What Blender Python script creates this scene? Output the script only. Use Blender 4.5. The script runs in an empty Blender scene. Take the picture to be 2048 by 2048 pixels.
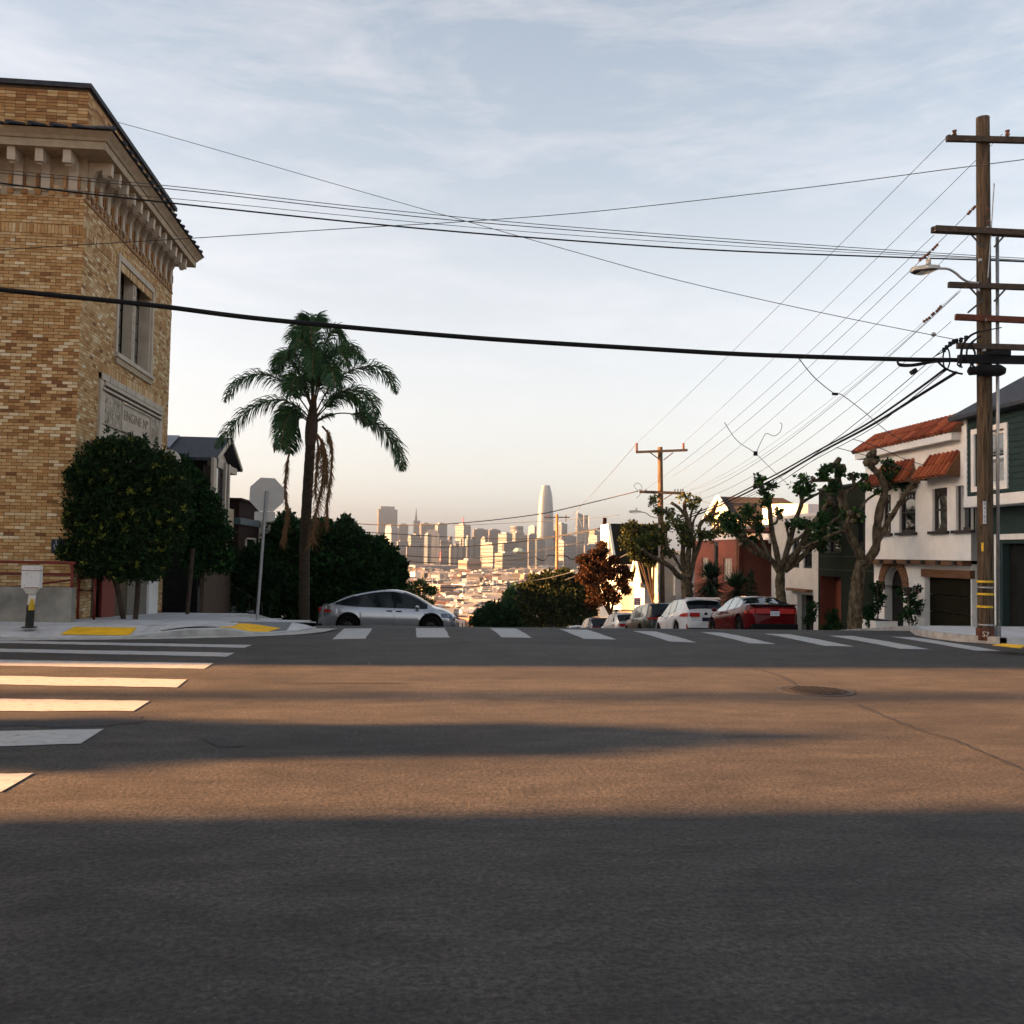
import bpy, bmesh, math, random
import numpy as np
from mathutils import Vector, Matrix
R = math.radians
random.seed(7); rng = np.random.default_rng(7)
scene = bpy.context.scene
COL = scene.collection

# ------------------------------------------------------------------ camera
FPX = 1904.0                      # focal length in pixels of a 2048 px wide picture
YAW, PITCH, ROLL = R(5.8), math.atan(84/FPX), 0.017
CAM = Vector((0, 0, 1.6))
fwd = Vector((math.sin(YAW)*math.cos(PITCH), math.cos(YAW)*math.cos(PITCH), math.sin(PITCH)))
r0 = Vector((math.cos(YAW), -math.sin(YAW), 0)); u0 = r0.cross(fwd)
RT = r0*math.cos(ROLL) + u0*math.sin(ROLL); UP = u0*math.cos(ROLL) - r0*math.sin(ROLL)
cd = bpy.data.cameras.new('camera'); cam = bpy.data.objects.new('camera', cd); COL.objects.link(cam)
cd.sensor_width = 36; cd.lens = FPX/2048*36; cd.clip_start = 0.1; cd.clip_end = 30000
M = Matrix((RT, UP, -fwd)).transposed().to_4x4(); M.translation = CAM
cam.matrix_world = M
scene.camera = cam

# ------------------------------------------------------------------ light
SUN_EL = R(13.0)
SUN_DIR = Vector((-math.cos(SUN_EL), 0.0, math.sin(SUN_EL)))      # towards the sun: due left of the street
world = bpy.data.worlds.new('World'); scene.world = world; world.use_nodes = True
wn = world.node_tree.nodes; wl = world.node_tree.links
bg = wn['Background']
sky = wn.new('ShaderNodeTexSky'); sky.sky_type = 'NISHITA'; sky.sun_disc = False
sky.sun_elevation = SUN_EL; sky.sun_rotation = R(-90)
sky.air_density = 1.0; sky.dust_density = 2.2; sky.ozone_density = 1.6; sky.altitude = 50
# evening sky: the Nishita sky warmed into a cream haze band near the horizon, plus thin cirrus, all by direction
tc = wn.new('ShaderNodeTexCoord'); sx = wn.new('ShaderNodeSeparateXYZ'); wl.new(tc.outputs['Generated'], sx.inputs[0])
gr = wn.new('ShaderNodeValToRGB'); ge = gr.color_ramp.elements
SKYK = 1.5
stops = [(0.0, (1.50, 1.22, 1.02)), (.06, (1.48, 1.23, 1.04)), (.15, (1.26, 1.09, .95)), (.26, (.98, .92, .85)), (.38, (.56, .63, .675)), (.55, (.33, .43, .53)), (1.0, (.12, .17, .24))]
while len(ge) < len(stops): ge.new(.5)
for e, (p_, c_) in zip(ge, stops): e.position = p_; e.color = (c_[0]/1.5, c_[1]/1.5, c_[2]/1.5, 1)
wl.new(sx.outputs['Z'], gr.inputs[0])
mp = wn.new('ShaderNodeMapping'); mp.inputs['Scale'].default_value = (2.2, 1.6, 9.0); mp.inputs['Rotation'].default_value = (0.0, 0.16, 0.2)
nz = wn.new('ShaderNodeTexNoise'); nz.inputs['Scale'].default_value = 2.2; nz.inputs['Detail'].default_value = 9; nz.inputs['Roughness'].default_value = 0.66
nz.inputs['Distortion'].default_value = 0.35
cr = wn.new('ShaderNodeValToRGB'); cr.color_ramp.elements[0].position = 0.45; cr.color_ramp.elements[1].position = 0.66
cr.color_ramp.elements[1].color = (0.55, 0.55, 0.55, 1)
mx = wn.new('ShaderNodeMixRGB'); mx.inputs[2].default_value = (.95, .84, .77, 1)
wl.new(tc.outputs['Generated'], mp.inputs['Vector']); wl.new(mp.outputs[0], nz.inputs['Vector'])
wl.new(nz.outputs['Fac'], cr.inputs[0]); wl.new(cr.outputs[0], mx.inputs[0]); wl.new(gr.outputs[0], mx.inputs[1])
hs = wn.new('ShaderNodeHueSaturation'); hs.inputs['Saturation'].default_value = 0.5; hs.inputs['Value'].default_value = .62
wl.new(sky.outputs[0], hs.inputs['Color'])
sc_ = wn.new('ShaderNodeVectorMath'); sc_.operation = 'SCALE'; sc_.inputs['Scale'].default_value = 1.05*SKYK; wl.new(mx.outputs[0], sc_.inputs[0])
m2 = wn.new('ShaderNodeMixRGB'); m2.inputs[0].default_value = .5
wl.new(hs.outputs[0], m2.inputs[1]); wl.new(sc_.outputs[0], m2.inputs[2]); wl.new(m2.outputs[0], bg.inputs['Color'])
bg.inputs['Strength'].default_value = 0.065
sl = bpy.data.lights.new('sun', 'SUN'); sun = bpy.data.objects.new('sun', sl); COL.objects.link(sun)
sl.energy = 5.0; sl.angle = R(0.55); sl.color = (1.0, 0.47, 0.18)
sun.rotation_euler = SUN_DIR.to_track_quat('Z', 'Y').to_euler(); sun.location = (-60, 20, 40)
scene.view_settings.view_transform = 'Standard'; scene.view_settings.look = 'None'
scene.view_settings.gamma = 1; scene.view_settings.use_curve_mapping = False
scene.view_settings.exposure = 3.4
scene.render.resolution_x = scene.render.resolution_y = 1024

# ------------------------------------------------------------------ picture -> place
def ray(px, py):
    return fwd + RT*((px-1024)/FPX) - UP*((py-1024)/FPX)
def atd(px, py, d): return CAM + ray(px, py)*d
def atX(px, py, X):
    v = ray(px, py); return CAM + v*(X/v.x)
def atY(px, py, Y):
    v = ray(px, py); return CAM + v*(Y/v.y)
def G(y):                         # the street: level crossing, then over the brow and down the hill
    if y < 17: return 0.0
    if y < 21.3: return -.0038*(y-17)**2
    if y < 23.8: u = y-21.3; return -.0703-.0327*u-.015*u*u
    return max(-.2457-.108*(y-23.8), -45.0)
def atg(px, py, h=0.0):
    v = ray(px, py); t = 2.0
    while t < 4000:
        p = CAM + v*t
        if p.z <= G(p.y)+h:
            a, b = t-(.05 if t < 60 else 5), t
            for _ in range(20):
                m = (a+b)/2; p = CAM+v*m
                if p.z <= G(p.y)+h: b = m
                else: a = m
            return CAM+v*b
        t += .05 if t < 60 else 5
    return CAM+v*4000

# ------------------------------------------------------------------ materials
def newmat(name):
    m = bpy.data.materials.new(name); m.use_nodes = True
    return m, m.node_tree.nodes, m.node_tree.links, m.node_tree.nodes['Principled BSDF']
def c4(c): return (c[0], c[1], c[2], 1)
def mat(name, col, rough=.8, var=.15, vs=4.0, bump=0.0, bs=40.0, metal=0.0, spec=.28, col2=None, coat=0.0, ior=1.5, stretch=None, detail=5):
    m, n, l, b = newmat(name)
    tcn = n.new('ShaderNodeTexCoord'); mpn = n.new('ShaderNodeMapping'); l.new(tcn.outputs['Object'], mpn.inputs[0])
    if stretch: mpn.inputs['Scale'].default_value = stretch
    nn = n.new('ShaderNodeTexNoise'); nn.inputs['Scale'].default_value = vs; nn.inputs['Detail'].default_value = detail; nn.inputs['Roughness'].default_value = .6
    l.new(mpn.outputs[0], nn.inputs['Vector'])
    rp = n.new('ShaderNodeValToRGB'); l.new(nn.outputs['Fac'], rp.inputs[0])
    a = [c*(1-var) for c in col]; z = col2 if col2 else [min(1, c*(1+var)) for c in col]
    rp.color_ramp.elements[0].position = .3; rp.color_ramp.elements[1].position = .7
    rp.color_ramp.elements[0].color = c4(a); rp.color_ramp.elements[1].color = c4(z)
    l.new(rp.outputs[0], b.inputs['Base Color'])
    b.inputs['Roughness'].default_value = rough; b.inputs['Metallic'].default_value = metal
    b.inputs['Specular IOR Level'].default_value = spec; b.inputs['IOR'].default_value = ior
    if coat: b.inputs['Coat Weight'].default_value = coat; b.inputs['Coat Roughness'].default_value = .04
    if bump:
        n2 = n.new('ShaderNodeTexNoise'); n2.inputs['Scale'].default_value = bs; n2.inputs['Detail'].default_value = 4
        l.new(mpn.outputs[0], n2.inputs['Vector'])
        bm = n.new('ShaderNodeBump'); bm.inputs['Strength'].default_value = bump; bm.inputs['Distance'].default_value = .02
        l.new(n2.outputs['Fac'], bm.inputs['Height']); l.new(bm.outputs[0], b.inputs['Normal'])
    return m
def tonemat(name, cols, rough=.8, trans=0.0, bump=0.0, bs=60, src='tone', spec=.5, jitter=.12):
    """colour picked per piece: from the face attribute 'tone' (joined pieces) or the object's random (loose ones)"""
    m, n, l, b = newmat(name)
    if src == 'tone':
        at = n.new('ShaderNodeAttribute'); at.attribute_name = 'tone'; fac = at.outputs['Fac']
    else:
        at = n.new('ShaderNodeObjectInfo'); fac = at.outputs['Random']
    rp = n.new('ShaderNodeValToRGB'); els = rp.color_ramp.elements
    while len(els) < len(cols): els.new(.5)
    for i, (p, c) in enumerate(cols): els[i].position = p; els[i].color = c4(c)
    l.new(fac, rp.inputs[0])
    tcn = n.new('ShaderNodeTexCoord'); nn = n.new('ShaderNodeTexNoise'); nn.inputs['Scale'].default_value = 9; l.new(tcn.outputs['Object'], nn.inputs['Vector'])
    mr = n.new('ShaderNodeMapRange'); mr.inputs[3].default_value = 1-jitter*2; mr.inputs[4].default_value = 1+jitter*2; l.new(nn.outputs['Fac'], mr.inputs[0])
    hv = n.new('ShaderNodeHueSaturation'); l.new(mr.outputs[0], hv.inputs['Value']); l.new(rp.outputs[0], hv.inputs['Color'])
    l.new(hv.outputs[0], b.inputs['Base Color']); b.inputs['Roughness'].default_value = rough; b.inputs['Specular IOR Level'].default_value = spec
    if bump:
        n2 = n.new('ShaderNodeTexNoise'); n2.inputs['Scale'].default_value = bs; l.new(tcn.outputs['Object'], n2.inputs['Vector'])
        bm = n.new('ShaderNodeBump'); bm.inputs['Strength'].default_value = bump; bm.inputs['Distance'].default_value = .01
        l.new(n2.outputs['Fac'], bm.inputs['Height']); l.new(bm.outputs[0], b.inputs['Normal'])
    if trans:
        tr = n.new('ShaderNodeBsdfTranslucent'); l.new(hv.outputs[0], tr.inputs['Color'])
        ms = n.new('ShaderNodeMixShader'); ms.inputs[0].default_value = trans
        out = n['Material Output']; l.new(b.outputs[0], ms.inputs[1]); l.new(tr.outputs[0], ms.inputs[2]); l.new(ms.outputs[0], out.inputs['Surface'])
    return m

# asphalt: fine aggregate, wheel-worn patches
def asphalt():
    m, n, l, b = newmat('asphalt')
    tcn = n.new('ShaderNodeTexCoord')
    fine = n.new('ShaderNodeTexNoise'); fine.inputs['Scale'].default_value = 30; fine.inputs['Detail'].default_value = 6; fine.inputs['Roughness'].default_value = .75
    vor = n.new('ShaderNodeTexVoronoi'); vor.inputs['Scale'].default_value = 42
    big = n.new('ShaderNodeTexNoise'); big.inputs['Scale'].default_value = .55; big.inputs['Detail'].default_value = 6; big.inputs['Roughness'].default_value = .62; big.inputs['Distortion'].default_value = .8
    mpn = n.new('ShaderNodeMapping'); mpn.inputs['Scale'].default_value = (.55, 1.3, 1)
    l.new(tcn.outputs['Object'], mpn.inputs[0]); l.new(mpn.outputs[0], big.inputs['Vector'])
    for x in (fine, vor): l.new(tcn.outputs['Object'], x.inputs['Vector'])
    r1 = n.new('ShaderNodeValToRGB'); r1.color_ramp.elements[0].position = .33; r1.color_ramp.elements[1].position = .68
    r1.color_ramp.elements[0].color = (.009, .009, .009, 1); r1.color_ramp.elements[1].color = (.112, .104, .094, 1)
    l.new(fine.outputs['Fac'], r1.inputs[0])
    r2 = n.new('ShaderNodeValToRGB'); r2.color_ramp.elements[0].position = .34; r2.color_ramp.elements[1].position = .66
    r2.color_ramp.elements[0].color = (.58, .58, .60, 1); r2.color_ramp.elements[1].color = (1.14, 1.12, 1.08, 1)
    l.new(big.outputs['Fac'], r2.inputs[0])
    r3 = n.new('ShaderNodeValToRGB'); r3.color_ramp.elements[0].color = (1.45, 1.4, 1.35, 1); r3.color_ramp.elements[1].color = (.88, .88, .88, 1)
    r3.color_ramp.elements[0].position = .08; r3.color_ramp.elements[1].position = .32
    l.new(vor.outputs['Distance'], r3.inputs[0])
    m1 = n.new('ShaderNodeMixRGB'); m1.blend_type = 'MULTIPLY'; m1.inputs[0].default_value = 1
    m2 = n.new('ShaderNodeMixRGB'); m2.blend_type = 'MULTIPLY'; m2.inputs[0].default_value = 1
    l.new(r1.outputs[0], m1.inputs[1]); l.new(r2.outputs[0], m1.inputs[2]); l.new(m1.outputs[0], m2.inputs[1]); l.new(r3.outputs[0], m2.inputs[2])
    med = n.new('ShaderNodeTexNoise'); med.inputs['Scale'].default_value = 3.2; med.inputs['Detail'].default_value = 7; med.inputs['Roughness'].default_value = .7; l.new(mpn.outputs[0], med.inputs['Vector'])
    r4 = n.new('ShaderNodeValToRGB'); r4.color_ramp.elements[0].position = .30; r4.color_ramp.elements[1].position = .62; r4.color_ramp.elements[0].color = (.48, .48, .48, 1); r4.color_ramp.elements[1].color = (1.08, 1.08, 1.08, 1); l.new(med.outputs['Fac'], r4.inputs[0])
    v2 = n.new('ShaderNodeTexVoronoi'); v2.inputs['Scale'].default_value = .9; l.new(tcn.outputs['Object'], v2.inputs['Vector']); r5 = n.new('ShaderNodeValToRGB'); r5.color_ramp.elements[0].position = .05; r5.color_ramp.elements[1].position = .16
    r5.color_ramp.elements[0].color = (.55, .55, .56, 1); r5.color_ramp.elements[1].color = (1, 1, 1, 1); l.new(v2.outputs['Distance'], r5.inputs[0])
    m3 = n.new('ShaderNodeMixRGB'); m3.blend_type = 'MULTIPLY'; m3.inputs[0].default_value = 1; m4 = n.new('ShaderNodeMixRGB'); m4.blend_type = 'MULTIPLY'; m4.inputs[0].default_value = .8
    l.new(m2.outputs[0], m3.inputs[1]); l.new(r4.outputs[0], m3.inputs[2]); l.new(m3.outputs[0], m4.inputs[1]); l.new(r5.outputs[0], m4.inputs[2]); m2 = m4
    l.new(m2.outputs[0], b.inputs['Base Color']); b.inputs['Roughness'].default_value = .82; b.inputs['Specular IOR Level'].default_value = .35
    bm = n.new('ShaderNodeBump'); bm.inputs['Strength'].default_value = .9; bm.inputs['Distance'].default_value = .012
    l.new(fine.outputs['Fac'], bm.inputs['Height']); l.new(bm.outputs[0], b.inputs['Normal'])
    return m
MT = {}
MT['asphalt'] = asphalt()
MT['terrain'] = mat('terrain', (.16, .14, .11), .95, .4, .02)
MT['paint_white'] = mat('road_paint', (.58, .56, .53), .7, .18, 6, .3, 60, detail=8)
def worn_paint():
    m, n, l, b = newmat('road_paint'); tcn = n.new('ShaderNodeTexCoord'); a = n.new('ShaderNodeTexNoise'); a.inputs['Scale'].default_value = 9; a.inputs['Detail'].default_value = 12; a.inputs['Roughness'].default_value = .78
    l.new(tcn.outputs['Object'], a.inputs['Vector']); r = n.new('ShaderNodeValToRGB'); e = r.color_ramp.elements; e[0].position = .34; e[0].color = (.10, .10, .095, 1); e[1].position = .42; e[1].color = (.33, .33, .32, 1)
    k = e.new(.7); k.color = (.44, .44, .43, 1); l.new(a.outputs['Fac'], r.inputs[0]); l.new(r.outputs[0], b.inputs['Base Color']); b.inputs['Roughness'].default_value = .8; b.inputs['Specular IOR Level'].default_value = .3
    bm = n.new('ShaderNodeBump'); bm.inputs['Strength'].default_value = .5; bm.inputs['Distance'].default_value = .008; l.new(a.outputs['Fac'], bm.inputs['Height']); l.new(bm.outputs[0], b.inputs['Normal']); return m
MT['paint_white'] = worn_paint()
MT['concrete'] = mat('concrete', (.46, .46, .46), .85, .16, 2.5, .25, 60)
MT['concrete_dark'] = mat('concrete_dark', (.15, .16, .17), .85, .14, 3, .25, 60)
MT['concrete_wall'] = mat('concrete_wall', (.20, .19, .165), .9, .35, 2.2, .3, 30)
MT['gutter'] = mat('gutter', (.36, .35, .33), .85, .3, 4, .3, 40)
MT['tar'] = mat('tar', (.022, .022, .023), .6, .3, 8)
MT['patch'] = mat('patch', (.038, .038, .04), .9, .3, 20, .4, 90)
MT['stain'] = mat('oil_stain', (.034, .034, .034), .8, .35, 12)
MT['yellow_pad'] = mat('yellow_pad', (.78, .46, .02), .65, .16, 5, .4, 55)
MT['kerb_red'] = mat('kerb_red', (.17, .05, .04), .8, .3, 6)
MT['iron'] = mat('cast_iron', (.016, .016, .018), .85, .3, 14, .3, 50, metal=.2, spec=.3)
MT['black'] = mat('black_hole', (.008, .008, .008), .9, 0, 1)
MT['mortar'] = mat('mortar', (.085, .06, .036), .95, .2, 8, .2, 80)
BR = [(0, (.17, .072, .024)), (.22, (.30, .142, .046)), (.45, (.42, .235, .085)), (.70, (.53, .36, .17)), (1, (.68, .57, .38))]
MT['brick'] = tonemat('brick_joined', BR, .85, 0, .35, 70)
MT['brick_obj'] = tonemat('brick_loose', BR, .85, 0, .35, 70, src='obj')
MT['limestone'] = mat('limestone', (.46, .40, .32), .85, .14, 3, .25, 25)
MT['terracotta_grey'] = mat('terracotta_grey', (.36, .29, .20), .8, .2, 5, .25, 30)
MT['relief'] = mat('relief_stone', (.30, .25, .19), .85, .25, 6, 1.0, 7, col2=(.52, .46, .37))
MT['stone_line'] = mat('stone_line', (.10, .085, .065), .9, .2, 5)
MT['engraved'] = mat('engraved', (.24, .20, .155), .9, .2, 5)
MT['grey_panel'] = mat('grey_panel', (.15, .135, .11), .8, .12, 3, .1, 20)
MT['roof_slate'] = mat('roof_slate', (.035, .04, .05), .75, .35, 6, .4, 18)
MT['solar'] = mat('solar_panel', (.10, .095, .12), .25, .1, 3)
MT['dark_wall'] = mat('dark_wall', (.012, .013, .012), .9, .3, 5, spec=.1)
MT['cream_trim'] = mat('cream_trim', (.42, .37, .30), .7, .1, 6)
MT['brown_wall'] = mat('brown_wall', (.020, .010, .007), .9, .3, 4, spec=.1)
MT['teal_band'] = mat('teal_band', (.06, .085, .09), .6, .2, 6)
MT['victorian'] = mat('victorian_cream', (.60, .55, .44), .7, .1, 5)
MT['glass'] = mat('window_glass', (.014, .017, .018), .04, 0, 1, spec=.8, ior=1.9)
MT['mirror_glass'] = mat('mirror_glass', (.72, .74, .72), .03, .03, 2, metal=.95)
MT['curtain'] = mat('curtain', (.50, .50, .46), .85, .12, 12, stretch=(1, 9, 1))
MT['white_stucco'] = mat('white_stucco', (.80, .78, .73), .9, .07, 2.5, .5, 45)
MT['grey_stucco'] = mat('grey_stucco', (.56, .53, .48), .9, .08, 2, .4, 45)
MT['white_trim'] = mat('white_trim', (.72, .71, .68), .6, .06, 5)
MT['dark_frame'] = mat('dark_frame', (.035, .024, .018), .6, .2, 5)
MT['oak_beam'] = mat('oak_beam', (.16, .075, .035), .75, .3, 6, .3, 30, stretch=(1, .3, 3))
MT['roof_tile'] = tonemat('roof_tile', [(0, (.15, .032, .014)), (.5, (.25, .06, .024)), (1, (.36, .10, .04))], .85, spec=.2)
MT['green_siding'] = mat('green_siding', (.022, .042, .040), .85, .15, 3, spec=.2)
MT['modern_green'] = mat('modern_green', (.016, .020, .013), .95, .2, 2.5, .2, 20, spec=.1)
MT['red_panel'] = mat('red_panel', (.14, .034, .018), .7, .14, 3, .15, 18)
MT['garage'] = mat('garage_door', (.013, .011, .006), .9, .2, 3, spec=.08)
MT['pink'] = mat('pink_stucco', (.215, .07, .045), .85, .12, 2.5, .3, 40)
MT['red_brick'] = tonemat('red_brick', [(0, (.09, .025, .018)), (1, (.20, .05, .03))], .85)
MT['grey_blue'] = mat('grey_blue', (.12, .13, .15), .8, .12, 3)
MT['shingle_dark'] = mat('shingle_dark', (.014, .015, .011), .95, .45, 7, .5, 14, spec=.1)
MT['roof_brown'] = mat('roof_brown', (.035, .026, .02), .9, .3, 8, .5, 20)
MT['clapboard'] = mat('clapboard', (.68, .66, .60), .75, .08, 3)
MT['wood_pole'] = mat('wood_pole', (.022, .014, .009), .9, .45, 5, .9, 24, stretch=(7, 7, .3), col2=(.155, .115, .075), spec=.2)
MT['wood_arm'] = mat('wood_arm', (.06, .045, .034), .85, .4, 9, .4, 40)
MT['wood_red'] = mat('wood_red', (.10, .035, .022), .85, .3, 9, .4, 40)
MT['cable'] = mat('cable_black', (.006, .007, .009), .7, .1, 5, spec=.15)
MT['wire'] = mat('wire_dark', (.06, .06, .06), .7, .1, 5, spec=.2)
MT['galv'] = mat('galvanised', (.32, .33, .34), .45, .12, 6, metal=.7)
MT['alu'] = mat('aluminium_sheet', (.36, .36, .35), .5, .06, 6, metal=.35)
MT['lamp_grey'] = mat('lamp_grey', (.45, .43, .38), .5, .08, 5)
MT['porcelain'] = mat('porcelain_brown', (.14, .06, .035), .3, .2, 20)
MT['white_metal'] = mat('white_metal', (.60, .58, .56), .5, .1, 30)
MT['rust'] = mat('rust', (.20, .07, .02), .9, .4, 20)
MT['black_paint'] = mat('black_paint', (.012, .013, .012), .5, .2, 5)
MT['yellow'] = mat('yellow_paint', (.62, .40, .03), .6, .15, 8)
MT['ink'] = mat('ink', (.02, .02, .025), .6, 0, 1)
MT['chalk'] = mat('chalk_mark', (.55, .50, .42), .8, .1, 5)
MT['sign_blue'] = mat('sign_blue', (.008, .014, .03), .4, .1, 5)
MT['sign_red'] = mat('sign_red', (.45, .06, .06), .5, .1, 5)
MT['red_rail'] = mat('red_rail', (.15, .022, .015), .55, .3, 9)
MT['wood_fence'] = mat('wood_fence', (.075, .05, .034), .85, .35, 5, .3, 30, stretch=(3, 3, .4))
MT['green_rail'] = mat('green_rail', (.05, .055, .05), .6, .2, 5)
MT['bark'] = mat('bark_plane', (.030, .021, .013), .95, .4, 9, 1.0, 16, stretch=(1, 1, .5), col2=(.19, .145, .09), spec=.1)
MT['bark_palm'] = mat('bark_palm', (.045, .034, .022), .95, .35, 6, .8, 12, stretch=(.6, .6, 5))
MT['bark_dark'] = mat('bark_dark', (.05, .035, .025), .9, .4, 6, .6, 16)
MT['husk'] = mat('dead_frond', (.16, .085, .035), .85, .3, 10)
MT['leaf_palm'] = tonemat('leaf_palm', [(0, (.012, .042, .014)), (.6, (.028, .088, .026)), (1, (.075, .16, .05))], .6, .15, spec=.3)
MT['leaf_shrub'] = tonemat('leaf_shrub', [(0, (.004, .014, .004)), (.74, (.012, .036, .008)), (.84, (.09, .115, .015)), (1, (.20, .20, .03))], .8, .12, spec=.15)
MT['leaf_tip'] = tonemat('leaf_tip', [(0, (.05, .075, .010)), (.6, (.13, .15, .02)), (1, (.22, .22, .04))], .8, .12, spec=.15)
MT['leaf_green'] = tonemat('leaf_green', [(0, (.004, .016, .005)), (.7, (.009, .038, .009)), (1, (.028, .085, .016))], .8, .15, spec=.15)
MT['leaf_plane'] = tonemat('leaf_plane', [(0, (.008, .03, .008)), (.7, (.02, .068, .014)), (1, (.07, .14, .025))], .7, .22, spec=.2)
MT['leaf_gold'] = tonemat('leaf_gold', [(0, (.014, .03, .007)), (.6, (.05, .075, .012)), (1, (.18, .15, .02))], .7, .25, spec=.2)
MT['leaf_rust'] = tonemat('leaf_rust', [(0, (.008, .004, .002)), (.6, (.032, .015, .006)), (1, (.095, .036, .012))], .8, .2, spec=.15)
MT['leaf_olive'] = tonemat('leaf_olive', [(0, (.006, .012, .003)), (.75, (.016, .026, .006)), (1, (.075, .07, .012))], .8, .15, spec=.15)
MT['yucca'] = tonemat('leaf_yucca', [(0, (.006, .022, .008)), (.6, (.014, .045, .016)), (1, (.06, .11, .05))], .6, .1, spec=.3)
MT['tyre'] = mat('tyre', (.006, .006, .006), .95, .1, 5, spec=.08)
MT['rim_dark'] = mat('rim_dark', (.03, .03, .032), .35, .1, 5, metal=.7)
MT['rim_bright'] = mat('rim_bright', (.5, .5, .52), .25, .1, 5, metal=.9)
MT['trim_black'] = mat('trim_black', (.006, .006, .007), .6, .05, 5, spec=.12)
MT['car_glass'] = mat('car_glass', (.006, .010, .012), .05, 0, 1, spec=.5, ior=1.4)
MT['car_glass_light'] = mat('car_glass_light', (.40, .43, .43), .06, .02, 2, metal=.75)
MT['tail_red'] = mat('tail_red', (.40, .010, .008), .3, .05, 5, coat=.1, spec=.3)
MT['head_lamp'] = mat('head_lamp', (.10, .13, .18), .15, .1, 30, metal=.3)
MT['plate'] = mat('plate_white', (.60, .62, .66), .5, .05, 5)
MT['plate_ink'] = mat('plate_ink', (.06, .08, .22), .5, .05, 5)
def paint(name, c, metal=.3, rough=.32): return mat(name, c, rough, .03, 3, metal=metal, coat=.45)
MT['paint_silver'] = paint('paint_silver', (.42, .425, .45), .8, .24)
MT['paint_red'] = mat('paint_red', (.085, .002, .004), .22, .03, 3, coat=.06, spec=.2)
MT['paint_whitecar'] = paint('paint_whitecar', (.66, .66, .66), 0)
MT['paint_darkgreen'] = paint('paint_darkgreen', (.03, .038, .033), .3)
MT['paint_grey'] = paint('paint_grey', (.42, .42, .42), .4)
MT['paint_navy'] = paint('paint_navy', (.02, .025, .04), .3)
MT['paint_pale'] = paint('paint_pale', (.45, .50, .56), .3)

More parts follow.
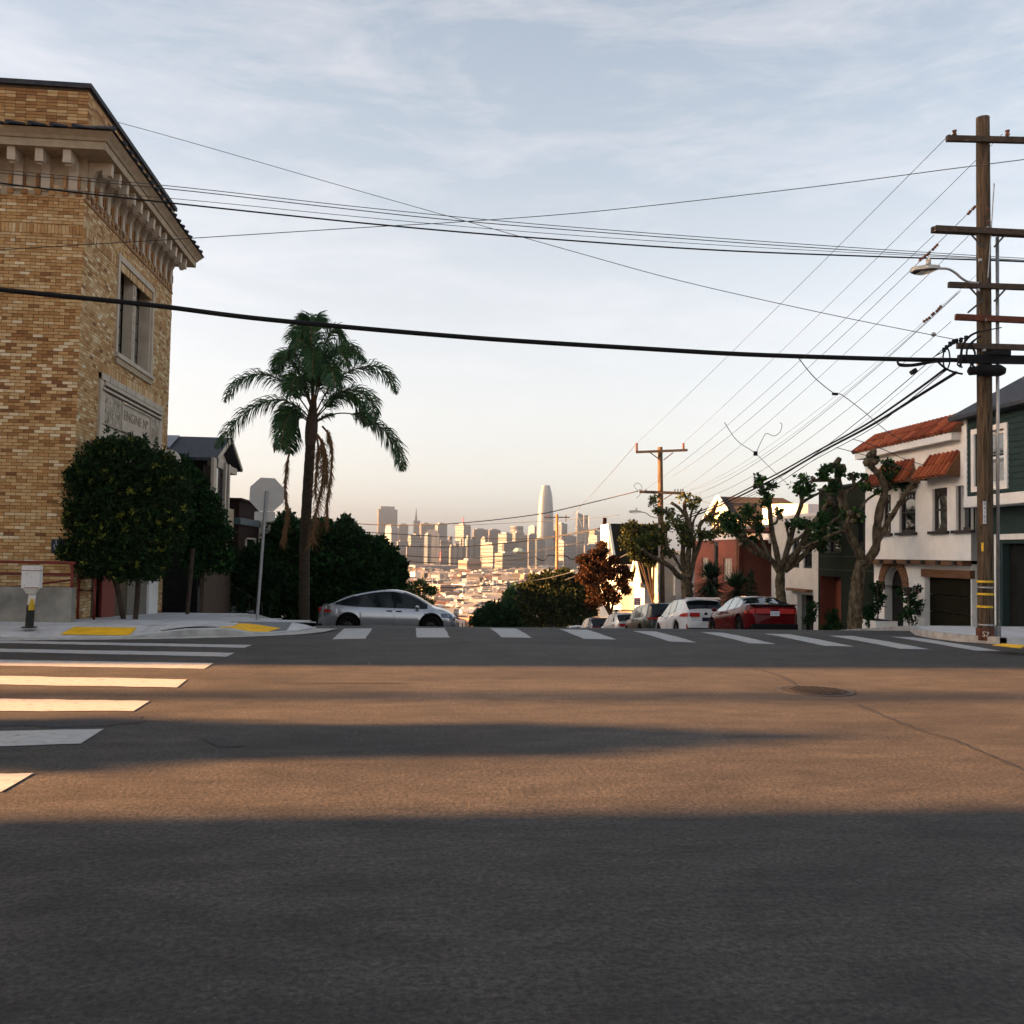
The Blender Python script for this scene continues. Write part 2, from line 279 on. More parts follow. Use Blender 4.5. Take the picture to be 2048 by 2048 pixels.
# ------------------------------------------------------------------ mesh helpers
def link(o, parent=None, label=None, cat=None, group=None, kind=None):
    if o.name not in COL.objects: COL.objects.link(o)
    if parent is not None: o.parent = parent
    if label: o['label'] = label
    if cat: o['category'] = cat
    if group: o['group'] = group
    if kind: o['kind'] = kind
    return o
def thing(name, label, cat, loc=(0, 0, 0), rz=0, group=None):
    o = bpy.data.objects.new(name, None); o.empty_display_size = .2
    o.location = loc; o.rotation_euler = (0, 0, rz)
    return link(o, None, label, cat, group)
class MB:
    def __init__(s): s.v = []; s.f = []; s.m = []; s.t = []
    def add(s, vs, fs, mi=0, tone=.5):
        b = len(s.v); s.v += [tuple(v) for v in vs]
        for f in fs: s.f.append(tuple(b+i for i in f)); s.m.append(mi); s.t.append(tone)
    def box(s, x0, x1, y0, y1, z0, z1, mi=0, tone=.5):
        if x0 > x1: x0, x1 = x1, x0
        if y0 > y1: y0, y1 = y1, y0
        if z0 > z1: z0, z1 = z1, z0
        v = [(x, y, z) for z in (z0, z1) for y in (y0, y1) for x in (x0, x1)]
        s.add(v, [(0, 2, 3, 1), (4, 5, 7, 6), (0, 1, 5, 4), (2, 6, 7, 3), (0, 4, 6, 2), (1, 3, 7, 5)], mi, tone); return s
    def obox(s, c, size, rz=0, mi=0, tone=.5, mt=None):
        hx, hy, hz = [a/2 for a in size]
        rm = mt if mt is not None else Matrix.Rotation(rz, 3, 'Z')
        v = [Vector(c)+rm @ Vector((x, y, z)) for z in (-hz, hz) for y in (-hy, hy) for x in (-hx, hx)]
        s.add(v, [(0, 2, 3, 1), (4, 5, 7, 6), (0, 1, 5, 4), (2, 6, 7, 3), (0, 4, 6, 2), (1, 3, 7, 5)], mi, tone); return s
    def bar(s, a, b, w, h=None, mi=0, tone=.5):
        a = Vector(a); b = Vector(b); d = (b-a); L = d.length
        if L < 1e-6: return s
        q = d.to_track_quat('X', 'Z').to_matrix()
        return s.obox((a+b)/2, (L, w, h or w), 0, mi, tone, q)
    def tube(s, pts, rad, n=6, mi=0, tone=.5, cap=True):
        pts = [Vector(p) for p in pts]
        if not hasattr(rad, '__len__'): rad = [rad]*len(pts)
        up = Vector((0, 0, 1)); rings = []; prev = None
        for i, p in enumerate(pts):
            d = (pts[min(i+1, len(pts)-1)]-pts[max(i-1, 0)])
            if d.length < 1e-9: d = Vector((0, 0, 1))
            d.normalize()
            if prev is None:
                a = d.cross(up if abs(d.z) < .9 else Vector((1, 0, 0))).normalized()
            else:
                a = (prev-d*prev.dot(d)).normalized()
            prev = a; b = d.cross(a)
            rings.append([p+(a*math.cos(2*math.pi*k/n)+b*math.sin(2*math.pi*k/n))*rad[i] for k in range(n)])
        vs = [v for r in rings for v in r]; fs = []
        for i in range(len(rings)-1):
            for k in range(n):
                fs.append((i*n+k, i*n+(k+1) % n, (i+1)*n+(k+1) % n, (i+1)*n+k))
        if cap:
            fs.append(tuple(range(n-1, -1, -1))); fs.append(tuple((len(rings)-1)*n+k for k in range(n)))
        s.add(vs, fs, mi, tone); return s
    def blob(s, c, r, mi=0, tone=.5, nu=8, nv=6, jit=0):
        c = Vector(c); r = Vector(r) if hasattr(r, '__len__') else Vector((r, r, r)); vs = [c+Vector((0, 0, r.z))]
        for j in range(1, nv):
            th = math.pi*j/nv
            for i in range(nu):
                ph = 2*math.pi*i/nu; k = 1+random.uniform(-jit, jit)
                vs.append(c+Vector((r.x*math.sin(th)*math.cos(ph)*k, r.y*math.sin(th)*math.sin(ph)*k, r.z*math.cos(th)*k)))
        vs.append(c-Vector((0, 0, r.z))); fs = []
        for i in range(nu): fs.append((0, 1+i, 1+(i+1) % nu))
        for j in range(nv-2):
            for i in range(nu):
                a = 1+j*nu; fs.append((a+i, a+nu+i, a+nu+(i+1) % nu, a+(i+1) % nu))
        e = len(vs)-1; a = 1+(nv-2)*nu
        for i in range(nu): fs.append((e, a+(i+1) % nu, a+i))
        s.add(vs, fs, mi, tone); return s
    def prism(s, poly, dirv, mi=0, tone=.5):
        """polygon (list of 3-d points) pushed along dirv"""
        n = len(poly); a = [Vector(p) for p in poly]; b = [p+Vector(dirv) for p in a]
        fs = [tuple(range(n)), tuple(range(2*n-1, n-1, -1))]+[(i, (i+1) % n, n+(i+1) % n, n+i) for i in range(n)]
        s.add(a+b, fs, mi, tone); return s
    def build(s, name, mats, parent=None, label=None, cat=None, group=None, kind=None, smooth=False, recalc=True):
        me = bpy.data.meshes.new(name); me.from_pydata([tuple(v) for v in s.v], [], s.f)
        if not isinstance(mats, (list, tuple)): mats = [mats]
        for m in mats: me.materials.append(m)
        if len(mats) > 1: me.polygons.foreach_set('material_index', s.m)
        a = me.attributes.new('tone', 'FLOAT', 'FACE'); a.data.foreach_set('value', s.t)
        if recalc:
            bm = bmesh.new(); bm.from_mesh(me); bmesh.ops.recalc_face_normals(bm, faces=bm.faces); bm.to_mesh(me); bm.free()
        if smooth: me.polygons.foreach_set('use_smooth', [True]*len(me.polygons))
        me.update()
        return link(bpy.data.objects.new(name, me), parent, label, cat, group, kind)
def leaves(name, clumps, m, parent=None, size=.12, dens=1.0, aspect=.55, up=.25, shell=.35, kind=None, tmax=1.0):
    """clumps: (centre, (rx,ry,rz), count); each leaf is one folded pair of faces"""
    P = []; T = []
    for c, r, n in clumps:
        n = int(n*dens)
        d = rng.normal(size=(n, 3)); d /= np.linalg.norm(d, axis=1)[:, None]
        rad = (shell+(1-shell)*rng.random(n)**.55)[:, None]
        rad = rad*(1+.13*np.sin(d[:, :1]*5+d[:, 1:2]*7)+.10*rng.random((n, 1)))
        P.append(np.array(c)+d*rad*np.array(r)); T.append(rng.random(n)*tmax)
    P = np.concatenate(P); T = np.concatenate(T); n = len(P)
    a = rng.normal(size=(n, 3)); a[:, 2] += up; a /= np.linalg.norm(a, axis=1)[:, None]
    b = np.cross(a, rng.normal(size=(n, 3))); b /= np.linalg.norm(b, axis=1)[:, None]
    L = size*(.6+.8*rng.random(n))[:, None]; Wd = L*aspect
    v = np.stack([P, P+a*L*.5+b*Wd*.5, P+a*L, P+a*L*.5-b*Wd*.5], 1).reshape(-1, 3)
    me = bpy.data.meshes.new(name); me.vertices.add(4*n); me.vertices.foreach_set('co', v.astype('f').ravel())
    me.loops.add(4*n); me.loops.foreach_set('vertex_index', np.arange(4*n, dtype='i'))
    me.polygons.add(n); me.polygons.foreach_set('loop_start', np.arange(0, 4*n, 4, dtype='i')); me.polygons.foreach_set('loop_total', np.full(n, 4, dtype='i'))
    me.materials.append(m); at = me.attributes.new('tone', 'FLOAT', 'FACE'); at.data.foreach_set('value', T.astype('f'))
    me.update(calc_edges=True); me.validate()
    return link(bpy.data.objects.new(name, me), parent, kind=kind)
def text_mesh(name, body, size, m, parent, mw, depth=.004, align='CENTER'):
    cu = bpy.data.curves.new(name, 'FONT'); cu.body = body; cu.size = size; cu.extrude = depth; cu.align_x = align; cu.align_y = 'CENTER'
    tmp = bpy.data.objects.new(name+'_tmp', cu); COL.objects.link(tmp)
    dg = bpy.context.evaluated_depsgraph_get(); me = bpy.data.meshes.new_from_object(tmp.evaluated_get(dg))
    bpy.data.objects.remove(tmp); me.materials.clear(); me.materials.append(m); me.transform(mw)
    return link(bpy.data.objects.new(name, me), parent)
def smooth_path(pts, n=6):
    pts = [Vector(p) for p in pts]; out = []
    for i in range(len(pts)-1):
        p0 = pts[max(i-1, 0)]; p1 = pts[i]; p2 = pts[i+1]; p3 = pts[min(i+2, len(pts)-1)]
        for k in range(n):
            t = k/n
            out.append(.5*((2*p1)+(p2-p0)*t+(2*p0-5*p1+4*p2-p3)*t*t+(3*p1-p0-3*p2+p3)*t**3))
    out.append(pts[-1]); return out

# ================================================================== SETTING: ground, road, pavements
def strip_sheet(name, xs_fn, ys, dz, m, kind='structure', parent=None):
    mb = MB(); rows = []
    for y in ys:
        xs = xs_fn(y); rows.append([(x, y, G(y)+dz) for x in xs])
    n = len(rows[0]); vs = [p for r in rows for p in r]
    fs = [(i*n+k, i*n+k+1, (i+1)*n+k+1, (i+1)*n+k) for i in range(len(rows)-1) for k in range(n-1)]
    mb.add(vs, fs); return mb.build(name, m, parent, kind=kind)
yl = [-400, -60]+[-20+i for i in range(0, 37)]+[17+i*.35 for i in range(0, 25)]+[26, 30, 40, 60, 90, 130, 200, 300, 430, 437, 445, 600, 900, 1500, 3000, 6000, 12000]
yl = sorted(set(round(y, 3) for y in yl))
strip_sheet('ground', lambda y: [-5000, -1500, -400, -100, -30, 0, 30, 100, 400, 1500, 5000], yl, -.03, MT['terrain'])
road = MB()
def grid(mb, x0, x1, nx, ys, dz):
    vs = [(x0+(x1-x0)*k/nx, y, G(y)+dz) for y in ys for k in range(nx+1)]; n = nx+1
    mb.add(vs, [(i*n+k, i*n+k+1, (i+1)*n+k+1, (i+1)*n+k) for i in range(len(ys)-1) for k in range(nx)])
grid(road, -95, 95, 38, [-18+i*.7 for i in range(51)]+[17.3+.3*i for i in range(10)]+[20.2], 0)
grid(road, -4.6, 13.2, 8, [20.2+.3*i for i in range(14)]+[24.6, 28, 34, 40, 60, 100, 160, 240, 400], 0)
ROAD = road.build('road', MT['asphalt'], kind='structure')

def on_road(px, py, h=.006): return atg(px, py, h)
def sheet(name, pts, m, parent, th=0):
    mb = MB()
    if th: mb.prism([(p[0], p[1], p[2]) for p in pts], (0, 0, th))
    else: mb.add(pts, [tuple(range(len(pts)))])
    return mb.build(name, m, parent)
# crosswalk beside the brick building (bars run along the cross street)
left = [(1282, 1286.8, 503.6, 1289.8, 489, 1295.3), (1298, 1304.7, 469.7, 1305.4, 452.8, 1313.2), (1320, 1331.5, 427.4, 1326, 408.7, 1337.3),
        (1352.5, 1369.5, 374.5, 1358.6, 354, 1374.6), (1398, 1422, 300, 1401.4, 267.7, 1421.4), (1461, 1491, 207, 1458, 161, 1487), (1547, 1590, 67, 1546, 3, 1583)]
for i, (yt, yb, xr, yr, xr2, yr2) in enumerate(left):
    a = on_road(xr, yr); b = on_road(xr2, yr2)
    if i < 6: c = on_road(45, yb); d = on_road(45, yt)
    else: c = Vector((b.x-1, b.y, b.z)); d = Vector((a.x-1, a.y, a.z))
    dv = (d-a).normalized(); cv = (c-b).normalized(); ext = 4.3
    mb = MB(); N = 26; top = []; bot = []
    for k in range(N+1):
        t = k/N; j = .018
        top.append(a+dv*ext*t+Vector((0, random.uniform(-j, j), 0))); bot.append(b+cv*ext*t+Vector((0, random.uniform(-j, j), 0)))
    mb.add(top+bot, [(k, k+1, N+2+k, N+1+k) for k in range(N)])
    mb.build('crosswalk_stripe', MT['paint_white'], ROAD)
# one more bar nearer, outside the old picture's left edge
# crosswalk over the downhill street (bars run along the street)
far = [((665, 1278.5), (731, 1277.2)), ((833, 1275), (899, 1275)), ((1004, 1274.6), (1064.8, 1275.7)), ((1167, 1277.7), (1231.7, 1279)), ((1339, 1283), (1393.6, 1285)),
       ((1498, 1286.5), (1551.5, 1288.3)), ((1648, 1291.5), (1707.6, 1293)), ((1801, 1297.6), (1860, 1298.6)), ((1950, 1301), (2002.5, 1302))]
for (l_, r_) in far:
    a = on_road(*l_); b = on_road(*r_); mb = MB(); N = 12; L = []; Rr = []
    for k in range(N+1):
        y = k/N*3.05; j = .012
        L.append((a.x+random.uniform(-j, j), a.y+y, G(a.y+y)+.006)); Rr.append((b.x+random.uniform(-j, j), b.y+y, G(b.y+y)+.006))
    mb.add(L+Rr, [(k, k+1, N+2+k, N+1+k) for k in range(N)]); mb.build('crosswalk_stripe', MT['paint_white'], ROAD)
# asphalt repairs, seam, manhole
def irregular(cx, cy, rx, ry, n=18, a0=.25):
    c = on_road(cx, cy, .004); return [(c.x+rx*math.cos(2*math.pi*k/n)*(1+random.uniform(-a0, a0)), c.y+ry*math.sin(2*math.pi*k/n)*(1+random.uniform(-a0, a0)), .004) for k in range(n)]
sheet('asphalt_patch', irregular(118, 1441, .85, .32), MT['patch'], ROAD)
sheet('asphalt_patch', irregular(665, 1365, .75, .07), MT['patch'], ROAD)
sheet('asphalt_patch', [on_road(x, y, .005) for x, y in ((398, 1474), (448, 1476), (489, 1492), (440, 1494))], MT['patch'], ROAD)
seam = MB(); sp = smooth_path([on_road(x, y, .005) for x, y in ((1516, 1338), (1560, 1352), (1594, 1370))], 8)
sp2 = smooth_path([on_road(x, y, .005) for x, y in ((1709, 1406), (1760, 1428), (1840, 1460), (1900, 1477), (1960, 1502), (2060, 1545))], 10)
for path in (sp, sp2):
    for i in range(len(path)-1):
        a, b = path[i], path[i+1]; d = (b-a).normalized(); nrm = Vector((-d.y, d.x, 0))*.016*(1+.5*math.sin(i*1.7))
        seam.add([a-nrm, a+nrm, b+nrm, b-nrm], [(0, 1, 2, 3)])
seam.build('tar_seam', MT['tar'], ROAD)
mc = on_road(1630, 1382, .0); mh = MB(); rr = .40
mh.tube([(mc.x, mc.y, .002), (mc.x, mc.y, .010)], rr, 40)
mh.tube([(mc.x, mc.y, .010), (mc.x, mc.y, .016)], rr*.86, 40)
for i in range(-7, 8):
    for j in range(-7, 8):
        x, y = i*.046, j*.046
        if x*x+y*y < (.8*rr)**2 and (i+j) % 2 == 0: mh.box(mc.x+x-.016, mc.x+x+.016, mc.y+y-.016, mc.y+y+.016, .015, .023)
mh.build('manhole_cover', MT['iron'], ROAD)
rg = MB(); rg.tube([(mc.x, mc.y, .001), (mc.x, mc.y, .007)], rr*1.14, 40); rg.build('manhole_ring', MT['tar'], ROAD)

# ---------------- left pavement: slabs with open joints
def zl(y):
    if y < 20: return .13
    if y < 27.5: return .13-.044*(y-20)
    return -.2-.108*(y-27.5)
base = MB()
curb = [(-95, 17.25), (-9, 17.25), (-6.7, 17.3), (-5.1, 17.62), (-4.0, 17.95), (-3.2, 18.3), (-2.6, 18.75), (-2.2, 19.3), (-1.98, 20.0)]
def ycurb(x):
    for (x0, y0), (x1, y1) in zip(curb, curb[1:]):
        if x0 <= x <= x1: return y0+(y1-y0)*(x-x0)/(x1-x0)
    return 20
def hc(x):
    """kerb height along the corner: dropped at the two ramps"""
    tab = [(-95, .13), (-8.5, .07), (-7.2, .05), (-6.9, .018), (-5.1, .018), (-4.75, .06), (-4.2, .13), (-3.4, .13), (-3.1, .05), (-2.85, .02), (-2.3, .02), (-1.98, .03)]
    for (a, b), (c, d) in zip(tab, tab[1:]):
        if x <= c: return b+(d-b)*(x-a)/(c-a)
    return .03
def zp(x, y): t = min(1, max(0, (y-ycurb(x)-.14)/.95)); return hc(x)+(.13-hc(x))*t
# body of the pavement: front part + the strip down the hill
xs = [-95, -40, -20, -12]+[-9+.25*i for i in range(28)]+[-1.98]; NT = 8
g = [[(x, ycurb(x)+(20-ycurb(x))*t/NT, zp(x, ycurb(x)+(20-ycurb(x))*t/NT)-.012) for x in xs] for t in range(NT+1)]
fb = [(x, ycurb(x)-.0, -.03) for x in xs]; n = len(xs)
base.add([p for r in g for p in r]+fb, [(r*n+i, r*n+i+1, (r+1)*n+i+1, (r+1)*n+i) for r in range(NT) for i in range(n-1)]+[((NT+1)*n+i, (NT+1)*n+i+1, i+1, i) for i in range(n-1)])
ys = [20, 20.6, 21.4, 22.4, 24, 27.5, 32, 40, 60, 100, 200]; xc = [-1.98, -2.05, -2.5, -3.4, -4.4, -4.4, -4.4, -4.4, -4.4, -4.4, -4.4]
a = [(x, y, zl(y)-.012) for x, y in zip(xc, ys)]; b = [(-30, y, zl(y)-.012) for y in ys]; c = [(x, y, G(y)-.05) for x, y in zip(xc, ys)]
n = len(ys); base.add(a+b+c, [(i, i+1, n+i+1, n+i) for i in range(n-1)]+[(2*n+i, 2*n+i+1, i+1, i) for i in range(n-1)])
PAVE = base.build('pavement', MT['gutter'], kind='structure')
random.seed(3)
x = -11.0
while x < -2.3:                                    # slabs of the front row and the row behind
    x1 = min(x+1.22, -2.05); xb_ = x1-.015
    for (ya, yb) in ((None, 18.75), (18.77, 19.98)):
        fa = lambda q: (ycurb(q)+.15) if ya is None else max(ya, ycurb(q)+.15)
        if min(fa(x), fa(xb_)) > yb-.1: continue
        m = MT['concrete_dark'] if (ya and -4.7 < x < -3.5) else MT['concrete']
        mb = MB(); NX, NY = 5, 4; P_ = []
        for j in range(NY+1):
            for i in range(NX+1):
                q = x+(xb_-x)*i/NX; y = min(yb, fa(q))+(yb-min(yb, fa(q)))*j/NY; P_.append((q, y, zp(q, y)))
        mb.add(P_, [(j*(NX+1)+i, j*(NX+1)+i+1, (j+1)*(NX+1)+i+1, (j+1)*(NX+1)+i) for j in range(NY) for i in range(NX)])
        mb.build('paving_slab', m, PAVE, recalc=False)
    x = x1
    if x >= -2.06: break
for i in range(6):
    y0 = 20.02+i*1.25; xe = [-2.2, -2.9, -3.9, -4.6, -4.6, -4.6][i]
    xk = -6.9
    while xk < xe-.4:
        x1 = min(xk+1.3, xe); mb = MB()
        mb.prism([(xk, y0, zl(y0)-.008), (x1-.015, y0, zl(y0)-.008), (x1-.015, y0+1.235, zl(y0+1.235)-.008), (xk, y0+1.235, zl(y0+1.235)-.008)], (0, 0, .012)); mb.build('paving_slab', MT['concrete'], PAVE); xk = x1
xk = [-20, -14, -11]+[-9+.35*i for i in range(20)]+[-1.98]
for x0, x1 in zip(xk, xk[1:]):                     # kerb stones
    kb = MB(); x1_ = x1-.01; y0, y1 = ycurb(x0), ycurb(x1_)
    kb.add([(x0, y0, -.03), (x1_, y1, -.03), (x1_, y1+.14, -.03), (x0, y0+.14, -.03), (x0, y0+.012, hc(x0)+.004), (x1_, y1+.012, hc(x1_)+.004), (x1_, y1+.145, hc(x1_)+.006), (x0, y0+.145, hc(x0)+.006)], [(0, 1, 5, 4), (1, 2, 6, 5), (2, 3, 7, 6), (3, 0, 4, 7), (4, 5, 6, 7)])
    kb.build('kerb_stone', MT['concrete'], PAVE)
kr = MB(); kr.box(-9, -7.1, 17.232, 17.247, 0, .055); kr.build('red_kerb_paint', MT['kerb_red'], PAVE)
gt = MB(); g0 = [(x, y-.02, .004) for x, y in curb[1:]]; g1 = [(x+.18*(i/7), y-.42, .004) for i, (x, y) in enumerate(curb[1:])]
g1[-1] = (-1.55, 20.0, .004); g1[-2] = (-1.75, 19.1, .004); g1[-3] = (-2.25, 18.4, .004)
n = len(g0); gt.add(g0+g1, [(i, i+1, n+i+1, n+i) for i in range(n-1)]); gt.build('gutter', MT['gutter'], PAVE)
def pad(pts):
    """ramp pad laid on the sloping slab: corners found where the sight line meets the pavement"""
    q = []
    for px, py in pts:
        v = ray(px, py); t = 12.0
        while t < 24:
            p = CAM+v*t
            if p.y > ycurb(p.x)+.05 and p.z <= zp(p.x, p.y): break
            t += .01
        q.append(p)
    A, B, C, D = q; mb = MB(); NX, NY = 10, 5
    g_ = [((A*(1-i/NX)+B*(i/NX))*(1-j/NY)+(D*(1-i/NX)+C*(i/NX))*(j/NY)) for j in range(NY+1) for i in range(NX+1)]
    mb.add([(p.x, p.y, zp(p.x, p.y)+.010) for p in g_], [(j*(NX+1)+i, j*(NX+1)+i+1, (j+1)*(NX+1)+i+1, (j+1)*(NX+1)+i) for j in range(NY) for i in range(NX)])
    ob = mb.build('tactile_paving', MT['yellow_pad'], PAVE, recalc=False); dm = MB()
    for i in range(1, 24):
        for j in range(1, 12):
            u, v = i/24, j/12; p = (A*(1-u)+B*u)*(1-v)+(D*(1-u)+C*u)*v; dm.obox((p.x, p.y, zp(p.x, p.y)+.012), (.024, .024, .008))
    dm.build('truncated_domes', MT['yellow_pad'], ob, kind='stuff')
pad([(120, 1270), (260, 1271), (274, 1256), (148, 1255)])
pad([(440, 1257), (530, 1266), (562, 1257), (452, 1247)])
random.seed(61); lt = MB()                       # gum spots and leaf litter
for _ in range(46):
    x_ = random.uniform(-9, -2.6); y_ = random.uniform(ycurb(x_)+.2, 19.9); r_ = random.uniform(.012, .04); z_ = zp(x_, y_)+.003
    lt.add([(x_+r_*math.cos(a*1.05), y_+r_*.8*math.sin(a*1.05), z_) for a in range(6)], [(0, 1, 2, 3, 4, 5)])
lt.build('gum_spots', MT['tar'], PAVE, kind='stuff', recalc=False)
# storm drain mouth under a raised kerb lip
sd = MB(); p0 = atg(322, 1272, .0); p1 = atg(466, 1268, .0)
for k in range(10):
    t0, t1 = k/10, (k+1)/10; A = p0.lerp(p1, t0); B = p0.lerp(p1, t1); h0 = .10+.06*math.sin(math.pi*t0); h1 = .10+.06*math.sin(math.pi*t1)
    sd.add([(A.x, A.y-.06, .0), (B.x, B.y-.06, .0), (B.x, B.y-.06, h1), (A.x, A.y-.06, h0)], [(0, 1, 2, 3)], 0)
    sd.prism([(A.x, A.y-.10, h0), (B.x, B.y-.10, h1), (B.x, B.y+.5, .14), (A.x, A.y+.5, .14)], (0, 0, .035), 1)
for t in (.3, .72):
    A = p0.lerp(p1, t); sd.box(A.x-.025, A.x+.025, A.y-.10, A.y-.07, 0, .13, 2)
sd.build('storm_drain', [MT['black'], MT['concrete'], MT['iron']], PAVE)

# ---------------- right pavement
def zr(y): return G(y)+.13
rp = MB(); xr = {17.6: 11.4, 18.2: 10.9, 19: 10.8, 20: 11.0, 21.5: 11.7, 23: 12.5, 25: 12.8}
ys = [17.6, 18.2, 19, 20, 21.5, 23, 25, 30, 40, 60, 100, 200]; xc = [xr.get(y, 12.8) for y in ys]
a = [(x, y, zr(y)) for x, y in zip(xc, ys)]; b = [(40, y, zr(y)) for y in ys]; c = [(x, y, G(y)-.05) for x, y in zip(xc, ys)]
n = len(ys); rp.add(a+b+c, [(i, i+1, n+i+1, n+i) for i in range(n-1)]+[(2*n+i, 2*n+i+1, i+1, i) for i in range(n-1)])
rp.add([(11.4, 17.6, .13), (95, 17.6, .13), (95, 17.6, -.02), (11.4, 17.6, -.02)], [(0, 1, 2, 3)]); rp.add([(40, 17.6, .13), (95, 17.6, .13), (95, 24, .13), (40, 24, .13)], [(0, 1, 2, 3)])
RPAVE = rp.build('pavement', MT['concrete'], kind='structure')
kk = MB()
for i in range(8):
    x0, y0, x1, y1 = xc[i], ys[i], xc[i+1], ys[i+1]
    kk.prism([(x0-.01, y0, G(y0)-.03), (x1-.01, y1, G(y1)-.03), (x1+.14, y1, G(y1)-.03), (x0+.14, y0, G(y0)-.03)], (0, 0, .172))
kk.build('kerb', MT['gutter'], RPAVE)
mb = MB(); q = [atg(x, y, .14) for x, y in ((1985, 1290), (2040, 1296), (2052, 1291), (2006, 1287))]; mb.prism([(p.x, p.y, .134) for p in q], (0, 0, .01)); mb.build('tactile_paving', MT['yellow_pad'], RPAVE)
for i in range(14):                                # joints between right-hand pavement flags, raised slabs
    y0 = 23+i*1.5; mb = MB(); mb.prism([(12.98, y0, zr(y0)), (15.95, y0, zr(y0)), (15.95, y0+1.48, zr(y0+1.48)), (12.98, y0+1.48, zr(y0+1.48))], (0, 0, .01)); mb.build('paving_slab', MT['concrete'], RPAVE)

# ================================================================== BRICK BUILDING (left corner)
BX, BY0, BY1 = -6.94, 20.2, 27.3
bb = thing('brick_building', 'buff and brown brick corner building with carved stone panel and bracketed cornice', 'building', (BX, BY0, 0))
bb.location = (0, 0, 0)
win_a = atX(238, 521, BX); win_b = atX(298, 744, BX)
wy0, wy1 = win_a.y, win_b.y; wz0 = atX(231.5, 706, BX).z; wz1 = atX(238, 521, BX).z
pa = atX(196.6, 744, BX); pb = atX(321, 810, BX); py0, py1, pz1 = pa.y, pb.y, pa.z; pz0 = 2.3
core = MB()
Z = sorted([-1.5, 11.1, wz0, wz1]); Y = sorted([BY0, BY1, wy0, wy1])
for i in range(3):
    for j in range(3):
        if i == 1 and j == 1: continue
        core.add([(BX, Y[i], Z[j]), (BX, Y[i+1], Z[j]), (BX, Y[i+1], Z[j+1]), (BX, Y[i], Z[j+1])], [(0, 1, 2, 3)])
core.add([(-16, BY0, -1.5), (BX, BY0, -1.5), (BX, BY0, 11.1), (-16, BY0, 11.1)], [(0, 1, 2, 3)])
core.add([(-16, BY1, -1.5), (BX, BY1, -1.5), (BX, BY1, 11.1), (-16, BY1, 11.1)], [(0, 1, 2, 3)])
core.add([(-16, BY0, 10.6), (BX, BY0, 10.6), (BX, BY1, 10.6), (-16, BY1, 10.6)], [(0, 1, 2, 3)])
core.add([(-16, BY0, -1.5), (-16, BY1, -1.5), (-16, BY1, 11.1), (-16, BY0, 11.1)], [(0, 1, 2, 3)])
core.build('wall', MT['mortar'], bb, recalc=False)
# bricks
CH, BL = .0677, .205
door_y0, door_y1 = atX(252, 1190, BX).y, atX(309, 1190, BX).y
HOLES = [(wy0-.13, wy1+.13, wz0-.24, wz1+.14), (py0, py1, -1, pz1), (door_y0, door_y1, -1, 2.4)]
def street_segs(y, l, z):
    segs = [(y, y+l)]
    for a_, b_, c_, d_ in HOLES:
        if not (c_ < z < d_): continue
        out = []
        for s0, s1 in segs:
            if s1 <= a_ or s0 >= b_: out.append((s0, s1)); continue
            if s0 < a_-.03: out.append((s0, a_))
            if s1 > b_+.03: out.append((b_, s1))
        segs = out
    return segs
bj = MB(); loose = []
random.seed(11)
z = -.3; row = 0
while z < 9.0:
    patt = (row % 12 == 0); h = CH
    soldier = abs(z-8.05) < CH*.5
    off = (row % 2)*BL*.5
    # front (towards the crossing)
    xx = BX; first = True
    while xx > -9.6:
        l = BL*(.5 if (first and row % 2) else 1) if not patt else BL*.5
        first = False; tone = min(1, max(0, random.gauss(.54, .19))); d = random.uniform(.010, .017)
        if z > -.1:
            loose.append((xx-l+.005, xx-.005, BY0-d, BY0+.02, z+.005, z+h-.005, tone)) if 1.9 < z < 7.6 and xx > -8.9 else \
                bj.box(xx-l+.005, xx-.005, BY0-d, BY0+.02, z+.005, z+h-.005, 0, tone)
        xx -= l
    # street side
    yy = BY0-.012; first = True
    while yy < BY1-.02:
        l = BL*(.5 if (first and not row % 2) else 1) if not patt else BL*.5
        first = False; l = min(l, BY1-yy)
        for s0, s1 in street_segs(yy, l, z+h/2): bj.box(BX-.02, BX+random.uniform(.010, .017), s0+.004, s1-.005, z+.005, z+h-.005, 0, min(1, max(0, random.gauss(.58, .19))))
        yy += l
    z += h; row += 1
# recessed checker frieze of thin bricks between the brackets + soldier courses
for (z0, z1, st) in ((8.02, 8.2, .07),):
    yy = BY0
    while yy < BY1-.05:
        bj.box(BX-.02, BX+.03, yy+.004, yy+st-.005, z0, z1, 0, random.uniform(.2, .9)); yy += st
    xx = BX
    while xx > -9.6: bj.box(xx-st+.005, xx-.004, BY0-.03, BY0+.02, z0, z1, 0, random.uniform(.2, .9)); xx -= st
yy = wy0-.2
while yy < wy1+.2:
    bj.box(BX-.02, BX+.022, yy+.004, yy+.066, wz1+.08, wz1+.28, 0, random.uniform(.1, .7)); yy += .07
yy = py0-.1
while yy < py1+.1:
    bj.box(BX-.02, BX+.022, yy+.004, yy+.066, pz1+.03, pz1+.23, 0, random.uniform(.3, .9)); yy += .07
z = 10.02
while z < 11.0:                                    # parapet bricks
    yy = BY0-.01
    while yy < BY1: bj.box(BX-.02, BX+.014, yy+.004, min(yy+BL, BY1)-.004, z+.005, z+CH-.005, 0, random.uniform(.1, .7)); yy += BL
    xx = BX
    while xx > -9.4: bj.box(xx-BL+.004, xx-.004, BY0-.014, BY0+.02, z+.005, z+CH-.005, 0, random.uniform(.1, .7)); xx -= BL
    z += CH
bj_loose_extra = []
loose.sort(key=lambda b: (abs((b[4])-4.8)))
full = [b for b in loose if b[1]-b[0] > .18][:300]
fs = set(id(b) for b in full)
for b in loose:
    if id(b) not in fs: bj.box(*b[:6], 0, b[6])
ob = bj.build('brickwork', MT['brick'], bb, kind='stuff')
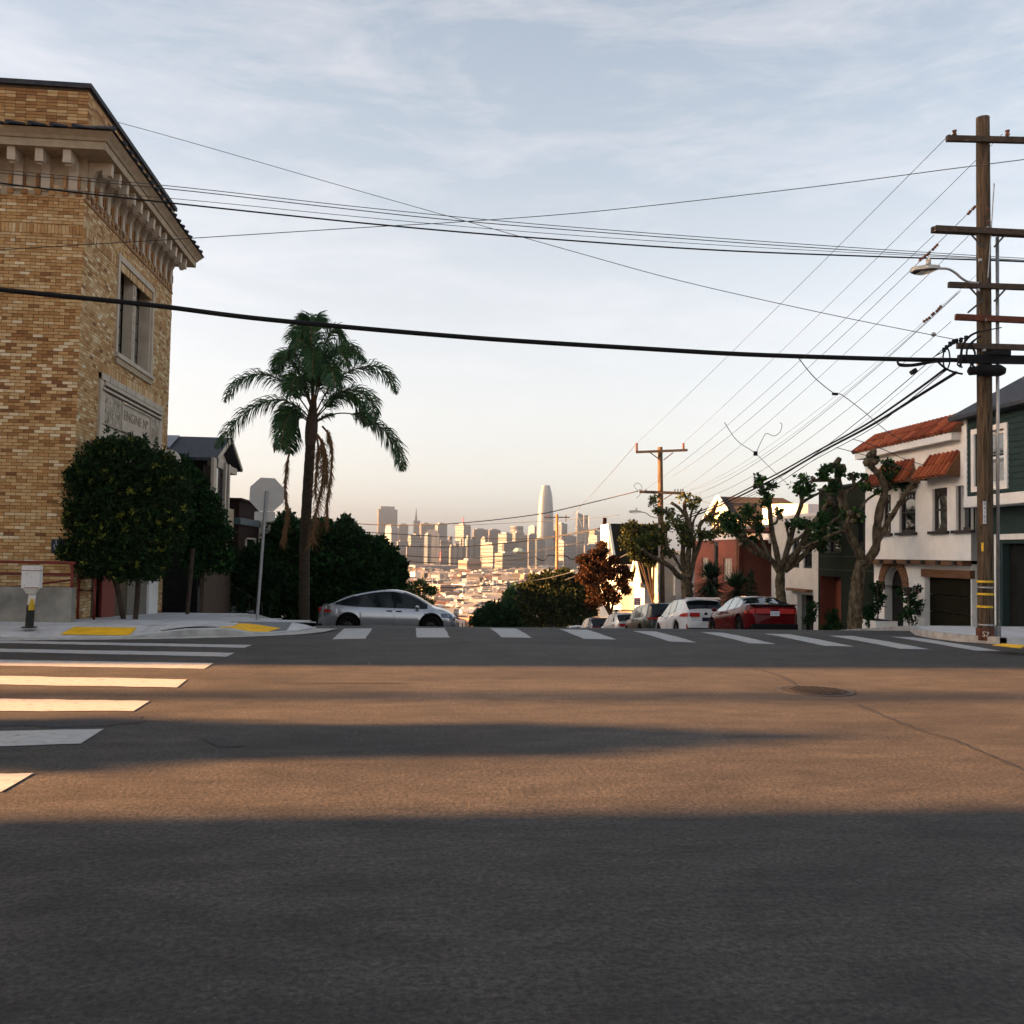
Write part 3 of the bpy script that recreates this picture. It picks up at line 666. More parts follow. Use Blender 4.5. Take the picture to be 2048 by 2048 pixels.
bm1 = MB().box(-.0975, .0975, -.016, .016, -.0288, .0288); bo = None
for b in full:
    if bo is None: bo = bm1.build('brick', MT['brick_obj'], bb); o = bo
    else: o = bo.copy(); COL.objects.link(o); o.parent = bb
    o.location = ((b[0]+b[1])/2, (b[2]+b[3])/2, (b[4]+b[5])/2)
# frieze blocks (geometric fret), brackets, cornice, tiles
fz0, fz1 = 8.82, 9.62
fr = MB(); step = .27
k = 0; yy = BY0+.05
while yy < BY1-.1:
    fr.box(BX-.01, BX+.045, yy, yy+.12, fz0, fz0+.10, 0, random.uniform(.0, .5)); fr.box(BX-.01, BX+.05, yy+.04, yy+.10, fz0+.16, fz0+.42, 0, random.uniform(0, .4))
    fr.box(BX-.01, BX+.05, yy+.12, yy+.22, fz0+.34, fz0+.40, 0, .2); fr.box(BX-.01, BX+.05, yy+.17, yy+.22, fz0+.2, fz0+.34, 0, .15); yy += step
xx = BX-.05
while xx > -9.6:
    fr.box(xx-.12, xx, BY0-.045, BY0+.01, fz0, fz0+.10, 0, random.uniform(0, .5)); fr.box(xx-.10, xx-.04, BY0-.05, BY0+.01, fz0+.16, fz0+.42, 0, random.uniform(0, .4)); xx -= step
fr.box(BX-.01, BX+.03, BY0-.03, BY1, fz0-.10, fz0-.04, 0, .1)
fr.build('frieze', MT['brick'], bb)
fb_ = MB(); fb_.box(BX, BX+.014, BY0-.014, BY1, fz0-.02, fz1, 0); fb_.box(-9.7, BX, BY0-.014, BY0, fz0-.02, fz1, 0); fb_.build('frieze_ground', MT['terracotta_grey'], bb)
def bracket(mb, base, out, w):
    """scrolled console seen from the side"""
    b = Vector(base); o = Vector(out); s = Vector((0, 0, 1)); t = o.cross(s)*(w/2)
    prof = [(0, -.74), (.05, -.72), (.06, -.48), (.08, -.32), (.14, -.20), (.26, -.15), (.45, -.15), (.46, -.10), (.46, 0), (0, 0)]
    mb.prism([b+o*x+s*z-t for x, z in prof], t*2)
yy = BY0+.22; nb = 0
brk = None
while yy < BY1-.05:
    mb = MB(); 
    if brk is None:
        bracket(mb, (0, 0, 0), (1, 0, 0), .15); mb.obox((.36, 0, -.19), (.18, .16, .15)); mb.obox((.33, 0, -.28), (.09, .11, .04)); mb.obox((.035, 0, -.40), (.07, .17, .62)); brk = mb.build('bracket', MT['limestone'], bb); o = brk
    else: o = brk.copy(); COL.objects.link(o); o.parent = bb
    o.location = (BX+.01, yy, fz1); yy += .54
xx = BX-.22
while xx > -9.5:
    o = brk.copy(); COL.objects.link(o); o.parent = bb; o.location = (xx, BY0-.01, fz1); o.rotation_euler = (0, 0, R(-90)); xx -= .54
cn = MB()
def cornice_run(z0, z1, pr0, pr1):
    # street side and front, mitred
    a = [(BX-.2, BY1+pr0*.75, z0), (BX+pr0, BY1+pr0*.75, z0), (BX+pr1, BY1+pr1*.75, z1), (BX-.2, BY1+pr1*.75, z1)]
    vs = [(BX+pr0, BY1+pr0*.7, z0), (BX+pr1, BY1+pr1*.7, z1), (BX+pr0, BY0-pr0, z0), (BX+pr1, BY0-pr1, z1), (-10.5, BY0-pr0, z0), (-10.5, BY0-pr1, z1),
          (BX-.3, BY1+pr0*.7, z0), (BX-.3, BY1+pr1*.7, z1)]
    cn.add(vs, [(0, 1, 3, 2), (2, 3, 5, 4), (0, 1, 7, 6)])
    cn.add([(BX-.3, BY1+pr0*.7, z0), (BX+pr0, BY1+pr0*.7, z0), (BX+pr0, BY0-pr0, z0), (BX-.3, BY0-pr0, z0)], [(0, 1, 2, 3)]); cn.add([(-10.5, BY0+.1, z0), (BX-.302, BY0+.1, z0), (BX-.302, BY0-pr0, z0), (-10.5, BY0-pr0, z0)], [(0, 1, 2, 3)])
    cn.add([(BX-.3, BY1+pr1*.7, z1), (BX+pr1, BY1+pr1*.7, z1), (BX+pr1, BY0-pr1, z1), (BX-.3, BY0-pr1, z1)], [(0, 1, 2, 3)]); cn.add([(-10.5, BY0+.1, z1), (BX-.302, BY0+.1, z1), (BX-.302, BY0-pr1, z1), (-10.5, BY0-pr1, z1)], [(0, 1, 2, 3)])
cornice_run(fz1+.002, fz1+.16, .55, .55); cornice_run(fz1+.162, fz1+.22, .58, .62); cornice_run(fz1+.222, fz1+.32, .62, .72)
cn.build('cornice', MT['terracotta_grey'], bb, recalc=False)
tl = MB(); yy = BY0+.01
tl.add([(BX+.77, BY0-.77, fz1+.33), (BX+.77, BY0+.01, fz1+.33), (BX+.02, BY0-.02, fz1+.62), (BX, BY0-.77, fz1+.33)], [(0, 1, 2), (0, 2, 3)]); tl.tube([(BX+.79, BY0-.79, fz1+.35), (BX+.02, BY0-.02, fz1+.65)], .05, 6)
while yy < BY1+.42:
    tl.add([(BX+.77, yy, fz1+.33), (BX+.77, yy+.40, fz1+.33), (BX+.02, yy+.40, fz1+.62), (BX+.02, yy, fz1+.62)], [(0, 1, 2, 3)])
    tl.tube([(BX+.79, yy, fz1+.36), (BX+.02, yy, fz1+.65)], .045, 6); yy += .42
tl.add([(BX+.77, BY1+.48, fz1+.33), (BX+.02, BY1+.05, fz1+.62), (BX-.3, BY1+.48, fz1+.33)], [(0, 1, 2)])
xx = BX
while xx > -10.4:
    tl.add([(xx, BY0-.77, fz1+.33), (xx-.40, BY0-.77, fz1+.33), (xx-.40, BY0-.02, fz1+.62), (xx, BY0-.02, fz1+.62)], [(0, 1, 2, 3)]); tl.tube([(xx, BY0-.79, fz1+.36), (xx, BY0-.02, fz1+.65)], .045, 6); xx -= .42
tl.build('eave_tiles', MT['roof_slate'], bb)
cp = MB(); cp.box(BX-.2, BX+.07, BY0-.07, BY1+.04, 11.1, 11.2); cp.box(-10, BX-.2, BY0-.07, BY0+.2, 11.1, 11.2); cp.build('coping', MT['roof_slate'], bb)
# upper window: two tall lights between stone mullions
wf = MB(); wf.box(BX-.02, BX+.05, wy0-.13, wy0, wz0, wz1+.14); wf.box(BX-.02, BX+.05, wy1, wy1+.13, wz0, wz1+.14); wf.box(BX-.02, BX+.05, wy0, wy1, wz1, wz1+.14)
wm = (wy0+wy1)/2; wf.box(BX-.25, BX-.02, wm-.13, wm+.13, wz0, wz1); wf.box(BX-.28, BX, wy0, wy0+.08, wz0, wz1); wf.box(BX-.28, BX, wy1-.08, wy1, wz0, wz1)
W = wf.build('window', MT['limestone'], bb)
si = MB(); si.box(BX-.3, BX+.10, wy0-.16, wy1+.16, wz0-.10, wz0); si.build('sill', MT['limestone'], W)
s2 = MB(); s2.box(BX-.02, BX+.06, wy0-.12, wy1+.12, wz0-.24, wz0-.102); s2.build('sill_course', MT['terracotta_grey'], W)
mu = MB()
for k in range(5):
    z0 = wz0+.12+k*(wz1-wz0-.2)/5; mu.box(BX-.02, BX-.008, wm-.07, wm+.07, z0, z0+(wz1-wz0-.2)/5-.06)
mu.build('mullion_panel', MT['relief'], W)
for (ya, yb) in ((wy0+.08, wm-.13), (wm+.13, wy1-.08)):
    for k in range(5):
        z0 = wz0+k*(wz1-wz0)/5; mb = MB(); mb.box(BX-.34, BX-.30, ya-.2, yb+.2, z0+.018, z0+(wz1-wz0)/5-.018); mb.build('blind_panel', MT['grey_panel'], W)
    mb = MB(); mb.box(BX-.36, BX-.345, ya-.02, yb+.02, wz0, wz1); mb.build('backing', MT['black'], W)
# carved panel
cpn = MB(); cpn.box(BX-.02, BX+.07, py0, py0+.30, pz0, pz1); cpn.box(BX-.02, BX+.07, py1-.30, py1, pz0, pz1); cpn.box(BX-.02, BX+.09, py0, py1, pz1-.14, pz1)
cpn.box(BX-.02, BX+.05, py0+.3, py1-.3, pz0, pz1-.14)
cpn.box(BX-.02, BX+.12, py0+.2, py1-.15, pz1-.25, pz1-.17); cpn.box(BX-.02, BX+.11, py0+.1, py1-.1, pz1-.36, pz1-.31)
PN = cpn.build('stone_panel', MT['limestone'], bb)
ln = MB()
for zz in (pz1-.165, pz1-.275, pz1-.385, pz1-1.12): ln.box(BX+.051, BX+.094 if zz > pz1-.2 else BX+.075, py0+.15, py1-.15, zz, zz+.022)  # dark lines under mouldings painted as their shade; lowest line is a joint
for yy in (py0+.55, py0+1.1, py0+1.75, py0+2.5, py0+3.3): ln.box(BX+.09, BX+.093, yy, yy+.012, pz1-.14, pz1)
ln.build('panel_shade_joint', MT['stone_line'], PN)
iy0 = py0+(py1-py0)*.30; iy1 = py0+(py1-py0)*.78
for (ya, yb) in ((py0+.32, iy0-.05), (iy1+.08, py1-.32)):
    random.seed(int(ya*10)); mb = MB(); mb.box(BX+.052, BX+.062, ya, yb, pz1-1.06, pz1-.42)
    for _ in range(60):
        y_, z_ = random.uniform(ya+.04, yb-.04), random.uniform(pz1-1.02, pz1-.46); mb.blob((BX+.064, y_, z_), (.022, random.uniform(.02, .06), random.uniform(.02, .07)), nu=6, nv=4)
    mb.build('carved_ornament', MT['relief'], PN)
mb = MB(); mb.box(BX+.052, BX+.085, iy0, iy1, pz1-.44, pz1-.40); mb.box(BX+.052, BX+.085, iy0, iy1, pz1-1.08, pz1-1.04); mb.box(BX+.052, BX+.085, iy0, iy0+.04, pz1-1.04, pz1-.44); mb.box(BX+.052, BX+.085, iy1-.04, iy1, pz1-1.04, pz1-.44); mb.build('inscription_frame', MT['limestone'], PN)
tw = Matrix.Translation((BX+.056, (iy0+iy1)/2, pz1-.70)) @ Matrix.Rotation(R(90), 4, 'Z') @ Matrix.Rotation(R(90), 4, 'X')
text_mesh('inscription', 'ENGINE Nº', .33, MT['engraved'], PN, tw @ Matrix.Scale((iy1-iy0)/1.95, 4, (1, 0, 0)), .004)
# side entrance under the shrub
dd = MB(); dd.box(BX-.02, BX+.03, door_y0, atX(291, 1190, BX).y, -.3, 2.35); dd.build('side_door', MT['grey_panel'], bb)
dd = MB(); dd.box(BX-.02, BX+.09, atX(291, 1190, BX).y, door_y1, -.3, 2.4); dd.build('door_pilaster', MT['white_trim'], bb)
cz = atX(338, 912, BX+.3); mb = MB(); mb.blob((cz.x, cz.y, cz.z-.12), (.32, .28, .30), nu=14, nv=10); mb.build('dome_canopy', MT['cream_trim'], bb, smooth=True)  # small cream domed canopy on the street wall
mb = MB(); mb.bar((BX, cz.y, cz.z-.42), (cz.x, cz.y, cz.z-.42), .06); mb.build('canopy_bracket', MT['dark_frame'], bb)
# accessible-entrance sign
sg = thing('accessible_sign', 'small dark blue wheelchair access sign on the brick wall beside the shrub', 'sign')
a = atY(103, 1078, BY0-.03); b = atY(127, 1106, BY0-.03)
mb = MB(); mb.box(a.x, b.x, BY0-.035, BY0-.02, b.z, a.z); mb.build('plate', MT['sign_blue'], sg)
cx_, cz_ = (a.x+b.x)/2-.01, (a.z+b.z)/2+.03; mb = MB(); yp = BY0-.037
pts = [(cx_-.012+.045*math.cos(t), yp, cz_-.03+.045*math.sin(t)) for t in [R(100)+R(250)*k/12 for k in range(13)]]; mb.tube(pts, .005, 5)
mb.tube([(cx_-.015, yp, cz_+.05), (cx_-.008, yp, cz_-.005), (cx_+.03, yp, cz_-.008), (cx_+.052, yp, cz_-.055), (cx_+.068, yp, cz_-.05)], .005, 5); mb.blob((cx_-.018, yp, cz_+.075), .011); mb.box(cx_-.06, cx_+.05, yp-.002, yp, cz_-.11, cz_-.104)
mb.build('wheelchair_symbol', MT['plate'], sg)
# ramp wall and rails
rw = MB(); rw.box(-16, -6.6, 19.3, 19.52, .0, .80); link(rw.build('ramp_wall', MT['concrete_wall']), None, 'stained grey concrete ramp wall in front of the brick building', 'wall')
mb = MB(); yr = 19.42; zt = atY(100, 1125, yr).z; zm = atY(100, 1149, yr).z; xe = atY(145, 1125, yr).x
mb.tube(smooth_path([(-14, yr, zt), (-9, yr, zt), (xe-.14, yr, zt), (xe-.03, yr, zt-.03), (xe, yr, zt-.14), (xe, yr, .8)], 5), .028, 8)
mb.tube([(-14, yr, zm), (xe, yr, zm)], .022, 8); mb.tube([(-9.5, yr+.3, .55), (xe, yr+.05, zm-.10)], .02, 8)
for x_ in (-8.18, -9.6, -11.2): mb.tube([(x_, yr, .8), (x_, yr, zt)], .024, 8)
link(mb.build('handrail', MT['red_rail'], smooth=True), None, 'dark red pipe handrail standing on the concrete ramp wall', 'railing')
rl = thing('gate_railing', 'low red pipe railing at the foot of the trimmed shrub', 'railing')
P1 = atg(155, 1241, .13); P2 = atg(187.5, 1243, .13); P3 = atg(227, 1233, .1)
ht = atd(187, 1157, (P2-CAM).dot(fwd)).z
for P in (P1, P2, P3): mb = MB(); mb.tube([P, (P.x, P.y, ht)], .028, 8); mb.build('post', MT['red_rail'], rl, smooth=True)
for zz in (ht, ht-.25): mb = MB(); mb.tube([(P1.x, P1.y, zz+.0), (P2.x, P2.y, zz), (P3.x, P3.y, zz-.02)], .022, 8); mb.build('rail', MT['red_rail'], rl, smooth=True)
mb = MB(); q0 = atX(212, 1200, BX+.25); q1 = atX(238, 1200, BX+.25); mb.box(BX+.10, BX+.16, q0.y, q1.y, -.1, 1.05); link(mb.build('gate', MT['red_rail']), None, 'solid dark red metal gate in the shade below the trimmed shrub', 'gate')
# white box on striped post
wb = thing('post_box', 'white metal box on a white and black post at the far left kerb', 'post')
pb_ = atg(60, 1256, .13); dpt = (pb_-CAM).dot(fwd); tp = atd(65, 1131, dpt); bt_ = atd(62, 1176, dpt)
mb = MB(); mb.obox((tp.x, tp.y, (tp.z+bt_.z)/2), (.31, .14, tp.z-bt_.z)); mb.obox((tp.x, tp.y, tp.z-.09), (.318, .148, .012), mi=1); mb.obox((tp.x+.02, tp.y, bt_.z+.012), (.25, .146, .01), mi=1)
for dx, dz in ((-.07, .26), (.08, .36), (.02, .2), (-.1, .06)): mb.obox((tp.x+dx, tp.y-.071, bt_.z+dz), (.018, .004, .010), mi=1)
mb.build('box', [MT['white_metal'], MT['rust']], wb)
mb = MB(); mb.add([(tp.x+sx*w, tp.y+sy*dd_, z_) for z_, w, dd_ in ((bt_.z, .13, .06), (bt_.z-.10, .07, .05)) for sx, sy in ((-1, -1), (1, -1), (1, 1), (-1, 1))], [(0, 1, 5, 4), (1, 2, 6, 5), (2, 3, 7, 6), (3, 0, 4, 7)]); mb.build('neck', MT['lamp_grey'], wb)
mb = MB(); mb.tube([(tp.x-.02, pb_.y, .52), (tp.x, pb_.y, bt_.z-.08)], .062, 12); mb.build('upper_post', MT['white_metal'], wb, smooth=True)
mb = MB(); mb.tube([(tp.x-.035, pb_.y, .13), (tp.x-.02, pb_.y, .54)], .072, 12); mb.tube([(tp.x-.035, pb_.y, .13), (tp.x-.035, pb_.y, .15)], .13, 12); mb.build('lower_post', MT['black_paint'], wb)
mb = MB()
for k in range(7): t = k*.22-1.9; mb.box(tp.x+.05*math.cos(t)*1.3-.008, tp.x+.05*math.cos(t)*1.3+.008, pb_.y-.078, pb_.y-.05, .45, .56+.05*(k % 3))
mb.build('rust_streak', MT['yellow'], wb)
# stop sign (seen from behind), leaning post
ss = thing('stop_sign', 'unpainted grey back of an octagonal stop sign on a leaning post', 'sign')
D = 20.4; bs_ = atd(513.8, 1243, D); ts = atd(533, 982, D)
mb = MB(); dirp = (ts-bs_); mb.bar(bs_-dirp*.02, ts, .055, .035)
for k in range(16): q = bs_.lerp(ts, .06+k*.058); mb.obox(q+Vector((0, -.02, 0)), (.014, .004, .014), mi=1)
mb.build('post', [MT['galv'], MT['ink']], ss)
oc = atd(533, 989, D)+Vector((0, .04, 0)); rad = .36/math.cos(R(22.5)); lean = math.atan2(ts.x-bs_.x, ts.z-bs_.z)
mb = MB(); poly = [(oc.x+rad*math.cos(R(22.5+45*k)-lean*.6), oc.y, oc.z+rad*math.sin(R(22.5+45*k)-lean*.6)) for k in range(8)]; mb.prism(poly, (0, .006, 0)); oct_ = mb.build('octagon', MT['alu'], ss)
mb = MB(); mb.prism([(p[0], p[1]+.0065, p[2]) for p in poly], (0, .002, 0)); mb.build('red_face', MT['sign_red'], oct_)
pc = atd(529, 1032, D)+Vector((0, .035, 0)); mb = MB(); w2, h2, rr_ = .22, .095, .03; poly = []
for cx__, cz__, a0 in ((w2-rr_, h2-rr_, 0), (-w2+rr_, h2-rr_, 90), (-w2+rr_, -h2+rr_, 180), (w2-rr_, -h2+rr_, 270)):
    for k in range(4): t = R(a0+k*30); poly.append((pc.x+cx__+rr_*math.cos(t), pc.y, pc.z+cz__+rr_*math.sin(t)))
mb.prism(poly, (0, .005, 0)); mb.build('lower_plate', MT['alu'], ss)

# ================================================================== LEFT HOUSES DOWN THE HILL
hx = -7.1
h1 = thing('gabled_house', 'dark gabled house with solar panels on its slate roof behind the brick building', 'house')
yA = atX(436, 915, hx).y; yB = atX(484, 938, hx).y; zE = atX(436, 915, hx).z; yM = (yA+yB)/2; zR = atX(467, 878, hx).z
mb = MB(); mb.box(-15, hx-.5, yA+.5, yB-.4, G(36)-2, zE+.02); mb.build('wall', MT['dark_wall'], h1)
mb = MB(); mb.add([(-15, yA, zE), (hx, yA, zE), (hx, yM, zR), (-15, yM, zR), (hx, yB, zE), (-15, yB, zE)], [(0, 1, 2, 3), (3, 2, 4, 5)])
mb.add([(-15, yA, zE-.12), (hx, yA, zE-.12), (hx, yM, zR-.14), (-15, yM, zR-.14), (hx, yB, zE-.12), (-15, yB, zE-.12)], [(0, 1, 2, 3), (3, 2, 4, 5)])
mb.add([(-15, yA, zE), (hx, yA, zE), (hx, yA, zE-.12), (-15, yA, zE-.12)], [(0, 1, 2, 3)]); mb.build('roof', MT['roof_slate'], h1, recalc=False)
mb = MB(); mb.bar((hx+.01, yA, zE-.06), (hx+.01, yM, zR-.06), .05, .14); mb.bar((hx+.01, yM, zR-.06), (hx+.01, yB, zE-.06), .05, .14); mb.build('bargeboard', MT['cream_trim'], h1)
mb = MB(); mb.add([(hx-.45, yA+.5, zE), (hx-.45, yB-.4, zE), (hx-.45, yM, zR-.2)], [(0, 1, 2)]); mb.build('gable', MT['grey_stucco'], h1, recalc=False)
s0 = atY(300, 905, yA+.6); s1 = atY(421, 878, yM)
for k in range(4):
    xa = hx-2.9-k*1.05; mb = MB(); mb.prism([(xa, yA+.75, zE+(zR-zE)*.75/(yM-yA)+.03), (xa+1.0, yA+.75, zE+(zR-zE)*.75/(yM-yA)+.03), (xa+1.0, yM-.15, zR-.03), (xa, yM-.15, zR-.03)], (0, 0, .05)); mb.build('solar_panel', MT['solar'], h1)
for px_ in (429, 451, 458):
    q = atX(px_, 950, hx-.05); mb = MB(); mb.box(hx-.12, hx-.02, q.y-.28 if px_ == 429 else q.y-.12, q.y+.2 if px_ == 429 else q.y+.12, G(36), zE-.05); mb.build('corner_board', MT['cream_trim'], h1)
mb = MB(); mb.box(hx-.55, hx-.1, yA+.6, yB-.5, zE-.3, zE-.05); mb.build('frieze_board', MT['cream_trim'], h1)
mb = MB(); mb.box(hx-.5, hx-.16, atX(434, 950, hx).y, atX(450, 950, hx).y, -.2, zE-.3); mb.build('bay_window', MT['glass'], h1)
mb = MB(); mb.box(hx-.5, hx-.10, atX(452, 1000, hx).y, yB-.6, zE-2.9, zE-1.7); mb.build('lower_bay', MT['terracotta_grey'], h1)
h2 = thing('brown_house', 'dark brown flat roofed house just behind the stop sign', 'house')
ya, yb = atX(479, 1003, -7).y, atX(519, 1021, -7).y; zt = atX(479, 1001, -7).z
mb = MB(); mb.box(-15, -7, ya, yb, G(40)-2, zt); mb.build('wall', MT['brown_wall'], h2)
mb = MB(); mb.box(-15, -6.9, ya-.1, yb, zt, zt+.10); mb.build('cornice', MT['brown_wall'], h2)
mb = MB(); mb.box(-7.6, -6.93, ya-.04, yb, zt-.95, zt-.68); mb.build('band', MT['teal_band'], h2)
a = atX(490, 1075, -7); b = atX(508, 1118, -7)
fm = MB(); fm.box(-7.02, -6.93, a.y, a.y+.09, b.z, a.z); fm.box(-7.02, -6.93, b.y-.09, b.y, b.z, a.z); fm.box(-7.02, -6.93, a.y, b.y, a.z-.06, a.z); fm.box(-7.02, -6.93, a.y, b.y, b.z, b.z+.06); fw = fm.build('window', MT['cream_trim'], h2)
mb = MB(); mb.box(-7.01, -6.98, a.y+.09, b.y-.09, b.z+.06, a.z-.06); mb.build('pane', MT['glass'], fw)
h3 = thing('victorian_house', 'cream house with a bracketed cornice, between the stop sign pole and the palm', 'house')
ya, yb = yb+.05, atX(590, 1050, -7).y; zt = atX(525, 1040, -7).z
mb = MB(); mb.box(-15, -7, ya, yb, G(46)-2, zt-.1); mb.build('wall', MT['victorian'], h3)
mb = MB(); mb.box(-15, -6.45, ya-.05, yb, zt-.12, zt); mb.box(-7, -6.7, ya, yb, zt-.22, zt-.121); mb.build('cornice', MT['victorian'], h3)
yy = ya+.3
while yy < yb: mb = MB(); mb.box(-7, -6.55, yy, yy+.18, zt-.62, zt-.225); mb.build('bracket', MT['victorian'], h3); yy += 1.1
mb = MB(); mb.box(-7, -6.85, ya, yb, zt-.85, zt-.78); mb.build('string_course', MT['victorian'], h3)
for k in range(4):
    y_ = ya+.5+k*1.9; mb = MB(); mb.box(-7, -6.9, y_, y_+1.3, zt-2.9, zt-.95); wf = mb.build('window', MT['victorian'], h3)
    mb = MB(); mb.box(-6.92, -6.885, y_+.12, y_+.62, zt-2.75, zt-1.05); mb.box(-6.92, -6.885, y_+.68, y_+1.18, zt-2.75, zt-1.05); mb.build('pane', MT['glass'], wf)
# plank fence and hedge-side stair
fe = thing('plank_fence', 'weathered vertical board fence below the tall green shrub', 'fence')
for i in range(26):
    y0 = 27.6+i*.17; mb = MB(); h = 1.45+random.uniform(-.03, .03); mb.box(-5.9, -5.87, y0, y0+.155, zl(y0)-.1, zl(y0)+h); mb.build('plank', MT['wood_fence'], fe)
for y0 in (27.6, 29.8, 32): mb = MB(); mb.box(-5.98, -5.9, y0, y0+.1, zl(y0)-.1, zl(y0)+1.6); mb.build('post', MT['wood_fence'], fe)
st = thing('entrance_stair', 'shaded concrete steps with green metal handrails beside the palm', 'stairs')
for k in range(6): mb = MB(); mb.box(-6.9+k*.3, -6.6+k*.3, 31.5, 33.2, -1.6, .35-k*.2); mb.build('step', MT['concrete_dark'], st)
for y_ in (31.5, 33.2):
    mb = MB(); a = Vector((-6.9, y_, 1.15)); b = Vector((-4.85, y_, -.15)); mb.tube([a, b], .02, 6)
    for t in (0, .2, .4, .6, .8, 1): p = a.lerp(b, t); mb.tube([p, (p.x, p.y, p.z-.9)], .012, 5)
    mb.tube([a-Vector((0, 0, .75)), b-Vector((0, 0, .75))], .015, 5); mb.build('handrail', MT['green_rail'], st)

# ================================================================== RIGHT-HAND HOUSES (facades on X = 16, seen obliquely)
def z7(x, y): return 1510+x/3.864, 810+y/3.864       # measuring grids used when surveying the photograph
def z6(x, y): return 1140+x/3.864, 860+y/3.864
def rect(X, p, q):
    a = atX(p[0], (p[1]+q[1])/2, X); b = atX(q[0], (p[1]+q[1])/2, X); m = (p[0]+q[0])/2
    zt = atX(m, p[1], X).z; zb = atX(m, q[1], X).z
    return min(a.y, b.y), max(a.y, b.y), min(zt, zb), max(zt, zb)
def facade(mb, X, y0, y1, z0, z1, openings, depth=.22, back=9.0, mi=0):
    """street wall with real openings and reveals, plus side walls and a flat top"""
    ops = [o for o in openings]
    Y = sorted(set([y0, y1]+[v for o in ops for v in o[:2]])); Z = sorted(set([z0, z1]+[v for o in ops for v in o[2:4]]))
    for i in range(len(Y)-1):
        for j in range(len(Z)-1):
            cy, cz = (Y[i]+Y[i+1])/2, (Z[j]+Z[j+1])/2
            if any(o[0] < cy < o[1] and o[2] < cz < o[3] for o in ops): continue
            mb.add([(X, Y[i], Z[j]), (X, Y[i+1], Z[j]), (X, Y[i+1], Z[j+1]), (X, Y[i], Z[j+1])], [(0, 1, 2, 3)], mi)
    for o in ops:
        a, b, c, d = o[:4]; dp = o[4] if len(o) > 4 else depth
        mb.add([(X, a, c), (X, b, c), (X, b, d), (X, a, d), (X+dp, a, c), (X+dp, b, c), (X+dp, b, d), (X+dp, a, d)], [(0, 1, 5, 4), (1, 2, 6, 5), (2, 3, 7, 6), (3, 0, 4, 7)], mi)
    mb.add([(X, y0, z0), (X+back, y0, z0), (X+back, y0, z1), (X, y0, z1), (X, y1, z0), (X+back, y1, z0), (X+back, y1, z1), (X, y1, z1)], [(0, 1, 2, 3), (4, 5, 6, 7), (3, 2, 6, 7), (1, 5, 6, 2)], mi)
def sash(parent, X, o, fm, gm, dp=.12, mid=True, arch=False, curtain=False, fw=.07):
    a, b, c, d = o[:4]; mb = MB(); xs, xe = X+dp-.06, X+dp
    mb.box(xs, xe, a, a+fw, c, d); mb.box(xs, xe, b-fw, b, c, d); mb.box(xs, xe, a+fw, b-fw, c, c+fw); mb.box(xs, xe, a+fw, b-fw, d-fw, d)
    if mid: mb.box(xs, xe, a+fw, b-fw, (c+d)/2-.03, (c+d)/2+.03)
    if arch:
        n = 8; zb = d-(d-c)*.24; w = (b-a)/2-fw; cy = (a+b)/2
        for k in range(n):
            t0, t1 = math.pi*k/n, math.pi*(k+1)/n
            mb.bar((xe-.03, cy-w*math.cos(t0), zb-.05+.16*math.sin(t0)), (xe-.03, cy-w*math.cos(t1), zb-.05+.16*math.sin(t1)), .04, .035)
        for dy in (-.18, 0, .18): mb.box(xs+.01, xe, cy+dy-.015, cy+dy+.015, zb+.09, d-fw)
    w = mb.build('window', fm, parent)
    for (z0, z1) in (((c+d)/2+.03, d-fw), (c+fw, (c+d)/2-.03)) if mid else ((c+fw, d-fw),):
        g = MB(); g.box(xe-.02, xe-.012, a+fw, b-fw, z0, z1); g.build('pane', gm, w)
    if curtain:
        g = MB(); n = 10
        g.box(xe-.011, xe-.009, a+fw+.04, b-fw-.04, c+fw, d-.3); g.build('curtain', MT['curtain'], w)
    k = MB(); k.box(xe+.02, xe+.04, a, b, c, d); k.build('dark_room', MT['black'], w)
    return w
FX = 16.0
# ---- white house with tile roof
wh = thing('tiled_stucco_house', 'white stucco house with red tile eaves, arched entrance and dark garage door', 'house')
Y1 = atX(1748, 1100, FX).y; Y0 = atX(1943, 1100, FX).y
zb0 = atX(1846, 1278, FX).z; zbeam = rect(FX, z7(1000, 1190), z7(1300, 1225)); zroof = atX(*z7(1240, 290), FX).z
UX = FX-.32
mb = MB()
wins = [rect(UX, z7(985, 683), z7(1050, 985)), rect(UX, z7(1115, 675), z7(1240, 980)), rect(UX, z7(1370, 640), z7(1485, 978)), rect(UX, z7(1552, 628), z7(1668, 972))]
zt_ = sum(w[3] for w in wins)/4; zb_ = sum(w[2] for w in wins)/4
wins = [(w[0], w[1], zb_, zt_, .16) for w in wins]
zlo = atX(*z7(1240, 272), 15.5).z
facade(mb, UX, Y0, Y1, zbeam[3]-.02, zlo+.15, wins, .16)
mb.add([(UX, Y0, zbeam[3]-.02), (FX+.2, Y0, zbeam[3]-.02), (FX+.2, Y1, zbeam[3]-.02), (UX, Y1, zbeam[3]-.02)], [(0, 1, 2, 3)])
ar = rect(FX, z7(1000, 1400), z7(1146, 1785)); gr = rect(FX, z7(1312, 1335), z7(1668, 1800))
arr = (ar[0], ar[1], zb0-.3, ar[3], .3); grr = (gr[0], gr[1], zb0-.3, gr[3], .22)
rad_y = (ar[1]-ar[0])/2; rad_z = rad_y*1.0; cyA = (ar[0]+ar[1])/2
zsp = ar[3]
facade(mb, FX, Y0, Y1, zb0-.6, zbeam[2]+.02, [arr[:4]+(.3,), grr, (ar[0], ar[1], zsp, zsp+rad_z, .3)], .5)
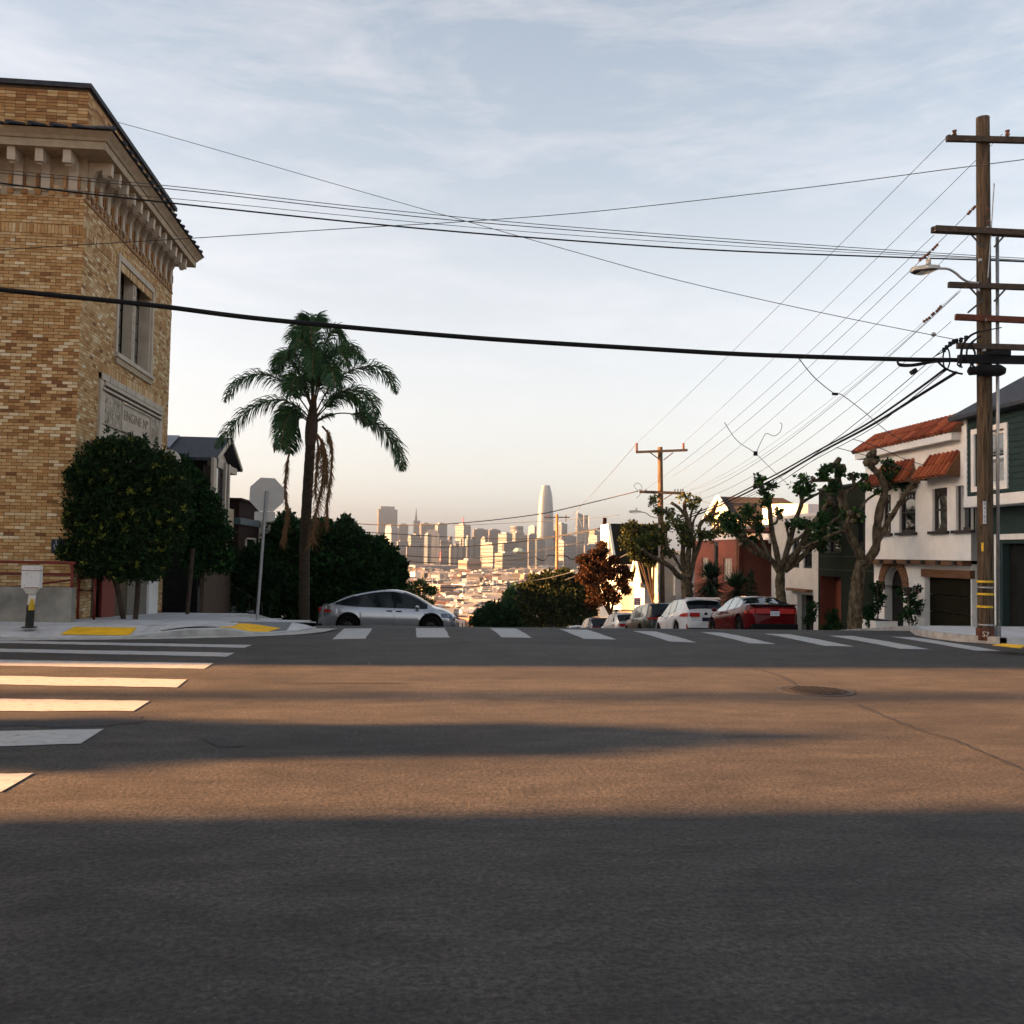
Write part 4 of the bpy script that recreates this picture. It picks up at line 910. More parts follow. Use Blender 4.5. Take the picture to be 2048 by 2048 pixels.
# spandrels turning the square head into an arch
n = 12
for k in range(n):
    t0, t1 = math.pi*k/n, math.pi*(k+1)/n
    a = (cyA+rad_y*math.cos(t0), zsp+rad_z*math.sin(t0)); b = (cyA+rad_y*math.cos(t1), zsp+rad_z*math.sin(t1))
    mb.add([(FX, a[0], a[1]), (FX, b[0], b[1]), (FX, b[0], zsp+rad_z), (FX, a[0], zsp+rad_z)], [(0, 1, 2, 3)]); mb.add([(FX, a[0], a[1]), (FX, b[0], b[1]), (FX+.3, b[0], b[1]), (FX+.3, a[0], a[1])], [(0, 1, 2, 3)])
mb.build('wall', MT['white_stucco'], wh)
bk = MB()
for k in range(17):                                   # brick arch band, voussoir by voussoir
    t0, t1 = math.pi*k/17+.012, math.pi*(k+1)/17-.012; r0_, r1_ = rad_y+.01, rad_y+.36
    P = [(FX-.05, cyA+r*math.cos(t), zsp+r*math.sin(t)) for r, t in ((r0_, t0), (r1_, t0), (r1_, t1), (r0_, t1))]
    v = MB(); v.prism(P, (.06, 0, 0), 0, random.random()); v.build('voussoir', MT['oak_beam'], wh)
for s in (-1, 1): v = MB(); v.box(FX-.07, FX+.02, cyA+s*(rad_y+.19)-.2, cyA+s*(rad_y+.19)+.2, zsp-.13, zsp-.01); v.build('impost', MT['oak_beam'], wh)
v = MB(); v.box(FX+.28, FX+.3, ar[0], ar[1], zb0-.3, zsp+rad_z); v.build('entrance_dark', MT['black'], wh)  # black sheet standing in for the dark inside the entrance
v = MB()
for k in range(4):
    z0 = zb0-.2+k*(gr[3]-zb0+.2)/4; v = MB(); v.box(FX+.17, FX+.21, gr[0], gr[1], z0+.01, z0+(gr[3]-zb0+.2)/4-.01); v.build('garage_panel', MT['garage'], wh)
v = MB(); v.box(FX-.06, FX+.1, gr[0]-.05, gr[1]+.12, gr[3], gr[3]+.24); v.build('garage_lintel', MT['oak_beam'], wh)
v = MB(); v.box(UX+.02, FX+.0, Y0, Y1, zbeam[2]-.02, zbeam[3]-.03); v.build('beam', MT['oak_beam'], wh)
nb_ = 7
for k in range(nb_): y_ = Y0+.3+k*(Y1-Y0-.6)/(nb_-1); v = MB(); v.box(UX-.08, FX, y_-.06, y_+.06, zbeam[2]+.0, zbeam[3]-.035); v.build('beam_end', MT['dark_frame'], wh)
for i, w in enumerate(wins):
    sash(wh, UX, w, MT['dark_frame'], MT['mirror_glass'] if i in (0, 2) else MT['glass'], .14, True, True, curtain=(i in (1, 3)), fw=.085)
    v = MB(); v.box(UX-.10, UX+.05, w[0]-.12, w[1]+.12, w[2]-.09, w[2]-.005); v.build('sill', MT['dark_frame'], wh)
def tile_slope(parent, yA, yB, x_out, x_in, z_lo, z_hi, hip0=0.0, hip1=0.0, pitch=.235):
    """barrel tiles laid in courses on a lean-to roof; hips cut the ends back"""
    L = math.hypot(x_in-x_out, z_hi-z_lo); nc = max(2, int(L/.36)); mbs = MB(); y = yA; i = 0
    while y < yB-.02:
        for c in range(nc):
            t0, t1 = c/nc, (c+1.12)/nc
            if t0 > 0.02 and (y+.1 < yA+hip0*t0 or y+.1 > yB-hip1*t0): continue
            t1 = min(t1, 1.0); lift = .018
            a = Vector((x_out+(x_in-x_out)*t0, y+pitch/2, z_lo+(z_hi-z_lo)*t0+lift)); b = Vector((x_out+(x_in-x_out)*t1, y+pitch/2, z_lo+(z_hi-z_lo)*t1))
            mbs.tube([a, b], [.082, .066], 7, 0, random.random(), cap=True)
        y += pitch; i += 1
    ob = mbs.build('roof_tiles', MT['roof_tile'], parent, kind='stuff' if i > 40 else None, smooth=False)
    u = MB(); u.add([(x_out, yA, z_lo-.01), (x_out, yB, z_lo-.01), (x_in, yB-hip1, z_hi-.02), (x_in, yA+hip0, z_hi-.02)], [(0, 1, 2, 3)]); u.add([(x_out, yA, z_lo-.01), (x_in, yA+hip0, z_hi-.02), (x_in, yA, z_lo-.01)], [(0, 1, 2)]); u.add([(x_out, yB, z_lo-.01), (x_in, yB-hip1, z_hi-.02), (x_in, yB, z_lo-.01)], [(0, 1, 2)])
    u.build('roof_deck', MT['oak_beam'], parent)
zlo = atX(*z7(1240, 272), 15.5).z
tile_slope(wh, Y0-.05, Y1+.28, UX-.32, UX+.45, zlo, zlo+.64, 0, .45)
v = MB(); v.box(UX-.28, UX+.1, Y0, Y1+.22, zlo-.24, zlo-.02); v.build('fascia', MT['white_trim'], wh)
a1 = rect(15.3, z7(1040, 445), z7(1262, 555)); a2 = rect(15.3, z7(1335, 362), z7(1740, 530))
aw = (wins[0][0]+wins[0][1])/2
for (aa, bb_) in ((wins[1][0]-.25, wins[0][1]+.28), (Y0+.02, wins[2][1]+.3)):
    tile_slope(wh, aa, bb_, UX-.48, UX, zt_+.28, zt_+1.02, .0 if aa < Y0+.1 else .4, .55)
# wall lamps, number tiles, mail boxes
for (x_, y_) in (z7(935, 1405), z7(1178, 1420)):
    q = atX(x_, y_, FX-.18); ob = MB(); ob.obox(q, (.2, .24, .1)); ob.obox(q-Vector((0, 0, .14)), (.13, .16, .18)); ob.bar(q+Vector((0, 0, .0)), (FX, q.y, q.z+.02), .05)
    link(ob.build('wall_lantern', MT['dark_frame']), None, 'black wall lantern left of the arched entrance' if x_ < 1770 else 'black wall lantern right of the arched entrance', 'lantern')
for y_ in (1412, 1447):
    q = atX(*z7(1250, y_), FX-.02); ob = MB(); ob.obox(q, (.02, .17, .13)); ob.obox(q-Vector((.012, 0, 0)), (.006, .10, .07), mi=1); ob.build('house_number_tile', [MT['sign_red'], MT['plate']], wh)
for y_ in (1537, 1602):
    q = atX(*z7(1247, y_), FX-.08); ob = MB(); ob.obox(q, (.15, .28, .15)); ob.obox(q+Vector((-.02, 0, .085)), (.18, .30, .025)); ob.obox(q-Vector((.078, 0, .03)), (.006, .1, .02), mi=1)
    link(ob.build('mailbox', [MT['black_paint'], MT['galv']]), None, ('upper' if y_ < 1570 else 'lower')+' black mailbox on the white wall beside the garage', 'mailbox')
for nm, lab, p0, p1, cx, h, rr3 in (('planter', 'square white planter at the left of the arched entrance', z7(835, 1727), z7(978, 1790), z7(945, 1620), 1.15, .16), ('planter', 'low white planter in front of the arched entrance', z7(1065, 1775), z7(1225, 1802), z7(1140, 1640), 1.35, .42)):
    a = atX(p0[0], p1[1], 15.2); b = atX(p1[0], p1[1], 15.2); z0 = zr(30)-.02; hh = .42 if 'square' in lab else .16
    pl = thing(nm, lab, 'planter'); ob = MB(); ob.box(15.0, 15.75, b.y, a.y, z0-.2, z0+hh); ob.build('box', MT['white_stucco'], pl); ob = MB(); ob.box(15.06, 15.69, b.y+.06, a.y-.06, z0+hh, z0+hh+.01); ob.build('soil', MT['bark_dark'], pl)
    cy = (a.y+b.y)/2; lab2 = 'slender leafy shrub growing in the square white planter' if 'square' in lab else 'bushy green shrub in the low planter before the arched doorway'
    sh = thing('potted_shrub', lab2, 'shrub'); sm = MB()
    for k in range(5):
        t = random.uniform(-.2, .2); sm.tube(smooth_path([(15.4, cy, z0+hh), (15.4+t*.5, cy+t, z0+hh+h*.5), (15.4+t, cy+t*1.6, z0+hh+h)], 4), [.02]*9, 5)
    sm.build('stem', MT['bark_dark'], sh)
    cl = [((15.4+random.uniform(-rr3, rr3)*.7, cy+random.uniform(-rr3, rr3), z0+hh+h*(.25+.75*k/9)), (.15, .17, .13), 42) for k in range(10)]
    leaves('foliage', cl, MT['leaf_green'], sh, .12, 1.4)
# ---- green shingled corner house
gh = thing('green_shingle_house', 'dark green shingled corner house with white trim behind the big utility pole', 'house')
GX = 15.3; g1_ = atX(1931, 950, GX).y; g0_ = 20.3
mb = MB(); zt0 = atX(1931, 1015, GX).z; ztop = atX(1929, 834, GX).z
gwin = rect(GX, z7(1695, 222), z7(1760, 630)); gwin = (gwin[0]-1.0, gwin[1]-.05, gwin[2], gwin[3], .15)
facade(mb, GX, g0_, g1_, zt0+.3, ztop, [gwin], .15)
low = (g1_-2.6, g1_-.75, -1.2, zt0-1.0, .3)
facade(mb, FX-.1, g0_, g1_, -1.5, zt0+.2, [low], .3)
mb.build('wall', MT['green_siding'], gh)
z = zt0+.32; k = 0
while z < ztop-.05:                                     # lapped shingle courses
    for (ya, yb) in ((g0_, gwin[0]-.1), (gwin[1]+.1, g1_-.12)) if gwin[2]-.2 < z < gwin[3]+.1 else ((g0_, g1_-.12),):
        v = MB(); v.prism([(GX-.004, ya, z+.15), (GX-.022, ya, z), (GX-.004, ya, z)], (0, yb-ya, 0)); v.build('shingle_course', MT['green_siding'], gh)
    z += .16; k += 1
v = MB(); v.box(GX-.04, GX+.06, g1_-.12, g1_+.02, zt0, ztop); v.build('corner_board', MT['white_trim'], gh)
v = MB(); v.box(GX-.05, FX, g0_, g1_+.02, zt0, zt0+.29); v.build('belt_course', MT['white_trim'], gh)
v = MB(); v.box(FX-.16, FX-.08, g1_-.15, g1_+.0, -1.2, zt0); v.box(FX-.16, FX-.08, g1_-.62, g1_-.44, -1.2, zt0-.9); v.box(FX-.16, FX-.08, g1_-2.8, g1_-.44, zt0-.9, zt0-.75); v.box(FX-.16, FX-.08, g1_-2.9, g1_-2.74, -1.2, zt0-.9); v.build('door_trim', MT['white_trim'], gh)
sash(gh, GX, gwin, MT['white_trim'], MT['glass'], .12, True, fw=.09)
v = MB(); v.box(GX-.05, GX, gwin[0]-.14, gwin[0], gwin[2]-.14, gwin[3]+.14); v.box(GX-.05, GX, gwin[1], gwin[1]+.14, gwin[2]-.14, gwin[3]+.14); v.box(GX-.05, GX, gwin[0], gwin[1], gwin[3], gwin[3]+.14); v.box(GX-.05, GX, gwin[0], gwin[1], gwin[2]-.14, gwin[2]); v.build('window_trim', MT['white_trim'], gh)
v = MB(); v.box(FX+.1, FX+.14, low[0], low[1], low[2], low[3]); v.build('entry_door', MT['dark_wall'], gh)
v = MB(); rz_ = atX(*z7(1690, 5), GX+.8).z
v.add([(GX-.35, g0_, ztop), (GX-.35, g1_+.3, ztop), (GX+3.0, g1_-1.2, ztop+2.1), (GX+3.0, g0_, ztop+2.1), (GX+6.3, g1_+.3, ztop)], [(0, 1, 2, 3), (1, 4, 2)]); v.add([(GX-.35, g0_, ztop-.1), (GX-.35, g1_+.3, ztop-.1), (GX-.35, g1_+.3, ztop), (GX-.35, g0_, ztop)], [(0, 1, 2, 3)]); v.add([(GX-.35, g0_, ztop-.1), (GX-.35, g1_+.3, ztop-.1), (GX+1, g1_+.3, ztop-.1), (GX+1, g0_, ztop-.1)], [(0, 1, 2, 3)])
v.build('roof', MT['roof_slate'], gh, recalc=False)
# ---- modern dark green house
mg = thing('modern_house', 'boxy dark green modern house with a rust red garage recess and bright window', 'house')
Y2 = atX(1637, 1100, FX).y; mb = MB(); zt = atX(1700, 972, FX).z
ow = rect(FX, z7(515, 905), z7(668, 1142)); og = rect(FX, z7(497, 1325), z7(665, 1760)); os_ = rect(FX, z7(800, 780), z7(832, 1065))
facade(mb, FX, Y1+.02, Y2, G(36)-1, zt, [ow[:4]+(.15,), (og[0], og[1], G(34)-.5, og[3], .7), os_[:4]+(.15,)], .2)
mb.build('wall', MT['modern_green'], mg)
v = MB(); v.box(FX+.62, FX+.66, og[0], og[1], G(34)-.5, og[3]); v.build('garage_door', MT['red_panel'], mg)
v = MB(); v.box(FX+.02, FX+.6, og[1]-.04, og[1]-.012, G(34)-.5, og[3]-.01); v.build('recess_side', MT['red_panel'], mg)
w_ = sash(mg, FX, ow, MT['black_paint'], MT['mirror_glass'], .12, False, fw=.05); v = MB(); v.box(FX+.03, FX+.12, ow[1]-.75, ow[1]-.60, ow[2], ow[3]); v.build('mullion', MT['black_paint'], w_)
sash(mg, FX, os_, MT['black_paint'], MT['glass'], .12, False, fw=.04)
v = MB(); v.box(FX-.06, FX+3, Y1+.02, Y2, zt, zt+.08); v.build('parapet_cap', MT['black_paint'], mg)
v = MB()
for k in range(9): z_ = og[3]+.35+k*.55; 
for z_ in (og[3]+.25, ow[2]-.15, ow[3]+.3): v.box(FX-.012, FX+.0, Y1+.02, Y2, z_, z_+.03)
v.build('cladding_joint', MT['black_paint'], mg)
# ---- pale stucco house
ps = thing('pale_stucco_house', 'pale stucco house with two narrow dark windows behind the middle pollarded tree', 'house')
Y3 = atX(1543, 1100, FX).y; zt = atX(*z7(390, 862), FX).z; mb = MB()
o1 = rect(FX, z7(375, 1095), z7(440, 1262)); o2 = rect(FX, z7(290, 1100), z7(342, 1262)); o3 = rect(FX, z7(325, 1465), z7(452, 1720))
o1 = o1[:2]+(o1[2], o1[3]+.35); o2 = (o2[0], o2[1], o1[2], o1[3])
facade(mb, FX, Y2+.02, Y3, G(40)-1.2, zt, [o1+(.15,), o2+(.15,), (o3[0], o3[1], G(38)-.6, o3[3], .25)], .2); mb.build('wall', MT['grey_stucco'], ps)
for o in (o1, o2): sash(ps, FX, o, MT['black_paint'], MT['glass'], .12, True, curtain=True, fw=.08)
v = MB(); v.box(FX+.2, FX+.24, o3[0], o3[1], G(38)-.6, o3[3]); v.box(FX+.16, FX+.2, (o3[0]+o3[1])/2-.05, (o3[0]+o3[1])/2+.05, G(38)-.6, o3[3]); v.build('garage_door', MT['glass'], ps)
eb = rect(FX, z7(285, 1420), z7(448, 1440)); v = MB(); v.box(FX-.28, FX, eb[0], eb[1], eb[2], eb[3]); v.build('eyebrow_ledge', MT['oak_beam'], ps)
v = MB(); v.box(FX-.05, FX+.3, Y2+.02, Y3, zt, zt+.12); v.build('parapet', MT['white_trim'], ps)
# sun-lit round bay and penthouse above, set back
pt = thing('upper_house', 'pale rounded upper storey catching the sun above the stucco house', 'house')
q = atX(*z6(1650, 740), 18.5); v = MB(); v.tube([(q.x+.6, q.y, zt-1), (q.x+.6, q.y, zt+.95)], 1.6, 20); v.build('round_bay', MT['white_stucco'], pt, smooth=False)
v = MB(); v.box(18.8, 24, Y2, Y3+.5, zt-1, zt+.35); v.build('wall', MT['cream_trim'], pt); v = MB(); v.box(18.2, 24, Y2-.1, Y3-1.6, zt+.35, zt+1.2); v.build('red_parapet', MT['red_brick'], pt)
# ---- brick stair house
bs = thing('brick_porch_house', 'red brick porch house with terrazzo steps and white door frame', 'house')
Y4 = atX(1476, 1100, FX).y; zt = atX(*z6(1400, 790), FX).z; mb = MB()
mb.box(FX+2.2, FX+9, Y3+.02, Y4, G(44)-1, zt); mb.build('wall', MT['red_panel'], bs)
bj = MB(); z = G(44)+1.2; r_ = 0
while z < zt-.1:
    y = Y3+.1+(r_ % 2)*.15
    while y < Y4-.3: bj.box(FX+2.17, FX+2.21, y+.01, y+.29, z+.01, z+.10, 0, random.random()); y += .30
    z += .11; r_ += 1
bj.build('brickwork', MT['red_brick'], bs, kind='stuff')
v = MB(); q = atX(1545, 1100, FX).y; v.box(FX+2.05, FX+2.2, Y3+.05, Y3+.35, G(44)+1.2, G(44)+3.7); v.box(FX+2.05, FX+2.2, Y3+1.35, Y3+1.65, G(44)+1.2, G(44)+3.7); v.build('door_frame', MT['white_trim'], bs)
v = MB(); v.box(FX+2.12, FX+2.22, Y3+.35, Y3+1.35, G(44)+1.2, G(44)+3.6); v.build('front_door', MT['black'], bs)
v = MB(); v.tube([(FX+2.0, Y3+.85, G(44)+2.6), (FX+1.95, Y3+.85, G(44)+2.35)], [.12, .05], 8); v.build('hanging_pot', MT['white_trim'], bs)
for k in range(7): v = MB(); v.box(FX+.2+k*.28, FX+2.2, Y3+.05, Y4-1.2, G(44)-.6+k*.26, G(44)-.6+(k+1)*.26-.04); v.box(FX+.17+k*.28, FX+2.2, Y3+.05, Y4-1.2, G(44)-.6+(k+1)*.26-.038, G(44)-.6+(k+1)*.26); v.build('step', MT['concrete_dark'], bs)
v = MB(); v.box(FX-.1, FX+2.3, Y3+.05, Y4, zt, zt+.16); v.box(FX-.05, FX+.15, Y4-.3, Y4-.05, G(44), zt); v.build('porch_roof', MT['red_panel'], bs); v = MB(); v.box(FX-.14, FX+.3, Y3+.4, Y4-1.0, zt+.165, zt+.3); v.build('roof_edge', MT['cream_trim'], bs)
# ---- pink house
pk = thing('pink_house', 'salmon pink stucco house with pale paned windows behind the spiky yuccas', 'house')
Y5 = atX(1390, 1100, FX).y; zt = atX(*z6(1150, 850), FX).z; mb = MB()
o1 = rect(FX, z6(1185, 990), z6(1250, 1170)); o2 = rect(FX, z6(1020, 985), z6(1068, 1170)); o2 = o2[:2]+o1[2:]
facade(mb, FX, Y4+.02, Y5, G(50)-1.2, zt, [o1+(.15,), o2+(.15,)], .15); mb.build('wall', MT['pink'], pk)
for o in (o1, o2):
    w_ = sash(pk, FX, o, MT['cream_trim'], MT['curtain'], .12, True, fw=.1); v = MB()
    for f in (.33, .66): v.box(FX+.06, FX+.10, o[0]+(o[1]-o[0])*f-.02, o[0]+(o[1]-o[0])*f+.02, o[2], o[3])
    for k in range(1, 8): v.box(FX+.06, FX+.10, o[0], o[1], o[2]+(o[3]-o[2])*k/8-.015, o[2]+(o[3]-o[2])*k/8+.015)
    v.build('glazing_bars', MT['cream_trim'], w_)
v = MB(); v.box(FX-.05, FX+.25, Y4+.02, Y5, zt, zt+.16); v.build('parapet_cap', MT['white_trim'], pk)
q = atX(*z6(1130, 1000), FX); v = MB(); v.box(FX-.02, FX+.03, q.y-.35, q.y+.35, G(50), zt-.1); v.build('drain_recess', MT['dark_frame'], pk); v = MB(); v.tube([(FX-.08, q.y-.2, G(50)), (FX-.08, q.y-.2, zt-.3)], .05, 6); v.build('drainpipe', MT['wire'], pk)
v = MB(); v.box(FX-.06, FX+.05, Y4+.02, Y4+.2, G(48), zt+.2); v.build('corner_strip', MT['oak_beam'], pk)
# ---- gabled house set back uphill (dark roof above the pink house)
gb = thing('dark_roofed_house', 'cream house under a large dark gable roof rising behind the pink house', 'house')
zR_ = atY(1480, 994, 52).z; zE_ = atY(1500, 1037, 48.6).z; xa = atY(1436, 994, 52).x; xb = atY(1566, 996, 52).x
mb = MB(); mb.add([(xa-.4, 48.5, zE_), (xb+1.0, 48.5, zE_), (xb, 52, zR_), (xa, 52, zR_), (xa-.4, 53.6, zE_), (xb+1.0, 53.6, zE_)], [(0, 1, 2, 3), (3, 2, 5, 4), (1, 5, 2)]); mb.build('roof', MT['roof_brown'], gb)
mb = MB(); mb.box(xa+.1, xb+.6, 48.9, 53.4, -4, zE_-.02); mb.build('wall', MT['victorian'], gb)
mb = MB(); mb.add([(xa+.1, 48.9, zE_-.02), (xa+.1, 53.4, zE_-.02), (xa+.1, 52, zR_-.12)], [(0, 1, 2)]); mb.build('gable', MT['victorian'], gb, recalc=False)
mb = MB(); mb.bar((xa-.38, 48.5, zE_), (xa-.02, 52, zR_), .1, .2); mb.bar((xa-.38, 53.6, zE_), (xa-.02, 52, zR_), .1, .2); mb.build('bargeboard', MT['white_trim'], gb)
for x_ in (xa+1.6, xa+3.6): mb = MB(); mb.box(x_, x_+.9, 48.86, 48.9, zE_-1.5, zE_-.35); w_ = mb.build('window', MT['white_trim'], gb); mb = MB(); mb.box(x_+.08, x_+.82, 48.84, 48.858, zE_-1.42, zE_-.43); mb.build('pane', MT['glass'], w_)
# ---- grey-blue house with sun-lit bay
gy = thing('grey_blue_house', 'grey blue house with a warm lit bay window behind the far utility pole', 'house')
Y6 = atX(1329, 1120, FX).y; zt = atX(*z6(800, 960), FX).z; mb = MB(); mb.box(FX, 25, Y5+.02, Y6, G(57)-1.2, zt); mb.build('wall', MT['grey_blue'], gy)
mb = MB(); mb.box(FX-.9, FX, Y6-2.4, Y6-.3, G(57), zt-.1); mb.build('bay', MT['cream_trim'], gy)
for y_ in (Y6-2.2, Y6-1.2): v = MB(); v.box(FX-.94, FX-.9, y_, y_+.75, zt-2.5, zt-.6); wf = v.build('window', MT['white_trim'], gy); v = MB(); v.box(FX-.95, FX-.935, y_+.08, y_+.67, zt-2.42, zt-.68); v.build('pane', MT['curtain'], wf)
q0_ = rect(FX, z6(765, 1060), z6(815, 1275)); v = MB(); v.box(FX-.05, FX, q0_[0], q0_[1], q0_[2], q0_[3]); wf = v.build('window', MT['white_trim'], gy); v = MB(); v.box(FX-.06, FX-.05, q0_[0]+.15, q0_[1]-.15, q0_[2]+.25, q0_[3]-.1); v.build('pane', MT['curtain'], wf)
mb = MB(); mb.box(FX-.1, 25, Y5, Y6+.1, zt, zt+.2); mb.build('cornice', MT['cream_trim'], gy)
# ---- white clapboard house with a gabled porch
cb = thing('clapboard_house', 'white clapboard house with a small steep gable porch beyond the second utility pole', 'house')
yS = 66.5; q = atY(1243, 1130, yS); zt = q.z; mb = MB(); mb.box(q.x, 27, yS, yS+4.5, G(70)-1, zt); mb.build('wall', MT['clapboard'], cb)
z = G(66); 
while z < zt-.1: v = MB(); v.prism([(q.x, yS-.004, z+.24), (q.x, yS-.03, z), (q.x, yS-.004, z)], (27-q.x, 0, 0)); v.build('clapboard', MT['clapboard'], cb); z += .26
ap = atY(1289, 1116, yS-1.2); fl = atY(1273, 1164, yS-1.2); fr_ = atY(1304, 1170, yS-1.2); 
mb = MB(); X0_, X1_ = ap.x-.0, ap.x+3.0
mb.add([(fl.x, yS-3.2, fl.z), (fl.x, yS-.1, fl.z), (fl.x+.0, yS-1.65, ap.z)], [(0, 1, 2)]); mb.build('porch_gable', MT['victorian'], cb, recalc=False)
mb = MB(); mb.add([(fl.x-.2, yS-3.4, fl.z-.05), (X1_+1, yS-3.4, fl.z-.05), (X1_+1, yS-1.65, ap.z+.05), (fl.x-.2, yS-1.65, ap.z+.05), (X1_+1, yS+.1, fl.z-.05), (fl.x-.2, yS+.1, fl.z-.05)], [(0, 1, 2, 3), (3, 2, 4, 5)]); mb.build('porch_roof', MT['shingle_dark'], cb, recalc=False)
mb = MB(); mb.bar((fl.x-.22, yS-3.4, fl.z-.05), (fl.x-.22, yS-1.65, ap.z+.05), .12, .2); mb.bar((fl.x-.22, yS+.1, fl.z-.05), (fl.x-.22, yS-1.65, ap.z+.05), .12, .2); mb.box(fl.x-.25, fl.x+.1, yS-3.3, yS, fl.z-.3, fl.z-.06); mb.build('bargeboard', MT['white_trim'], cb)
mb = MB(); mb.box(fl.x+.1, X1_, yS-3.1, yS, G(64)-.5, fl.z-.05); mb.build('porch_wall', MT['clapboard'], cb)
# ---- black shingled house behind, with bright street gable
bh = thing('black_shingle_house', 'tall house with a black shingled side wall and brilliant sunlit street front', 'house')
yS = 78; tl_ = atY(1219, 1047, yS); bl_ = atY(1229, 1110, yS); tr_ = atY(1335, 1049, yS)
mb = MB(); mb.prism([(tl_.x, yS, tl_.z), (tr_.x, yS, tr_.z), (tr_.x, yS, G(78)-2), (bl_.x, yS, G(78)-2), (bl_.x, yS, bl_.z)], (0, .15, 0)); mb.build('side_wall', MT['shingle_dark'], bh)
mb = MB(); a = atX(1202, 1050, tl_.x); mb.box(tl_.x-.02, tr_.x, yS+.155, a.y, G(78)-2, tl_.z-.02); mb.build('wall', MT['clapboard'], bh)
mb = MB(); mb.bar((tl_.x-.05, yS-.03, tl_.z), (bl_.x-.05, yS-.03, bl_.z), .12, .22); mb.build('bargeboard', MT['white_trim'], bh)
mb = MB(); mb.box(tl_.x-.06, tl_.x-.02, yS+1.0, yS+2.2, tl_.z-4.3, tl_.z-2.2); mb.build('window', MT['oak_beam'], bh)
mb = MB(); mb.box(tl_.x+.1, tl_.x+.4, a.y-.5, a.y-.2, tl_.z-.1, tl_.z+.6); mb.build('chimney', MT['brown_wall'], bh)
# parking sign board
ns = thing('parking_sign', 'red and white notice board on a post behind the parked cars', 'sign')
c_ = atd(1275, 1203, 58); mb = MB(); mb.obox(c_, (.42, .02, .46)); bd = mb.build('board', MT['plate'], ns)
for k in range(4): v = MB(); v.obox(c_+Vector((0, -.014, .17-k*.11)), (.36, .006, .05)); v.build('red_line', MT['sign_red'], bd)
v = MB(); v.tube([(c_.x-.2, c_.y+.03, G(c_.y)), (c_.x-.2, c_.y+.03, c_.z+.2)], .025, 6); v.build('post', MT['galv'], ns)

# ================================================================== UTILITY POLES
DP = 18.9
def P(px, py, d=DP): return atd(px, py, d)
up = thing('utility_pole', 'tall weathered wooden utility pole with four crossarms at the right edge', 'utility pole')
bt = P(1972, 1283); tp_ = P(1965.5, 235)
mb = MB(); N = 40; mb.tube([bt.lerp(tp_, k/N) for k in range(N+1)], [(.156-.032*k/N)*(1+random.uniform(-.012, .012)) for k in range(N+1)], 20); mb.build('shaft', MT['wood_pole'], up, smooth=True)
def arm(pL, pR, th, m, parent, dy=-.16, name='crossarm', d=DP):
    a = P(*pL, d=d)+Vector((0, dy, 0)); b = P(*pR, d=d)+Vector((0, dy, 0)); v = MB(); v.bar(a, b, .09, th); return v.build(name, m, parent), a, b
arm((1859, 464), (2082, 475), .115, MT['wood_arm'], up, -.2); arm((1874, 453), (2075, 463), .115, MT['wood_arm'], up, .2)
arm((1888, 574), (2062, 580), .105, MT['wood_arm'], up); arm((1902, 638), (2050, 645), .115, MT['wood_red'], up); arm((1905, 695), (2048, 699), .11, MT['wood_arm'], up)
_, ta, tb = arm((1884, 284), (2046, 288), .11, MT['wood_arm'], up)
for x_ in (1900, 2005): v = MB(); insulator_pts = (P(x_, 281)+Vector((0, -.16, 0)), P(x_, 268)+Vector((0, -.16, 0))); v.tube([insulator_pts[0], insulator_pts[0].lerp(insulator_pts[1], .4), insulator_pts[0].lerp(insulator_pts[1], .6), insulator_pts[1]], [.02, .05, .03, .05], 8); v.build('top_insulator', MT['porcelain'], up)
for (a, b) in (((1931, 474), (1956, 499)), ((1999, 476), (1979, 499)), ((1929, 580), (1957, 607)), ((2000, 583), (1979, 607)), ((1925, 630), (1957, 604))):
    v = MB(); v.bar(P(*a)+Vector((0, -.18, 0)), P(*b)+Vector((0, -.15, 0)), .015, .035); v.build('brace', MT['wire'], up)
v = MB(); v.tube([P(1988.5, 478)+Vector((0, -.1, 0)), P(1990, 1262)+Vector((0, -.1, 0))], .034, 10); v.build('conduit', MT['galv'], up, smooth=True)
v = MB(); v.tube([P(1990, 1250)+Vector((0, -.1, 0)), P(1990.5, 1279)+Vector((0, -.1, 0))], .055, 10); v.build('conduit_shoe', MT['concrete_dark'], up)
v = MB(); v.tube([P(1980, 372)+Vector((0, -.14, 0)), P(1973, 470)+Vector((0, -.15, 0)), P(1966, 560)+Vector((0, -.16, 0))], .012, 5); v.build('ground_wire', MT['galv'], up)
a = P(1921, 747); b = P(1993, 747)
v = MB(); dy = Vector((0, -.26, 0)); v.tube([a+dy, a+dy+Vector((.03, 0, 0)), P(1940, 746)+dy, P(1944, 746)+dy, P(1984, 746)+dy, b+dy], [.04, .085, .085, .115, .115, .07], 14); v.build('splice_case', MT['cable'], up)
v = MB(); v.bar(P(1905, 722)+Vector((0, -.2, 0)), P(2040, 724)+Vector((0, -.2, 0)), .10, .16); v.build('cable_bracket', MT['cable'], up); v = MB(); v.obox(P(1983, 711)+Vector((0, -.2, 0)), (.42, .22, .09)); v.build('terminal_box', MT['cable'], up)
lp = MB()
